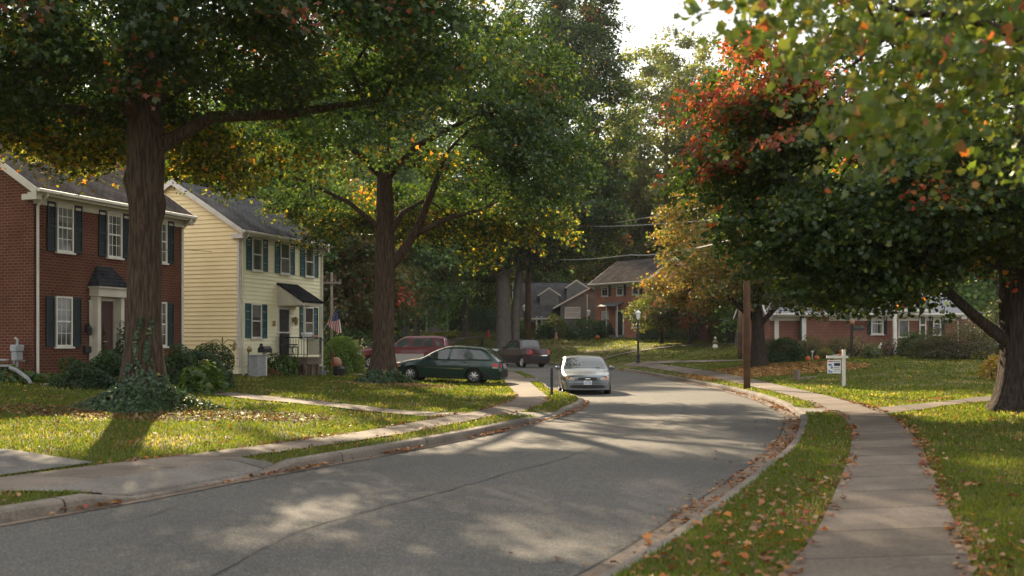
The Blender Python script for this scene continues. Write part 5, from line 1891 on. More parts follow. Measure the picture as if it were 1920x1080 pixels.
# dormers
dm = MB()
def dormer(xl, xr, zlo, ztop, yf_, nm):
    xm = (xl + xr) / 2
    d_ = MB().prism([(xl, yf_, zlo), (xr, yf_, zlo), (xr, yf_, ztop - (xr - xl) * 0.3), (xm, yf_, ztop), (xl, yf_, ztop - (xr - xl) * 0.3)], (0, 3.4, 0))
    do = d_.build('dormer', M['greysiding'], gry)
    w2 = MB()
    for s_, xe in ((-1, xl - 0.2), (1, xr + 0.2)):
        w2.prism([(xm, yf_ - 0.06, ztop + 0.16), (xe, yf_ - 0.06, ztop - (xr - xl) * 0.36 + 0.06), (xe, yf_ - 0.06, ztop - (xr - xl) * 0.36 - 0.1), (xm, yf_ - 0.06, ztop)], (0, 0.05, 0))
    w2.build('dormer_trim', M['white'], do)
    w3 = MB()
    for s_, xe in ((-1, xl - 0.2), (1, xr + 0.2)):
        w3.prism([(xm + 0.001 * s_, yf_ - 0.005, ztop + 0.15), (xe, yf_ - 0.005, ztop - (xr - xl) * 0.36 + 0.05), (xe, yf_ - 0.005, ztop - (xr - xl) * 0.36 - 0.05), (xm + 0.001 * s_, yf_ - 0.005, ztop + 0.03)], (0, 3.3, 0))
    w3.build('dormer_roof', M['roof2'], do)
a, b = gf.u(1064), gf.u(1100)
dormer(a, b, ze + 0.3, gf.z(1082, 526), 0.9, 'd')
a, b = gf.u(1012), gf.u(1048)
dormer(a, b, ze + 0.2, gf.z(1032, 541), 0.4, 'd')
a = gf.u(1101, 1.75)
MB().tube([(a, -1.7, -0.5), (a, -1.7, zp - 0.6)], 0.06, 6).build('downspout', M['white'], gry, uv=False)
MB().box(1.0, 1.45, 0.9, 1.4, ze + 0.3, ze + 1.9).build('chimney', M['brick2'], gry)

# --- brick ranch house at the right
O = (14.75, 61.0)
zb = 1.0
rn = thing('ranch_house', 'single storey red brick ranch house with pale metal roof and white porch post', 'house', (*O, zb), 0)
nf = Face(O, (1.0, 0.0), zb)
Ln = nf.u(1797)
Hn = nf.z(1700, 581)
brick_walls(rn, Ln, 8.0, Hn, 2.2, 'brick3', -1.8)
gable_roof(rn, Ln, 8.0, Hn, 2.2, 'metalroof', 0.45, 0.3, 'white')
wing = MB().box(Ln + 0.003, Ln + 1.5, 0.8, 6.5, -1.5, Hn - 0.1)
wing.build('side_bay', M['brick3'], rn)
MB().prism([(Ln + 0.3, 0.6, Hn + 0.15), (Ln + 1.8, 0.6, Hn - 0.12), (Ln + 1.8, 0.6, Hn - 0.2), (Ln + 0.3, 0.6, Hn + 0.05)], (0, 6.2, 0)).build('bay_roof', M['metalroof'], rn)
downspout(rn, Ln - 0.05, Hn - 0.1, 0.3, -0.8, m='cream')
pil = nf.u(1552)
MB().box(pil - 1.3, pil, -0.25, -0.003, -1.5, Hn - 0.35).build('brick_pier', M['brick3'], rn)
for x0, x1, y0, y1, n_ in ((1633, 1656, 587, 627, 2), (1749, 1764, 586, 628, 1)):
    xc, z0, w_, h_ = nf.rect(x0, x1, y0, y1)
    window(rn, xc, z0, w_, h_, 'shutter_black', n_, 2, sw=0.2, sgap=0.01, bar=0.07)
xc, z0, w_, h_ = nf.rect(1684, 1704, 588, 632)
window(rn, xc, z0, w_, h_, None, 1, 1, hung=False, bar=0.06)
xc, z0, w_, h_ = nf.rect(1723, 1736, 584, 644)
f = MB().box(xc - w_ / 2, xc - w_ / 2 + 0.07, -0.08, -0.003, z0, z0 + h_).box(xc + w_ / 2 - 0.07, xc + w_ / 2, -0.08, -0.003, z0, z0 + h_)
f.box(xc - w_ / 2 + .07, xc + w_ / 2 - .07, -0.08, -0.003, z0 + h_ - 0.06, z0 + h_)
f.build('door_frame', M['white'], rn)
dd = MB().box(xc - w_ / 2 + 0.07, xc + w_ / 2 - 0.07, -0.05, -0.004, z0, z0 + h_ - 0.06).build('door', M['doordark'], rn)
MB().box(xc - w_ / 2 + 0.07, xc + w_ / 2 - 0.07, -0.06, -0.0505, z0 + h_ * 0.55, z0 + h_ * 0.6).build('cross_rail', M['white'], dd)
xc, z0, w_, h_ = nf.rect(1501, 1509, 588, 640)
MB().box(xc - w_ / 2, xc + w_ / 2, -0.3, -0.26, z0, z0 + h_).build('side_door', M['white'], rn)
MB().box(xc - w_ / 2 - 0.1, xc - w_ / 2 - 0.002, -0.29, -0.255, z0, z0 + h_).build('shutter', M['shutter_black'], rn)
xc, z0, w_, h_ = nf.rect(1452, 1460, 590, 638)
MB().box(xc - w_ / 2, xc + w_ / 2, -0.06, -0.004, z0, z0 + h_).build('corner_board', M['white'], rn)
# porch roof and post
p0, p1 = nf.u(1672, 1.2), nf.u(1742, 1.2)
MB().prism([(p0, -0.1, Hn + 0.62), (p1, -0.1, Hn + 0.62), (p1 + 0.1, -1.5, Hn + 0.02), (p0 - 0.1, -1.5, Hn + 0.02)], (0, 0, 0.08)).build('porch_roof', M['roof2'], rn)
MB().box(p0 - 0.1, p1 + 0.1, -1.52, -1.45, Hn - 0.14, Hn + 0.018).build('porch_fascia', M['white'], rn)
x = nf.u(1678, 1.35)
MB().box(x - 0.09, x + 0.09, -1.44, -1.26, -0.3, Hn - 0.002).build('porch_post', M['white'], rn)
MB().box(p0 - 0.1, p1 + 0.1, -1.5, -0.26, -1.2, -0.25).build('porch_floor', M['stone'], rn)
h = MB()
for dx_ in (0, 0.5):
    h.tube([(nf.u(1627, 2.0) + dx_ * 0, -2.6 - dx_, -0.85), (nf.u(1627, 2.0), -2.6 - dx_, 0.0), (nf.u(1632, 2.0), -2.6 - dx_, 0.18), (nf.u(1652, 1.5), -1.5 - dx_ * 0.2, 0.8)], 0.028, 6)
h.build('handrail', M['white'], rn, uv=False)

# --- low dark brick house half hidden behind the orange maple (blue grey window)
O = (16.2, 88.5)
zb = zt(18, 88) - 0.2
lo = thing('brick_house', 'low dark brick house with one pale blue window, behind the brown utility pole at right', 'house', (*O, zb), 0)
brick_walls(lo, 6.0, 6.0, 3.4, 1.8, 'brick', -1.5)
gable_roof(lo, 6.0, 6.0, 3.4, 1.8, 'roof', 0.3, 0.2, 'white')
window(lo, (1358 - 960) * 88.5 / FPX - O[0], 1.25, 0.95, 1.5, None, 2, 2, glass='glasspale', bar=0.09)
# ------------------------------------------------------------------ cars: local x from the nose (0) to the tail (L), nose points to -x
def paint(name, col, metal=0.35, rough=0.28):
    m = mat(name, col, rough, 0.5, metal=metal, coat=0.5)
    return m


class Car:
    def __init__(s, name, label, loc, heading, L, W, top, belt, wheels, rw, paintm, clear=0.2, tumble=0.3, crown=0.03, nose=0.26, tail=0.12, lower=None, group=None, scale=1.0):
        s.L, s.W, s.top, s.belt, s.rw = L, W, np.array(top), belt, rw
        s.wheels, s.clear, s.tumble, s.crown, s.nose, s.tail = wheels, clear, tumble, crown, nose, tail
        s.t = thing(name, label, 'car', loc, heading, group)
        s.t.scale = (scale,) * 3
        s.m = paintm
        s.body(lower)

    def ztop(s, x):
        return np.interp(x, s.top[:, 0], s.top[:, 1])

    def plan(s, x):
        f = np.clip(x / 0.9, 0, 1)
        r = np.clip((s.L - x) / 0.8, 0, 1)
        return 1 - 0.16 * (1 - f) ** 2 - 0.1 * (1 - r) ** 2

    def hw(s, x, z):
        w_ = s.W / 2 * s.plan(x)
        b = np.interp(x, s.belt[0], s.belt[1])
        w_ = w_ - s.tumble * np.maximum(0, z - b) - 0.16 * np.maximum(0, 0.5 - z) ** 1.0 * 0.6
        w_ = w_ + 0.015 * np.exp(-((z - b * 0.72) / 0.16) ** 2)
        g = np.clip(1 - (s.ztop(x) - z) / 0.09, 0, 1)
        return w_ - 0.075 * g ** 2

    def bow(s, x, y):
        k = (y / (s.W / 2)) ** 2
        return s.nose * np.exp(-x / 0.55) * k - s.tail * np.exp(-(s.L - x) / 0.4) * k

    def pt(s, x, y, z):
        return (x + float(s.bow(x, y)) - s.L / 2, y, z)

    def body(s, lower):
        L = s.L
        xs = set(np.linspace(0, L, 64).tolist()) | set(s.top[:, 0].tolist())
        ra = s.rw + 0.065
        for xw in s.wheels:
            xs |= set((xw + ra * np.cos(np.linspace(0, math.pi, 15)) * 0.9995).tolist())
            xs |= {xw - ra - 0.004, xw + ra + 0.004}
        xs = np.array(sorted(x for x in xs if 0 <= x <= L))
        keep = [0]
        for i in range(1, len(xs)):
            if xs[i] - xs[keep[-1]] > 0.0035:
                keep.append(i)
        xs = xs[keep]
        zb = np.full(len(xs), s.clear)
        for xw in s.wheels:
            q = np.abs(xs - xw) < ra
            zb[q] = np.maximum(zb[q], s.rw - 0.02 + np.sqrt(np.maximum(0, ra ** 2 - (xs[q] - xw) ** 2)))
        zt_ = s.ztop(xs)
        zb = np.minimum(zb, zt_ - 0.02)
        rows = np.array([0, .06, .14, .24, .34, .44, .54, .63, .71, .78, .84, .89, .93, .96, .985, 1.0])
        nr, nx = len(rows), len(xs)
        X = np.repeat(xs[:, None], nr, 1)
        Z = zb[:, None] + (zt_ - zb)[:, None] * rows[None]
        Wd = s.hw(X, Z)
        mb = MB()
        def grid(Y):
            o = len(mb.v)
            Xb = X + s.bow(X, Y) - L / 2
            mb.v += [tuple(p) for p in np.stack([Xb, Y, Z], -1).reshape(-1, 3)]
            return o
        oL, oR = grid(-Wd), grid(Wd)
        for i in range(nx - 1):
            for j in range(nr - 1):
                a, b, c, d = i * nr + j, (i + 1) * nr + j, (i + 1) * nr + j + 1, i * nr + j + 1
                mb.f.append((oL + a, oL + b, oL + c, oL + d))
                mb.f.append((oR + d, oR + c, oR + b, oR + a))
        # roof, bonnet, boot: across
        m = 11
        fr = np.linspace(-1, 1, m)
        o = len(mb.v)
        for i in range(nx):
            for k in range(m):
                if k == 0 or k == m - 1:
                    mb.v.append(mb.v[(oL if k == 0 else oR) + i * nr + nr - 1])
                    continue
                y = fr[k] * Wd[i, -1]
                mb.v.append(s.pt(xs[i], y, zt_[i] + s.crown * (1 - fr[k] ** 2)))
        for i in range(nx - 1):
            for k in range(m - 1):
                mb.f.append((o + i * m + k, o + (i + 1) * m + k, o + (i + 1) * m + k + 1, o + i * m + k + 1))
        for i, flip in ((0, False), (nx - 1, True)):
            o2 = len(mb.v)
            for j in range(nr):
                for k in range(m):
                    mb.v.append(s.pt(xs[i], fr[k] * Wd[i, j], Z[i, j] + (s.crown * (1 - fr[k] ** 2) if j == nr - 1 else 0)))
            for j in range(nr - 1):
                for k in range(m - 1):
                    q = (o2 + j * m + k, o2 + j * m + k + 1, o2 + (j + 1) * m + k + 1, o2 + (j + 1) * m + k)
                    mb.f.append(q[::-1] if not flip else q)
        ob = mb.build('body', s.m, s.t, smooth=True, uv=False)
        ob.data.set_sharp_from_angle(angle=rad(38))
        s.b = ob
        # floor and wheel wells in black
        fl = MB()
        w_ = s.W / 2 - 0.22
        fl.box(0.2 - L / 2, L / 2 - 0.2, -w_, w_, s.clear - 0.02, s.clear + 0.5)
        fl.build('underbody', M['carblack'], s.t)
        for xw in s.wheels:
            for sg in (-1, 1):
                s.wheel(xw - L / 2, sg)

    def wheel(s, x, sg, n=28):
        r = s.rw
        yo = sg * (s.W / 2 - 0.03)
        ax = MB()
        prof = [(r * 0.62, 0.0), (r * 0.66, 0.012), (r * 0.93, 0.018), (r, -0.02), (r, -0.17), (r * 0.9, -0.2), (r * 0.5, -0.2)]
        def spin(pr, mbx):
            o = len(mbx.v)
            for q, d in pr:
                for k in range(n):
                    a = 2 * math.pi * k / n
                    mbx.v.append((x + q * math.cos(a), yo + sg * d, r + q * math.sin(a)))
            for i in range(len(pr) - 1):
                for k in range(n):
                    k2 = (k + 1) % n
                    f = (o + i * n + k, o + i * n + k2, o + (i + 1) * n + k2, o + (i + 1) * n + k)
                    mbx.f.append(f if sg < 0 else f[::-1])
        spin(prof, ax)
        w_ = ax.build('wheel', M['tyre'], s.t, smooth=True, uv=False)
        rm = MB()
        spin([(r * 0.63, -0.002), (r * 0.6, 0.01), (r * 0.55, -0.01), (r * 0.53, -0.05)], rm)
        for k in range(7):
            a = 2 * math.pi * k / 7 + 0.3
            c_, s_ = math.cos(a), math.sin(a)
            def pp(q, wd, d):
                return (x + q * c_ - wd * s_, yo + sg * d, r + q * s_ + wd * c_)
            v = [pp(r * .1, -.028, .012), pp(r * .1, .028, .012), pp(r * .56, .02, -.004), pp(r * .56, -.02, -.004)]
            rm.prism(v, (0, -sg * 0.03, 0))
        o = len(rm.v)
        rm.v.append((x, yo + sg * 0.02, r))
        for k in range(14):
            a = 2 * math.pi * k / 14
            rm.v.append((x + r * .16 * math.cos(a), yo + sg * 0.014, r + r * .16 * math.sin(a)))
        rm.f += [(o, o + 1 + k, o + 1 + (k + 1) % 14) for k in range(14)]
        rm.build('rim', M['rim'], w_, uv=False)
        dk = MB()
        o = len(dk.v)
        dk.v.append((x, yo - sg * 0.06, r))
        for k in range(20):
            a = 2 * math.pi * k / 20
            dk.v.append((x + r * .6 * math.cos(a), yo - sg * 0.06, r + r * .6 * math.sin(a)))
        dk.f += [(o, o + 1 + k, o + 1 + (k + 1) % 20) for k in range(20)]
        dk.build('brake_disc', M['carblack'], w_, uv=False)

    def side(s, poly, name, m, off=0.006, sides=(-1, 1), parent=None, sub=1):
        P = []
        n = len(poly)
        for i in range(n):
            a, b = np.array(poly[i]), np.array(poly[(i + 1) % n])
            k = max(1, int(np.linalg.norm(b - a) / 0.25))
            P += [tuple(a + (b - a) * j / k) for j in range(k)]
        for sg in sides:
            mb = MB()
            pts = [s.pt(x, sg * (float(s.hw(np.float64(x), np.float64(z))) + off), z) for x, z in P]
            mb.poly(pts if sg < 0 else pts[::-1])
            mb.build(name, m, parent or s.t, uv=False)

    def line(s, pts, wd, name, m, off=0.005, sides=(-1, 1), parent=None, join=None):
        """a narrow strip following a polyline (x, z) on the flank"""
        P = []
        for (a, b) in zip(pts[:-1], pts[1:]):
            a, b = np.array(a, float), np.array(b, float)
            k = max(1, int(np.linalg.norm(b - a) / 0.12))
            P += [a + (b - a) * j / k for j in range(k)]
        P.append(np.array(pts[-1], float))
        P = np.array(P)
        t = np.gradient(P, axis=0)
        t /= np.linalg.norm(t, axis=1)[:, None]
        nn = np.stack([-t[:, 1], t[:, 0]], 1) * wd / 2
        mb = join or MB()
        for sg in sides:
            if join is None:
                mb = MB()
            o = len(mb.v)
            for p, q in zip(P, nn):
                for e in (1, -1):
                    x, z = p + e * q
                    mb.v.append(s.pt(x, sg * (float(s.hw(np.float64(x), np.float64(z))) + off), z))
            mb.f += [(o + 2 * i, o + 2 * i + 1, o + 2 * i + 3, o + 2 * i + 2) for i in range(len(P) - 1)]
            if join is None:
                mb.build(name, m, parent or s.t, uv=False)

    def top_patch(s, x0, x1, f0, f1, name, m, off=0.008, n=10, k=12):
        """a sheet over the top outline between stations x0..x1; f0, f1 = how much of the width it takes at each end"""
        mb = MB()
        for i in range(n + 1):
            x = x0 + (x1 - x0) * i / n
            f = f0 + (f1 - f0) * i / n
            zt_ = float(s.ztop(x))
            w_ = float(s.hw(np.float64(x), np.float64(zt_)))
            sl = (float(s.ztop(x + 0.02)) - float(s.ztop(x - 0.02))) / 0.04
            q = math.sqrt(1 + sl * sl)
            for j in range(k + 1):
                r_ = -f + 2 * f * j / k
                px = s.pt(x, r_ * w_, zt_ + s.crown * (1 - r_ * r_))
                mb.v.append((px[0] - off * sl / q, px[1], px[2] + off / q))
        for i in range(n):
            for j in range(k):
                a = i * (k + 1) + j
                mb.f.append((a, a + k + 1, a + k + 2, a + 1))
        return mb.build(name, m, s.t, smooth=True, uv=False)

    def end_patch(s, y0, y1, z0, z1, name, m, front=True, off=0.012, n=10, poly=None, parent=None):
        """a patch on the nose (or tail) given in (y, z)"""
        T = s.top
        if front:
            k = int(np.argmax(T[:, 1] > 0.0))
            kk = [i for i in range(len(T)) if T[i, 0] < 1.2]
            zz, xx = T[kk, 1], T[kk, 0]
        else:
            kk = [i for i in range(len(T)) if T[i, 0] > s.L - 0.8][::-1]
            zz, xx = T[kk, 1], T[kk, 0]
        zz = np.maximum.accumulate(zz + np.arange(len(zz)) * 1e-5)
        def P(y, z):
            wd_ = float(s.hw(np.float64(0.05 if front else s.L - 0.05), np.float64(0.5)))
            x = float(np.interp(z - s.crown * max(0.0, 1 - (y / wd_) ** 2), zz, xx))
            cz = z
            p = s.pt(x, y, cz)
            return (p[0] + (-off if front else off), p[1], p[2] + off * 0.4)
        mb = MB()
        if poly is None:
            m_ = 5
            for i in range(n + 1):
                for j in range(m_ + 1):
                    mb.v.append(P(y0 + (y1 - y0) * i / n, z0 + (z1 - z0) * j / m_))
            for i in range(n):
                for j in range(m_):
                    a = i * (m_ + 1) + j
                    mb.f.append((a, a + 1, a + m_ + 2, a + m_ + 1))
        else:
            # poly: list of (y, zlow, zhigh) columns
            m_ = 5
            fine = []
            for p_, q_ in zip(poly[:-1], poly[1:]):
                fine += [tuple(p_[i] + (q_[i] - p_[i]) * k / 4 for i in range(3)) for k in range(4)]
            poly = fine + [poly[-1]]
            for y, a, b in poly:
                for j in range(m_ + 1):
                    mb.v.append(P(y, a + (b - a) * j / m_))
            for i in range(len(poly) - 1):
                for j in range(m_):
                    a = i * (m_ + 1) + j
                    mb.f.append((a, a + 1, a + m_ + 2, a + m_ + 1))
        return mb.build(name, m, parent or s.t, smooth=True, uv=False)

    def mirror(s, x, z, m, sides=(-1, 1)):
        for sg in sides:
            w_ = float(s.hw(np.float64(x), np.float64(z)))
            mb = MB()
            mb.lathe([(0.0, -0.09), (0.07, -0.08), (0.1, -0.02), (0.1, 0.04), (0.06, 0.09), (0.0, 0.1)], (0, 0, 0), 10, 0.55, 1.05)
            mb.v = [(v[0] + x - s.L / 2, sg * (w_ + 0.12) + v[1], z + v[2] * 0.8 + 0.05) for v in mb.v]
            mb.box(x - s.L / 2 - 0.03, x - s.L / 2 + 0.03, min(sg * (w_ - 0.02), sg * (w_ + 0.08)), max(sg * (w_ - 0.02), sg * (w_ + 0.08)), z, z + 0.05)
            mb.build('side_mirror', m, s.t, smooth=True, uv=False)


def plate(c, x, z, front, w_=0.3, h_=0.15):
    k = -1 if front else 1
    p = MB().box(min(x, x + k * 0.015), max(x, x + k * 0.015), -w_ / 2, w_ / 2, z, z + h_).build('number_plate', M['carwhite'], c.t)
    d = MB()
    xx = x + k * 0.017
    for j in range(7):
        if j == 3:
            continue
        y = -w_ * 0.36 + j * w_ * 0.12
        d.box(min(x + k * 0.0152, xx), max(x + k * 0.0152, xx), y - 0.011, y + 0.011, z + h_ * 0.22, z + h_ * 0.62)
    d.box(min(x + k * 0.0152, xx), max(x + k * 0.0152, xx), -w_ * 0.2, w_ * 0.2, z + h_ * 0.76, z + h_ * 0.88)
    d.build('plate_print', M['blueprint'], p)


SILVER = paint('silver_paint', (0.135, 0.155, 0.168), 0.5, 0.3)
GREEN = paint('dark_green_paint', (0.012, 0.045, 0.036), 0.2, 0.22)
MAROON = paint('maroon_paint', (0.1, 0.005, 0.012), 0.0, 0.35)
PLUM = paint('dark_plum_paint', (0.03, 0.008, 0.012), 0.15, 0.3)
TWOTONE = paint('pale_lower_paint', (0.4, 0.38, 0.35), 0.3, 0.3)

# --- silver saloon facing the camera
sed_top = [(0, .40), (.015, .56), (.07, .66), (.2, .72), (.7, .82), (1.3, .91), (1.45, .95), (1.9, 1.19), (2.25, 1.345), (2.55, 1.4), (3.2, 1.405), (3.6, 1.34), (4.2, 1.03), (4.75, .98), (4.86, .85), (4.9, .5)]
loc = D(1097, 36.3 + 2.25, z=0.0)
loc.x = 2.58
loc.z = 0.0
c = Car('parked_car', 'silver saloon parked facing the camera by the black post', loc, rad(90), 4.9, 1.85, sed_top, ([0, 1.2, 3.6, 4.9], [.80, .92, .97, .95]), (0.95, 3.75), 0.32, SILVER, 0.2, 0.36, 0.045, 0.34, scale=0.92)
ws = c.top_patch(1.42, 2.3, 0.93, 0.93, 'windscreen', M['carglass'])
c.top_patch(3.55, 4.18, 0.9, 0.9, 'rear_window', M['carglass'])
c.side([(1.62, .97), (2.3, 1.29), (2.62, 1.33), (2.62, .98)], 'side_window', M['carglass'])
c.side([(2.7, .98), (2.7, 1.33), (3.3, 1.31), (3.75, 1.05), (3.6, 1.0)], 'side_window', M['carglass'])
c.end_patch(0, 0, 0, 0, 'grille', M['carblack'], poly=[(-.36, .60, .62), (-.33, .565, .655), (-.15, .55, .665), (0, .548, .668), (.15, .55, .665), (.33, .565, .655), (.36, .60, .62)])
MB().lathe([(0, -.03), (.1, -.028), (.11, 0), (.1, .028), (0, .03)], (0, 0, 0), 14, 0.1, 1.0)
em = MB().box(-2.47, -2.425, -.1, .1, .585, .63).build('badge', M['chrome'], c.t, bevel=0.015)
for sg in (-1, 1):
    hl = c.end_patch(0, 0, 0, 0, 'headlight', M['headlight'], poly=[(sg * .46, .55, .62), (sg * .55, .545, .66), (sg * .68, .55, .69), (sg * .76, .57, .70), (sg * .80, .6, .69)])
    c.end_patch(0, 0, 0, 0, 'indicator', M['amber'], poly=[(sg * .66, .575, .66), (sg * .72, .57, .675), (sg * .785, .6, .675)], off=0.018, parent=hl)
c.end_patch(0, 0, 0, 0, 'lower_intake', M['carblack'], poly=[(-.66, .285, .33), (-.55, .26, .37), (-.2, .25, .375), (.2, .25, .375), (.55, .26, .37), (.66, .285, .33)])
c.end_patch(-.72, .72, .435, .447, 'bumper_line', M['carblack'], off=0.006, n=16)
plate(c, -2.45 - 0.012, .40, True)
c.mirror(1.72, .93, SILVER)
sm = MB()
for f in (-0.985, 0.985):
    pass
for sg in (-1, 1):
    mbh = MB()
    for i in range(9):
        x = 0.2 + 1.15 * i / 8
        zt_ = float(c.ztop(x))
        y = sg * (0.62 + 0.12 * i / 8)
        p = Vector(c.pt(x, y, zt_ + c.crown * (1 - (y / float(c.hw(np.float64(x), np.float64(zt_)))) ** 2) + 0.003))
        mbh.v += [(p.x, p.y - 0.005, p.z), (p.x, p.y + 0.005, p.z)]
    mbh.f = [(2 * i, 2 * i + 1, 2 * i + 3, 2 * i + 2) for i in range(8)]
    mbh.build('bonnet_seam', M['carblack'], c.t, uv=False)
wv = MB()
for y in (-0.5, 0.1):
    zz = float(c.ztop(1.47))
    wv.tube([c.pt(1.44, y - 0.05, zz + 0.035), c.pt(1.55, y + 0.5, float(c.ztop(1.52)) + 0.045)], 0.008, 5)
wv.build('wiper', M['carblack'], c.t, uv=False)
seam = MB()
c.line([(1.55, .3), (1.5, .7), (1.6, .95)], 0.012, 's', None, join=seam)
c.line([(2.66, .3), (2.66, .97)], 0.012, 's', None, join=seam)
c.line([(3.35, .6), (3.7, 1.0)], 0.012, 's', None, join=seam)
seam.build('door_seam', M['carblack'], c.t, uv=False)

# --- dark green estate
wag_top = [(0, .46), (.012, .58), (.06, .66), (.2, .72), (.6, .81), (1.22, .92), (1.4, 1.0), (1.8, 1.23), (2.2, 1.4), (2.5, 1.455), (3.1, 1.475), (3.75, 1.44), (3.98, 1.37), (4.2, 1.2), (4.48, .96), (4.55, .92), (4.64, .62), (4.68, .48)]
wl = Vector((-2.55, 43.6, 0))
zr_, zf_ = zt(-1.3, 43.2), zt(-4.0, 43.8)
wl.z = (zr_ + zf_) / 2 - 0.01
c = Car('station_wagon', 'dark green station wagon parked across the drive beside the ivy mound', wl, rad(-10), 4.68, 1.72, wag_top, ([0, 1.2, 3.6, 4.68], [.78, .9, .96, .96]), (0.9, 3.52), 0.31, GREEN, 0.2, 0.3, 0.04, 0.26)
c.t.rotation_euler = (0, math.atan2(zr_ - zf_, 2.7) * -1.0, rad(-10))
c.top_patch(1.36, 2.2, 0.93, 0.93, 'windscreen', M['carglass'])
c.top_patch(3.99, 4.42, 0.9, 0.92, 'rear_window', M['carglass'])
c.side([(1.52, .945), (1.95, 1.22), (2.3, 1.355), (2.5, 1.375), (2.42, .955)], 'side_window', M['carglass'])
c.side([(2.52, .955), (2.6, 1.38), (3.15, 1.385), (3.3, .965)], 'side_window', M['carglass'])
c.side([(3.42, .985), (3.3, 1.38), (3.72, 1.35), (3.9, 1.26), (4.18, 1.0)], 'side_window', M['carglass'])
for sg in (-1, 1):
    c.end_patch(0, 0, 0, 0, 'headlight', M['headlight'], poly=[(sg * .45, .56, .63), (sg * .62, .56, .66), (sg * .7, .58, .67)])
c.side([(.2, .58), (.33, .58), (.36, .68), (.24, .70), (.19, .66)], 'indicator', M['amber'], 0.01)
c.side([(4.32, .69), (4.57, .69), (4.54, .85), (4.3, .85)], 'taillight', M['taillight'], 0.012)
c.side([(4.32, .66), (4.575, .66), (4.57, .685), (4.32, .685)], 'reflector', M['carwhite'], 0.012)
for sg in (-1, 1):
    c.end_patch(0, 0, 0, 0, 'taillight', M['taillight'], False, poly=[(sg * .52, .69, .85), (sg * .7, .69, .85)])
c.end_patch(-.36, .36, .64, .84, 'number_panel', M['greyprint'], False)
c.side([(3.94, .28), (4.64, .28), (4.67, .48), (3.94, .5)], 'rear_bumper', M['carblack'], 0.012)
c.end_patch(-.8, .8, .3, .54, 'rear_bumper', M['carblack'], False, 0.02)
c.line([(1.3, .6), (3.1, .585)], 0.035, 'side_moulding', M['chrome'], 0.012)
c.line([(1.3, .245), (3.05, .235)], 0.07, 'sill_trim', M['carblack'], 0.008)
seam = MB()
for l in ([(1.5, .28), (1.45, .7), (1.5, .94)], [(2.46, .28), (2.46, .95)], [(3.0, .3), (3.1, .55), (3.34, .75), (3.36, .96)]):
    c.line(l, 0.012, 's', None, join=seam)
seam.build('door_seam', M['carblack'], c.t, uv=False)
c.line([(2.18, .83), (2.38, .83)], 0.035, 'door_handle', M['carblack'], 0.015)
c.line([(3.02, .845), (3.22, .845)], 0.035, 'door_handle', M['carblack'], 0.015)
for sg in (-1, 1):
    r_ = MB()
    r_.tube([(2.55 - 2.34, sg * .56, 1.475), (2.65 - 2.34, sg * .56, 1.53), (3.8 - 2.34, sg * .55, 1.5), (3.9 - 2.34, sg * .55, 1.42)], 0.016, 6)
    r_.build('roof_rail', M['carblack'], c.t, uv=False)
c.mirror(1.72, .96, GREEN)
c.line([(1.5, .93), (1.95, 1.24), (2.3, 1.375), (2.55, 1.4), (3.2, 1.405), (3.75, 1.37), (3.95, 1.27), (4.2, .99)], 0.02, 'window_trim', M['carblack'], 0.004)

# --- maroon long SUV behind the second oak
suv_top = [(0, .62), (.015, .95), (.08, 1.06), (.3, 1.1), (1.1, 1.17), (1.95, 1.22), (2.15, 1.33), (2.55, 1.66), (2.85, 1.82), (3.2, 1.86), (4.7, 1.86), (5.15, 1.8), (5.3, 1.68), (5.48, 1.15), (5.56, .95), (5.6, .6)]
p = Vector((-6.2, 61.5, 0))
p.z = zt(p.x, p.y) + 0.04
c = Car('parked_van', 'large maroon van with pale lower body, behind the forked oak and green wagon', p, rad(2), 5.6, 1.95, suv_top, ([0, 1.9, 5.6], [1.05, 1.2, 1.24]), (0.95, 4.45), 0.38, MAROON, 0.3, 0.2, 0.03, 0.2)
c.t['category'] = 'van'
c.top_patch(2.0, 2.85, 0.94, 0.93, 'windscreen', M['carglass'])
c.side([(2.12, 1.26), (2.6, 1.62), (2.85, 1.74), (3.12, 1.76), (3.1, 1.26)], 'side_window', M['carglass'])
c.side([(3.32, 1.27), (3.34, 1.75), (3.85, 1.75), (3.85, 1.27)], 'side_window', M['carglass'])
c.side([(3.92, 1.27), (3.92, 1.75), (4.46, 1.75), (4.5, 1.27)], 'side_window', M['carglass'])
c.side([(4.66, 1.27), (4.62, 1.75), (5.02, 1.72), (5.28, 1.3)], 'side_window', M['carglass'])
c.side([(1.42, .34), (1.42, .87), (3.96, .87), (3.96, .34)], 'lower_panel', TWOTONE, 0.008)
c.side([(0.02, .5), (0.02, .68), (.45, .68), (.45, .5)], 'front_bumper', M['carblack'], 0.02)
c.end_patch(-.8, .8, .45, .66, 'front_bumper', M['carblack'], True, 0.03)
c.side([(.1, .8), (.1, .92), (.3, .92), (.3, .8)], 'headlight', M['headlight'], 0.01)
c.side([(5.3, .95), (5.52, .95), (5.45, 1.2), (5.32, 1.2)], 'taillight', M['taillight'], 0.01)
c.side([(5.2, 1.32), (5.14, 1.72), (5.24, 1.7), (5.42, 1.32)], 'rear_pillar_trim', M['carwhite'], 0.01)
seam = MB()
for l in ([(2.0, .6), (1.98, 1.2)], [(3.2, .55), (3.2, 1.8)], [(4.0, .9), (4.55, 1.0), (4.56, 1.78)]):
    c.line(l, 0.02, 's', None, join=seam)
seam.build('door_seam', M['carblack'], c.t, uv=False)
c.mirror(2.2, 1.24, M['carblack'])

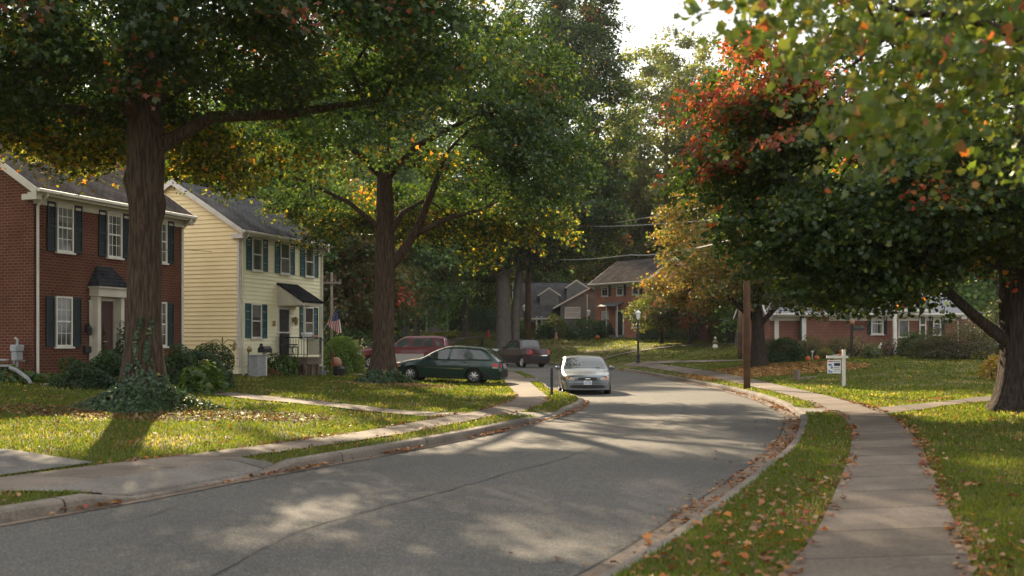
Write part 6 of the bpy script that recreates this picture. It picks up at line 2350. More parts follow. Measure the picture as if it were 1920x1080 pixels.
# --- dark plum pickup seen from behind
trk_top = [(0, .6), (.015, .92), (.1, 1.02), (.4, 1.08), (1.3, 1.16), (1.45, 1.22), (1.85, 1.54), (2.15, 1.72), (2.4, 1.77), (3.5, 1.76), (3.68, 1.68), (3.86, 1.3), (3.9, 1.17), (5.0, 1.17), (5.14, 1.15), (5.18, .9), (5.2, .55)]
p = Vector((0.72, 79.5, 0.0))
c = Car('pickup_truck', 'dark plum pickup truck parked at the far kerb, seen from behind', p, rad(-58), 5.2, 1.86, trk_top, ([0, 1.4, 3.8, 5.2], [1.02, 1.17, 1.2, 1.2]), (0.92, 4.05), 0.37, PLUM, 0.3, 0.24, 0.03, 0.2)
c.t['category'] = 'truck'
c.t.scale = (.98, 1.0, 1.18)
c.top_patch(1.44, 2.1, 0.94, 0.93, 'windscreen', M['carglass'])
c.top_patch(3.6, 3.86, 0.9, 0.92, 'rear_window', M['carglass'])
c.side([(1.62, 1.22), (2.1, 1.6), (2.55, 1.66), (2.55, 1.22)], 'side_window', M['carglass'])
c.side([(2.66, 1.22), (2.66, 1.66), (3.4, 1.65), (3.66, 1.26)], 'side_window', M['carglass'])
c.side([(4.9, .85), (5.16, .85), (5.14, 1.12), (4.92, 1.12)], 'taillight', M['taillight'], 0.012)
c.end_patch(-.62, .62, .74, .8, 'tailgate_trim', M['chrome'], False, 0.012)
c.end_patch(-.85, .85, .45, .72, 'rear_bumper', M['carblack'], False, 0.06)
c.line([(1.4, .5), (3.5, .5)], 0.16, 'side_step', M['carblack'], 0.03)
for sg in (-1, 1):
    c.end_patch(0, 0, 0, 0, 'taillight', M['taillight'], False, poly=[(sg * .66, .85, 1.1), (sg * .86, .85, 1.1)])
c.mirror(1.7, 1.2, M['carblack'])
for l in ([(1.55, .5), (1.5, 1.18)], [(2.6, .5), (2.6, 1.7)], [(3.6, .6), (3.75, 1.2)], [(3.9, .6), (3.9, 1.17)]):
    c.line(l, 0.02, 'door_seam', M['carblack'])

# --- pale green saloon mostly hidden behind the wagon and the pickup
PALEG = paint('pale_green_paint', (0.3, 0.36, 0.3), 0.4, 0.3)
p = Vector((-1.9, 86.0, 0.0))
c = Car('parked_car', 'pale green saloon half hidden between the wagon roof and the pickup', p, rad(-20), 4.6, 1.75, [(x * .94, z * .97) for x, z in sed_top], ([0, 1.2, 3.6, 4.6], [.78, .9, .95, .93]), (0.9, 3.5), 0.31, PALEG, 0.2, 0.36, 0.04, 0.3)
c.top_patch(1.34, 2.15, 0.93, 0.93, 'windscreen', M['carglass'])
c.top_patch(3.36, 3.92, 0.9, 0.9, 'rear_window', M['carglass'])
c.side([(1.52, .94), (2.16, 1.25), (2.46, 1.29), (2.46, .95)], 'side_window', M['carglass'])
c.side([(2.54, .95), (2.54, 1.29), (3.1, 1.27), (3.5, 1.02), (3.4, .97)], 'side_window', M['carglass'])
M['orangewood'] = mat('faded_orange_wood', (0.22, 0.085, 0.035), 0.8)
M['peach'] = mat('peach_ornament', (0.4, 0.2, 0.13), 0.7)
# ------------------------------------------------------------------ street furniture and yard things
def wood_pole(label, px, Y, r, h, group='utility poles', m='pole', arm=0.9):
    p = at(px, Y)
    t = thing('utility_pole', label, 'pole', p, 0, group)
    MB().tube([(0, 0, -0.3), (0, 0, h * 0.5), (0, 0, h)], [r, r * 0.92, r * 0.82], 14).build('pole', M[m], t, smooth=True, uv=False)
    b = MB()
    b.box(-arm, arm, -r - 0.1, -r - 0.002, h - 0.7, h - 0.58)
    for x in (-0.88 * arm, -0.4 * arm, 0.4 * arm, 0.88 * arm):
        b.tube([(x, -r - 0.05, h - 0.58), (x, -r - 0.05, h - 0.42)], 0.04, 6)
    b.build('crossarm', M[m], t, uv=False)
    return p


pA = wood_pole('brown wooden utility pole on the grass verge in front of the orange maple', 1400.5, 37.8, 0.125, 9.2)
pB = wood_pole('brown wooden utility pole standing before the grey house', 990, 101, 0.3, 9.8)
pC = wood_pole('thin grey utility pole with a crossarm between the yellow house and the flag', 622, 64, 0.09, 5.6, 'utility poles', 'deck', 0.6)
pD = at(1387, 62)
o = MB().tube([(0, 0, -.3), (.02, 0, 1.6), (0, 0, 3.2)], [.13, .115, .1], 10).build('wooden_post', M['pole'], None, smooth=True, uv=False)
o.location = pD
tag(o, 'slim brown wooden post left of the trunk of the young orange maple', 'post')


def wire(label, pts, r, sag, m='wire'):
    P = []
    for a, b in zip(pts[:-1], pts[1:]):
        a, b = Vector(a), Vector(b)
        for k in range(12):
            t = k / 12
            q = a.lerp(b, t)
            q.z -= sag * 4 * t * (1 - t)
            P.append(q)
    P.append(Vector(pts[-1]))
    o = MB().tube(P, r, 5).build('overhead_wire', M[m], None, uv=False)
    tag(o, label, 'wire', 'overhead wires')
    return o


wire('lowest thick pale cable running from the grey house pole towards the maple pole', [D(991, 100.8, 484), D(1180, 75, 478), D(1405, 37.8, 440)], 0.035, 0.25)
wire('upper pale cable in front of the dark trees, below the tall pale tree', [D(1090, 98, 424), D(1290, 60, 416), D(1405, 37.8, 395)], 0.03, 0.1)
wire('topmost rising pale cable in front of the dark trees, nearest the orange maple crown', [D(1150, 92, 418), D(1405, 37.8, 372)], 0.025, 0.05)
wire('slanting service line from the brown pole down to the grey house roof', [D(991, 100.5, 488), D(1035, 112, 532)], 0.03, 0.1)
wire('thin dark cable crossing the front of the yellow house', [D(240, 31, 462), D(345, 39.5, 468), D(640, 62, 484)], 0.011, 0.05, 'wiredark')
wire('thin pale cable from the right of the yellow house roof into the forked oak', [D(560, 70, 429), D(720, 60, 441)], 0.02, 0.06)
wire('short pale line behind the forked oak trunk, over the maroon van', [D(690, 95, 544), D(860, 108, 527)], 0.035, 0.1)


def lamp_post(label, px, Y, h, group, s=1.0):
    p = at(px, Y)
    t = thing('street_lamp', label, 'lamp', p, 0, group)
    MB().lathe([(.14, -.3), (.14, .15), (.11, .2), (.1, .55), (.075, .6), (.065, h - .75), (.085, h - .74), (.085, h - .7), (.05, h - .66), (0, h - .66)], n=14).build('post', M['blackpaint'], t, smooth=False, uv=False)
    MB().lathe([(.06, h - .655), (.1, h - .6), (.15, h - .25), (.14, h - .2)], n=8).build('lantern_glass', M['lampglass'], t, uv=False)
    MB().lathe([(.2, h - .2), (.17, h - .14), (.06, h - .05), (.03, h - .04), (.03, h), (0, h + .03)], n=8).build('lantern_cap', M['lampglass'], t, uv=False)
    return t


lamp_post('black street lamp with a white lantern standing alone on the grass verge', 1196.5, 72.5, 3.62, None)
lamp_post('small white topped lamp post before the grey house porch, by the utility pole', 983, 107, 3.3, 'yard lamps of the grey house')
lamp_post('small lamp post with white top at the right corner of the grey house', 1104, 107, 2.7, 'yard lamps of the grey house')
for px, lab in ((839, 'right one of two thin grey posts at the back of the far lawn'), (800, 'left one of two thin grey posts at the back of the far lawn')):
    p = at(px, 126)
    t = thing('yard_post', lab, 'post', p, 0, None)
    MB().tube([(0, 0, -.3), (0, 0, 4.2)], 0.11, 8).build('post', M['steel'], t, uv=False)
    MB().box(-.28, .28, -.12, .12, 3.5, 3.9).build('bracket', M['greyprint'], t, bevel=.03)

# black stub post by the silver car
p = D(1034.5, 32.6)
p.z = zt(p.x, p.y)
o = MB().tube([(0, 0, -.2), (0, 0, .86), (0, 0, .875)], [.045, .042, .03], 10).build('bollard', M['blackpaint'], None, uv=False)
o.location = p
tag(o, 'slim black post on the verge left of the silver saloon', 'post')

# for-sale sign
p = at(1582, 37.0)
t = thing('yard_sign', 'white post sign with a hanging placard on the right front lawn', 'sign', p, rad(4))
zs = 1.3
MB().box(-.05, .05, -.05, .05, -.3, zs).build('post', M['white'], t, bevel=.006)
MB().box(-.61, -.0505, -.035, .035, zs - .3, zs - .21).box(.0505, .15, -.035, .035, zs - .3, zs - .21).build('arm', M['white'], t, bevel=.006)
pn = MB().box(-.57, -.11, -.012, .012, zs - .82, zs - .36).build('placard', M['carwhite'], t)
MB().tube([(-.5, 0, zs - .3), (-.5, 0, zs - .36)], .006, 5).tube([(-.18, 0, zs - .3), (-.18, 0, zs - .36)], .006, 5).build('hook', M['steel'], t, uv=False)
y0, y1 = -.0155, -.0125
def mark(name, m, *rects):
    b = MB()
    for a in rects:
        b.box(a[0], a[1], y0, y1, a[2], a[3])
    b.build(name, M[m], pn)
mark('red_heading', 'redprint', (-.545, -.43, zs - .43, zs - .39), (-.42, -.36, zs - .425, zs - .395))
mark('grey_heading', 'greyprint', (-.35, -.30, zs - .425, zs - .395), (-.29, -.22, zs - .425, zs - .395), (-.21, -.14, zs - .425, zs - .395))
mark('dark_block', 'navy', (-.35, -.13, zs - .565, zs - .46))
mark('blue_picture', 'blueprint', (-.55, -.43, zs - .56, zs - .49), (-.47, -.39, zs - .66, zs - .58), (-.55, -.50, zs - .79, zs - .70), (-.49, -.41, zs - .79, zs - .74))
mark('grey_text', 'greyprint', (-.35, -.25, zs - .63, zs - .605), (-.24, -.16, zs - .63, zs - .605), (-.36, -.27, zs - .69, zs - .665), (-.26, -.14, zs - .69, zs - .665), (-.38, -.14, zs - .75, zs - .735))

# pumpkins
def pumpkin(label, px, Y, r, dz=0.0, group='pumpkins by the shrubs'):
    p = at(px, Y)
    p.z += dz
    t = thing('pumpkin', label, 'pumpkin', p, R.uniform(0, 3), group)
    k = np.linspace(-1.45, 1.45, 11)
    prof = [(max(.02, r * math.cos(a) ** .8), r * .85 * (1 + math.sin(a))) for a in k]
    MB().lathe(prof, n=40, lobes=10, lobe=.05).build('flesh', M['pumpkin'], t, smooth=True, uv=False)
    MB().tube([(0, 0, r * 1.66), (0.01, 0, r * 1.85), (.04, .01, r * 2.0)], [.035, .025, .02], 6).build('stem', M['stem'], t, uv=False)


pumpkin('orange pumpkin left of the little white post, beside the dark round shrub', 1514.5, 53.2, .15)
pumpkin('orange pumpkin right of the little white post, next to the yellow green mound', 1531, 54.0, .14)
pumpkin('upper small pumpkin of the pair stacked behind the white sign', 1577.5, 53.6, .09, .33)
pumpkin('lower small pumpkin of the pair stacked behind the white sign', 1575.5, 53.6, .11, .12)
pumpkin('distant pumpkin standing upright by the steps of the orange brick house', 1120, 101, .22, 0.0, None)
o = MB().tube([(0, 0, -.1), (0, 0, .42)], .025, 8).box(-.06, .06, -.06, .06, .42, .5).build('garden_light', M['carwhite'], None, uv=False)
o.location = at(1523, 54.2)
tag(o, 'little white stake light standing between two pumpkins', 'garden light')
o = MB().lathe([(.1, 0), (.14, .24), (.15, .27), (.12, .27), (.1, .2), (0, .2)], n=14).build('flower_pot', M['white'], None, uv=False)
o.location = at(1566, 54)
tag(o, 'pale flower pot next to the two stacked small pumpkins', 'flower pot')

# black mailbox on its post before the ranch house
p = at(1597, 56)
t = thing('mailbox', 'black mailbox on a tall black post before the ranch house wall', 'mailbox', p, 0)
MB().box(-.06, .06, -.06, .06, -.3, 1.72).build('post', M['iron'], t, bevel=.01)
b = MB()
b.prism([(.07, -.11, 1.42), (.07, .11, 1.42), (.07, .11, 1.56), (.07, .06, 1.64), (.07, -.06, 1.64), (.07, -.11, 1.56)], (.56, 0, 0))
b.build('letter_box', M['iron'], t)
o = MB().lathe([(0, 0), (.11, .02), (.13, .12), (.1, .26), (.04, .3), (0, .31)], n=12).build('bird_ornament', M['peach'], None, uv=False, smooth=True)
o.location = p + Vector((.02, 0, 1.721))
tag(o, 'small pale pink ornament sitting on top of the black mailbox post', 'ornament')
# timber edging
o = MB().box(0, 1.75, -.09, .09, -.05, .13).box(-.2, -.002, -.1, .1, -.2, .42).build('timber_edging', M['deck'], None, bevel=.015)
o.location = at(1496, 41.5)
o.rotation_euler = (0, 0, rad(48))
tag(o, 'low weathered timber edging with a short end post on the right lawn', 'edging')

# scarecrow / lawn figure far right centre
p = at(1341, 80)
t = thing('scarecrow', 'small straw scarecrow with white base on the lawn between the lamp post and the pole', 'scarecrow', p, 0)
t.scale = (.42, .42, .5)
MB().lathe([(.02, 0), (.42, .05), (.5, .3), (.38, .6), (.2, .75)], n=14).build('base', M['cream'], t, smooth=True, uv=False)
MB().lathe([(.2, .75), (.55, .8), (.5, 1.05), (.3, 1.3), (.15, 1.35)], n=14).build('straw_body', M['stem'], t, smooth=True, uv=False)
MB().lathe([(.05, 1.33), (.2, 1.4), (.22, 1.55), (.35, 1.6), (.18, 1.66), (.12, 1.8), (0, 1.83)], n=14).build('head', M['cream'], t, smooth=True, uv=False)
p = at(975, 103)
for k, (px, lab, m) in enumerate(((903, 'small dark garden figure on the far lawn, left of the tall grey stems', 'iron'), (1043, 'small pale garden figure under the round yellow green bush', 'peach'),
                                  (915, 'small red garden ornament at the foot of the tall grey stems', 'redprint'))):
    p = at(px, [101, 101.5, 108][k])
    o = MB().lathe([(.15, 0), (.2, .2), (.13, .45), (.07, .52), (.13, .6), (.1, .72), (0, .76)], n=10).build('garden_figure', M[m], None, smooth=True, uv=False)
    o.location = p
    tag(o, lab, 'ornament')
o = MB().lathe([(.5, 0), (.55, .5), (.5, 1.1), (.3, 1.2), (0, 1.2)], n=14).build('plastic_drum', M['paleblue'], None, smooth=True, uv=False)
o.location = at(778, 92)
o.scale = (1.3, 1, 1.15)
tag(o, 'pale blue plastic drum above the roof of the maroon van', 'drum')
o = MB().lathe([(.3, 0), (.42, .3), (.36, .75), (.12, .95), (0, .97)], n=12).build('garden_urn', M['stone'], None, smooth=True, uv=False)
o.location = at(797, 92.5)
tag(o, 'grey garden urn right of the pale blue drum, above the maroon van', 'urn')

# --- things round the left houses
p = at(32, 30.9)
t = thing('gas_meter', 'grey gas meter on a pipe at the left corner of the red brick house', 'meter', p, rad(70))
MB().tube([(0, 0, -.3), (0, 0, 1.05), (.02, 0, 1.22), (.02, .1, 1.28)], .035, 8).tube([(-.12, 0, .1), (-.12, 0, .95)], .02, 8).build('pipe', M['steel'], t, uv=False)
MB().box(-.16, .16, -.12, .12, .88, 1.08).box(-.13, .13, -.1, .1, .62, .879).build('meter_body', M['steel'], t, bevel=.03)
MB().lathe([(.0, -.02), (.09, -.02), (.09, .02), (0, .02)], (0.2, 0, .62), 12).build('regulator', M['steel'], t, uv=False)
p = at(2, 30.2)
t = thing('garden_bench', 'low grey bench at the left picture edge beside the gas meter', 'bench', p, rad(3))
MB().box(-1.0, .34, -.22, .22, .46, .52).build('seat', M['steel'], t, bevel=.015)
MB().box(-.9, .15, .02, .2, .63, .68).build('shelf', M['steel'], t, bevel=.015)
for x in (-.85, .0):
    MB().box(x - .03, x + .03, -.18, .18, -.2, .459).build('leg', M['steel'], t)
o = MB().tube([(0, 0, .46), (.2, 0, .38), (.52, 0, .14), (.6, 0, .0)], .055, 10).build('drain_pipe', M['steel'], None, uv=False)
o.location = at(18, 29.9)
tag(o, 'grey slanting drain pipe running down from the bench to the weeds', 'pipe')
o = MB().tube([(0, 0, .03), (.3, .02, .06), (.8, .0, .1)], .05, 8).box(.75, 1.1, -.12, .1, 0, .16).build('edging_stone', M['stone'], None, uv=False)
o.location = at(82, 29.3)
tag(o, 'pale edging stones in the bed below the first ground floor window', 'stones')

# chair by the yellow gable
p = at(356, 40.5)
t = thing('garden_chair', 'rusty metal garden chair at the foot of the yellow gable', 'chair', p, rad(-20))
b = MB()
for k in range(8):
    x = -.26 + .52 * k / 7
    b.tube([(x, .2, .42), (x, .26, .88 - .04 * abs(k - 3.5) / 3.5)], .012, 5)
b.tube([(-.27, .26, .82), (0, .27, .9), (.27, .26, .82)], .016, 5)
b.build('backrest', M['brass'], t, uv=False)
MB().box(-.27, .27, -.25, .22, .4, .425).build('seat', M['brass'], t, bevel=.01)
for x in (-.25, .25):
    for y in (-.23, .2):
        MB().tube([(x, y, 0), (x, y, .4)], .015, 6).build('leg', M['brass'], t, uv=False)
for x in (-.29, .29):
    MB().tube([(x, -.22, .4), (x, -.22, .62), (x, .22, .64)], .014, 6).build('arm', M['brass'], t, uv=False)
# bare garden ornament tree (wire hangers) by the gable
p = at(417, 39.4)
t = thing('plant_stand', 'thin iron stand with hanging plants before the yellow gable', 'plant stand', p, 0)
b = MB().tube([(0, 0, -.1), (0, 0, 1.5)], .02, 6)
for sg in (-1, 1):
    b.tube([(0, 0, 1.2), (sg * .2, 0, 1.42), (sg * .45, 0, 1.36), (sg * .42, 0, 1.26)], .012, 5)
b.tube([(-.25, 0, .4), (0, 0, .7), (.25, .1, .4)], .012, 5)
b.build('stand', M['iron'], t, uv=False)
rg = np.random.default_rng(3)
Pp = np.concatenate([rg.normal(0, .12, (60, 3)) + np.array([.15, 0, .75]), rg.normal(0, .1, (40, 3)) + np.array([-.4, 0, 1.18]), rg.normal(0, .08, (30, 3)) + np.array([.42, 0, 1.15])])
V, F, k = leaves(Pp, np.full(len(Pp), .11), rg.normal(size=Pp.shape), T_FOLD, rg)
np_mesh('hanging_leaves', V, F, M['leaf'], np.repeat(palette(len(Pp), [(.35, .33, .28), (.1, .1, .04), (.2, .13, .06)], [2, 2, 1], rg), k, axis=0), parent=t)
p = at(375, 40.2)
o = np_mesh('wire_basket', *(lambda q: (leaves(q, np.full(len(q), .09), rg.normal(size=q.shape), T_FOLD, rg)[:2]))(rg.normal(0, .11, (70, 3)) * [1.3, 1, .8] + [0, 0, .95]), M['leaf'],
            np.repeat(palette(70, [(.4, .38, .33), (.12, .1, .05)], [2, 2], rg), 2, axis=0))
MBs = MB().tube([(0, 0, -.1), (0, 0, .95)], .012, 5).build('stake', M['iron'], o, uv=False)
o.location = p
tag(o, 'pale dried flower ball on a stake between the chair and the iron stand', 'dried plant')

# utility cabinet and post mailbox before the yellow house
p = at(482, 41.6)
t = thing('utility_cabinet', 'grey metal cabinet with a slanted lid before the yellow front wall', 'cabinet', p, rad(62))
MB().box(-.26, .26, -.22, .22, -.2, .82).build('cabinet_body', M['steel'], t, bevel=.015)
MB().box(-.3, .3, -.26, .26, .821, .87).build('lid', M['steel'], t, bevel=.015)
MB().box(.262, .27, -.12, .16, 0, .72).build('open_side', M['iron'], t)
p = at(465.5, 41.6)
t = thing('hose_reel_post', 'brown garden spigot on a thin stake left of the grey cabinet', 'garden post', p, 0)
MB().tube([(0, 0, -.2), (0, 0, 1.0)], .022, 6).build('stake', M['iron'], t, uv=False)
MB().lathe([(0, 0), (.09, .03), (.1, .16), (.03, .24), (0, .24)], (.04, 0, .95), 10).build('spigot', M['brass'], t, uv=False, smooth=True)
p = at(496.5, 41.9)
t = thing('mailbox', 'black hooded mailbox on a white post right of the grey cabinet', 'mailbox', p, rad(-15))
MB().box(-.07, .07, -.07, .07, -.2, .95).build('post', M['white'], t, bevel=.01)
b = MB()
b.prism([(-.15, -.3, .951), (.15, -.3, .951), (.15, -.3, 1.1), (.08, -.3, 1.2), (-.08, -.3, 1.2), (-.15, -.3, 1.1)], (0, .62, 0))
b.lathe([(0, 0), (.07, .02), (.06, .1), (0, .13)], (-.1, -.1, 1.19), 8)
b.build('letter_box', M['iron'], t)
# porch furniture (stands on the deck)
YM = Matrix.Translation((-10.7, 41.75, .58)) @ Matrix.Rotation(math.atan2(.941, .338), 4, 'Z')
def on_porch(x, y, z=.62):
    return YM @ Vector((x, y, z))
q = on_porch(yf.u(545, 1.0), -.95)
t = thing('porch_table', 'small black iron table behind the porch railing', 'table', q, rad(20))
MB().lathe([(0, .5), (.33, .5), (.34, .53), (.33, .55), (0, .55)], n=18).build('table_top', M['iron'], t, uv=False)
for k in range(3):
    a = k * 2.09
    MB().tube([(.24 * math.cos(a), .24 * math.sin(a), 0), (.1 * math.cos(a), .1 * math.sin(a), .3), (.2 * math.cos(a), .2 * math.sin(a), .5)], .016, 6).build('leg', M['iron'], t, uv=False)
q = on_porch(yf.u(562, 1.0), -.55)
t = thing('porch_chair', 'dark porch chair right of the small iron table', 'chair', q, rad(70))
MB().box(-.26, .26, -.25, .25, .4, .45).build('seat', M['iron'], t)
MB().box(-.26, .26, .2, .25, .451, 1.0).build('backrest', M['iron'], t)
for x in (-.23, .23):
    for y in (-.22, .22):
        MB().tube([(x, y, 0), (x, y, .4)], .02, 6).build('leg', M['iron'], t, uv=False)
q = on_porch(yf.u(580, 1.4), -1.28, 1.45)
o = MB().lathe([(0, 0), (.12, .02), (.17, .14), (.14, .2), (0, .2)], n=12).build('white_planter', M['carwhite'], None, uv=False)
o.location = q
o.scale = (1.5, .8, 1)
tag(o, 'white planter hooked on the top rail of the yellow house porch', 'planter')
q = on_porch(yf.u(592, 1.4), -1.28, 1.45)
o = MB().box(-.28, .28, -.07, .07, 0, .1).build('terracotta_box', M['peach'], None, bevel=.02)
o.location = q
o.rotation_euler = (0, 0, rad(70))
tag(o, 'narrow terracotta box on the porch top rail near the downspout', 'planter')

# flag on a slanted staff
base = on_porch(6.4, -0.1, 1.75)
tip = D(629, base.y - 0.35, 576)
t = thing('flag_on_staff', 'american flag hanging limp from a slanted white staff at the yellow porch', 'flag', base, 0)
d = tip - base
MB().tube([(0, 0, 0), tuple(d)], [.016, .012], 8).lathe([(0, -.03), (.03, 0), (0, .04)], tuple(d), 8).build('staff', M['white'], t, uv=False)
Yf = tip.y
def FP(px, py):
    q = D(px, Yf, py) - base
    return q
cols = 11
# the limp cloth: columns run down from the staff; folds in depth
def flag_grid(nu=14, nv=26):
    G = []
    for i in range(nu + 1):
        s = i / nu
        top = FP(627.5 - 9 * (1 - s) ** 1.0 + 4.5 * s, 582 + 20 * (1 - s) ** 1.2 - 2 * s)
        bot = FP(611.0 + 29 * s, 597 + 26 * min(1, .25 + s * 1.3) + 2 * math.sin(s * 9))
        row = []
        for j in range(nv + 1):
            v = j / nv
            p = top.lerp(bot, v)
            p.x += .03 * math.sin(v * 3.1) * (s - .5) * 2
            p.y += .035 * math.sin(s * 12 + v * 1.5) * (.3 + v)
            row.append(p)
        G.append(row)
    return G
G = flag_grid()
parts = {'flagred': MB(), 'flagwhite': MB(), 'flagblue': MB()}
for i in range(14):
    for j in range(26):
        key = 'flagblue' if (j < 11 and i >= 4) else ('flagred' if i % 2 == 0 else 'flagwhite')
        a, b, c_, d_ = G[i][j], G[i + 1][j], G[i + 1][j + 1], G[i][j + 1]
        parts[key].add([a, b, c_, d_], [(0, 1, 2, 3)])
        o_ = Vector((0, .012, 0))
        parts[key].add([a + o_, b + o_, c_ + o_, d_ + o_], [(3, 2, 1, 0)])
for i in range(4, 14, 2):
    for j in range(1, 11, 2):
        cpt = (G[i][j] + G[i + 1][j + 1]) / 2 + Vector((0, -.012, 0))
        parts['flagwhite'].add([cpt + Vector((-.016, 0, 0)), cpt + Vector((0, 0, -.018)), cpt + Vector((.016, 0, 0)), cpt + Vector((0, 0, .018))], [(0, 1, 2, 3)])
parts['flagred'].build('red_stripe', M['flagred'], t, smooth=True, uv=False)
parts['flagwhite'].build('white_stripe', M['flagwhite'], t, smooth=True, uv=False)
parts['flagblue'].build('blue_canton', M['flagblue'], t, smooth=True, uv=False)

q = at(630, 46.4)
t = thing('yard_ornament', 'rounded peach coloured ornament over a black base beside the porch steps', 'ornament', q, 0)
MB().lathe([(.1, .38), (.24, .42), (.26, .56), (.18, .74), (.05, .8), (0, .8)], n=14).build('rounded_top', M['peach'], t, smooth=True, uv=False)
MB().lathe([(.22, 0), (.26, .02), (.3, .3), (.2, .4), (.1, .4)], (.12, 0, 0), 12).build('base', M['iron'], t, uv=False)
q = at(624, 45.6)
t = thing('garden_stake', 'orange wooden cut out on a stake at the end of the porch handrail', 'ornament', q, 0)
t.scale = (.6, .6, .78)
MB().tube([(0, 0, -.2), (0, 0, .5)], .025, 6).build('stake', M['stem'], t, uv=False)
MB().prism([(-.05, -.02, .5), (.06, -.02, .5), (.12, -.02, .75), (.04, -.02, .95), (.14, -.02, 1.3), (.05, -.02, 1.42), (-.06, -.02, 1.1), (-.1, -.02, .8)], (0, .04, 0)).build('cut_out', M['orangewood'], t)


# ------------------------------------------------------------------ grass, leaves on the ground
HP = [np.array(h) for h in HARD]


def free(P, hard=True, pad=0.0):
    k = ~inside(P, ROADPOLY)
    if hard:
        for h in HP:
            k &= ~inside(P, h)
    return k


HOUSE_BOX = []
for O_, d_, L_, D_ in (((-13.96, 31.1), (.341, .94), 6.9, 5.95), ((-10.7, 41.75), (.338, .941), 6.43, 6.05), ((14.75, 61), (1, 0), 11.5, 8)):
    o_, u_ = np.array(O_), np.array(d_)
    v_ = np.array([-u_[1], u_[0]])
    HOUSE_BOX.append(np.array([o_, o_ + u_ * L_, o_ + u_ * L_ + v_ * D_, o_ + v_ * D_]))


def scatter(y0, y1, dens, margin=3.5, xlim=(-60, 60)):
    n = int(dens * (y1 - y0) * ((y1 + y0) / 2 * 0.96 + 2 * margin))
    y = R.uniform(y0, y1, n)
    k = 0.48 * y + margin
    x = R.uniform(-1, 1, n) * k
    P = np.stack([x, y], 1)
    P = P[(x > xlim[0]) & (x < xlim[1])]
    return P


def fnoise(P, s, seed):
    r_ = np.random.default_rng(seed)
    v = np.zeros(len(P))
    for k in range(7):
        a = r_.uniform(0, 6.28)
        f = r_.uniform(.5, 1.8) / s
        v += np.sin((P[:, 0] * math.cos(a) + P[:, 1] * math.sin(a)) * f * 2 * math.pi + r_.uniform(0, 6.28))
    return v / 7 ** .5


def grass_blades():
    Vs, Fs, Cs, o = [], [], [], 0
    for y0, y1, dens, hgt, wd in ((3.5, 9, 2600, .05, .0045), (9, 14, 1300, .055, .006), (14, 20, 620, .06, .009), (20, 28, 300, .065, .014), (28, 40, 130, .07, .022), (40, 60, 70, .07, .035), (60, 90, 34, .07, .05), (90, 135, 16, .08, .08)):
        P = scatter(y0, y1, dens)
        d_bare = np.hypot(P[:, 0] + 7.83, P[:, 1] - 21.8)
        P = P[free(P)]
        for hb in HOUSE_BOX:
            P = P[~inside(P, hb)]
        thin = fnoise(P, 3.2, 4)
        leafy = (np.hypot((P[:, 0] + 7.8) / 4.2, (P[:, 1] - 22.0) / 1.7) < 1) | (np.hypot((P[:, 0] - 11.0) / 4.6, (P[:, 1] - 49.0) / 3.6) < 1)
        keep = R.uniform(size=len(P)) < np.where(leafy, .28, np.clip(.85 + .25 * thin, .45, 1))
        P = P[keep]
        thin = thin[keep]
        n = len(P)
        z = height(P)
        a = R.uniform(0, 6.283, n)
        lean = R.uniform(.1, .75, n)
        la = R.uniform(0, 6.283, n)
        H = hgt * R.uniform(.5, 1.35, n)
        W_ = wd * R.uniform(.6, 1.4, n)
        dx, dy = np.cos(a) * W_, np.sin(a) * W_
        lx, ly = np.cos(la) * lean * H, np.sin(la) * lean * H
        V = np.zeros((n, 5, 3))
        V[:, 0] = np.stack([P[:, 0] - dx, P[:, 1] - dy, z - .01], 1)
        V[:, 1] = np.stack([P[:, 0] + dx, P[:, 1] + dy, z - .01], 1)
        V[:, 2] = np.stack([P[:, 0] + dx * .75 + lx * .4, P[:, 1] + dy * .75 + ly * .4, z + H * .55], 1)
        V[:, 3] = np.stack([P[:, 0] - dx * .75 + lx * .4, P[:, 1] - dy * .75 + ly * .4, z + H * .55], 1)
        V[:, 4] = np.stack([P[:, 0] + lx, P[:, 1] + ly, z + H * (1 - lean * .35)], 1)
        F = np.array([(0, 1, 2), (0, 2, 3), (3, 2, 4)])
        Vs.append(V.reshape(-1, 3))
        Fs.append((F[None] + (np.arange(n) * 5)[:, None, None]).reshape(-1, 3) + o)
        o += n * 5
        c = palette(n, [(.054, .08, .015), (.077, .102, .02), (.11, .115, .026), (.14, .115, .045)], [4, 3, 1.6, .6], R)
        dry = np.clip((-thin - .3) * .8, 0, 1)
        q = R.uniform(size=n) < dry * .6
        c[q] = palette(q.sum(), [(.2, .18, .06), (.24, .2, .09)], [1, 1], R)
        Cs.append(np.repeat(c, 3, axis=0))
    g = np_mesh('grass', np.concatenate(Vs), np.concatenate(Fs), M['grass'], np.concatenate(Cs))
    tag(g, kind='stuff')


grass_blades()


def lay_leaves(name, P, size, cols, wts, lift=.012, tmpl=T_LOBED, tilt=.35, zroad=None):
    z = np.array([zt(a, b) for a, b in P])
    road = inside(P, ROADPOLY)
    z[road] = .026
    for h in HP:
        k = inside(P, h)
        z[k] += .024
    Q = np.column_stack([P, z + lift + R.uniform(0, .02, len(P))])
    nr = np.column_stack([R.normal(0, tilt, (len(P), 2)), np.ones(len(P))])
    V, F, k = leaves(Q, size, nr, tmpl, R, .35)
    c = palette(len(P), cols, wts, R, .3)
    o = np_mesh(name, V, F, M['litter'], np.repeat(c, k, axis=0))
    return tag(o, kind='stuff')


LC = [(.24, .1, .04), (.27, .15, .075), (.17, .08, .04), (.36, .13, .025), (.1, .055, .03), (.28, .19, .11), (.24, .045, .028)]
LW = [3, 3, 3, 1.2, 2.5, 1.6, .5]


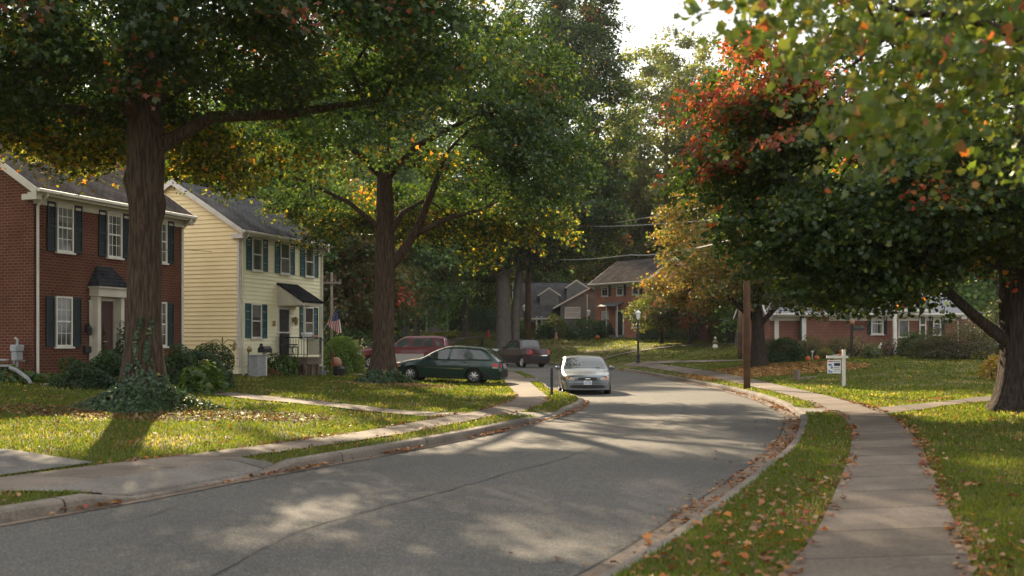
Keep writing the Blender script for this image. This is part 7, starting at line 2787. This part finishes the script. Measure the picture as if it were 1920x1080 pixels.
def along(L, n, y0, y1, lo, hi, power=1.0):
    s = (L[:, 1] > y0) & (L[:, 1] < y1)
    q = L[s]
    t = np.gradient(q, axis=0)
    t /= np.linalg.norm(t, axis=1)[:, None]
    i = R.integers(0, len(q) - 1, n)
    f = R.uniform(size=n)[:, None]
    p = q[i] * (1 - f) + q[i + 1] * f
    nn = np.stack([-t[i, 1], t[i, 0]], 1)
    d = lo + (hi - lo) * R.uniform(size=n) ** power
    # clumpy along the line
    p = p + nn * d[:, None]
    k = R.uniform(size=n) < np.clip(.55 + .55 * fnoise(p, 2.5, 9), .08, 1)
    return p[k]


swl_f, swl_n, swr_n, swr_f = (smooth_line(l, .3) for l in (SWL_F, SWL_N, SWR_N, SWR_F))
ps = []
ps.append(along(rk, 1900, 5, 40, .02, .34, 1.6))        # right gutter
ps.append(along(rk, 500, 40, 76, .02, .3, 1.4))
ps.append(along(rk, 90, 6, 25, .3, 1.2, 2.0))           # strays on the road
ps.append(along(lk, 1600, 9, 34, -.02, -.16, 1.5))       # left gutter
ps.append(along(swr_n, 800, 6, 30, -.12, .1))           # sidewalk edges, right
ps.append(along(swr_f, 1500, 6, 30, -.14, .1))
ps.append(along(swl_f, 1100, 12, 34, -.08, .2))
ps.append(along(swl_n, 260, 15, 32, -.1, .08))
P = np.concatenate(ps)
lay_leaves('fallen_leaves', P, R.uniform(.035, .075, len(P)), LC, LW)
# verge and lawn scatter
def lawn_leaves(y0, y1, dens, size):
    P = scatter(y0, y1, dens)
    k = free(P)
    P = P[k]
    P = P[R.uniform(size=len(P)) < np.clip(.5 + .5 * fnoise(P, 4.0, 21), .06, 1)]
    return P, R.uniform(size * .65, size * 1.3, len(P))
A_ = [lawn_leaves(5.5, 12, 75, .055), lawn_leaves(12, 22, 13, .055), lawn_leaves(22, 36, 3.5, .065), lawn_leaves(36, 60, .5, .08)]
P = np.concatenate([a[0] for a in A_])
S = np.concatenate([a[1] for a in A_])
lay_leaves('fallen_leaves', P, S, LC, LW, .035)
# brown mulch of leaves in front of the ivy, and the carpet below the orange maple
n = 2600
a, q = R.uniform(0, 6.283, n), R.uniform(0, 1, n) ** .6
P = np.stack([-7.6 + 4.0 * q * np.cos(a), 21.9 + 1.5 * q * np.sin(a)], 1)
lay_leaves('fallen_leaves', P, R.uniform(.06, .11, n), [(.13, .07, .035), (.17, .09, .045), (.09, .05, .03), (.22, .15, .09), (.32, .12, .025)], [4, 3, 3, 1, .4], .015, T_TRI)
n = 1300
a, q = R.uniform(0, 6.283, n), R.uniform(0, 1, n) ** .7
P = np.stack([-4.4 + 2.6 * q * np.cos(a), 38.6 + 1.3 * q * np.sin(a)], 1)
lay_leaves('fallen_leaves', P, R.uniform(.07, .13, n), [(.2, .11, .06), (.26, .14, .07), (.13, .075, .045), (.34, .24, .16)], [4, 3, 3, 1], .02, T_TRI)
n = 6500
a, q = R.uniform(0, 6.283, n), R.uniform(0, 1, n) ** .55
P = np.stack([11.2 + 5.0 * q * np.cos(a), 48.8 + 4.0 * q * np.sin(a)], 1)
P = P[free(P)]
lay_leaves('fallen_leaves', P, R.uniform(.09, .17, len(P)), [(.36, .2, .07), (.28, .15, .06), (.2, .11, .05), (.42, .26, .09)], [3, 3, 2, 2], .03, T_TRI)
P = along(smooth_line([(8.7, 26.2), (9.6, 26.9), (13.4, 30.6), (19, 34.9)], .3), 700, 20, 40, -.05, .35)
lay_leaves('fallen_leaves', P, R.uniform(.07, .12, len(P)), [(.36, .17, .06), (.4, .22, .1), (.25, .12, .05)], [3, 3, 2], .03, T_TRI)
# ------------------------------------------------------------------ the far wood as one mass, beyond everything one can tell apart
def far_wood():
    rng = np.random.default_rng(404)
    C = []
    for _ in range(900):
        a = rng.uniform(-1, 1)
        x = a * 105
        y = rng.uniform(150, 200) - 30 * abs(a) ** 2
        top = 9 + 5 * math.sin(x * .09) + 3 * math.sin(x * .23 + 1)
        C.append((x, y, zt(x, y) + rng.uniform(-.5, max(3, top))))
    C = np.array(C)
    n = 130
    idx = np.repeat(np.arange(len(C)), n)
    P = C[idx] + rng.normal(size=(len(idx), 3)) * np.array([2.4, 1.8, 1.4])
    V, F, k = leaves(P, np.full(len(P), .75), rng.normal(size=P.shape) + np.array([0, -.3, .5]), T_FOLD, rng)
    c = palette(len(P), [(.03, .055, .02), (.045, .075, .024), (.075, .09, .028)], [4, 3, 1.5], rng) * rng.uniform(.7, 1.3, len(C))[idx][:, None]
    o = np_mesh('far_wood', V, F, M['leaf'], np.repeat(c, k, axis=0))
    tag(o, kind='stuff')


far_wood()
# ------------------------------------------------------------------ thin autumn haze
def haze(density):
    m = bpy.data.materials.new('haze')
    m.use_nodes = True
    t = m.node_tree
    for n in list(t.nodes):
        if n.type != 'OUTPUT_MATERIAL':
            t.nodes.remove(n)
    v = t.nodes.new('ShaderNodeVolumePrincipled')
    v.inputs['Color'].default_value = (.84, .87, .88, 1)
    v.inputs['Density'].default_value = density
    v.inputs['Anisotropy'].default_value = 0.0
    t.links.new(v.outputs[0], [n for n in t.nodes if n.type == 'OUTPUT_MATERIAL'][0].inputs['Volume'])
    o = MB().box(-130, 130, -40, 240, -3, 48).build('haze', m, None, uv=False)
    tag(o, kind='stuff')


haze(0.00018)
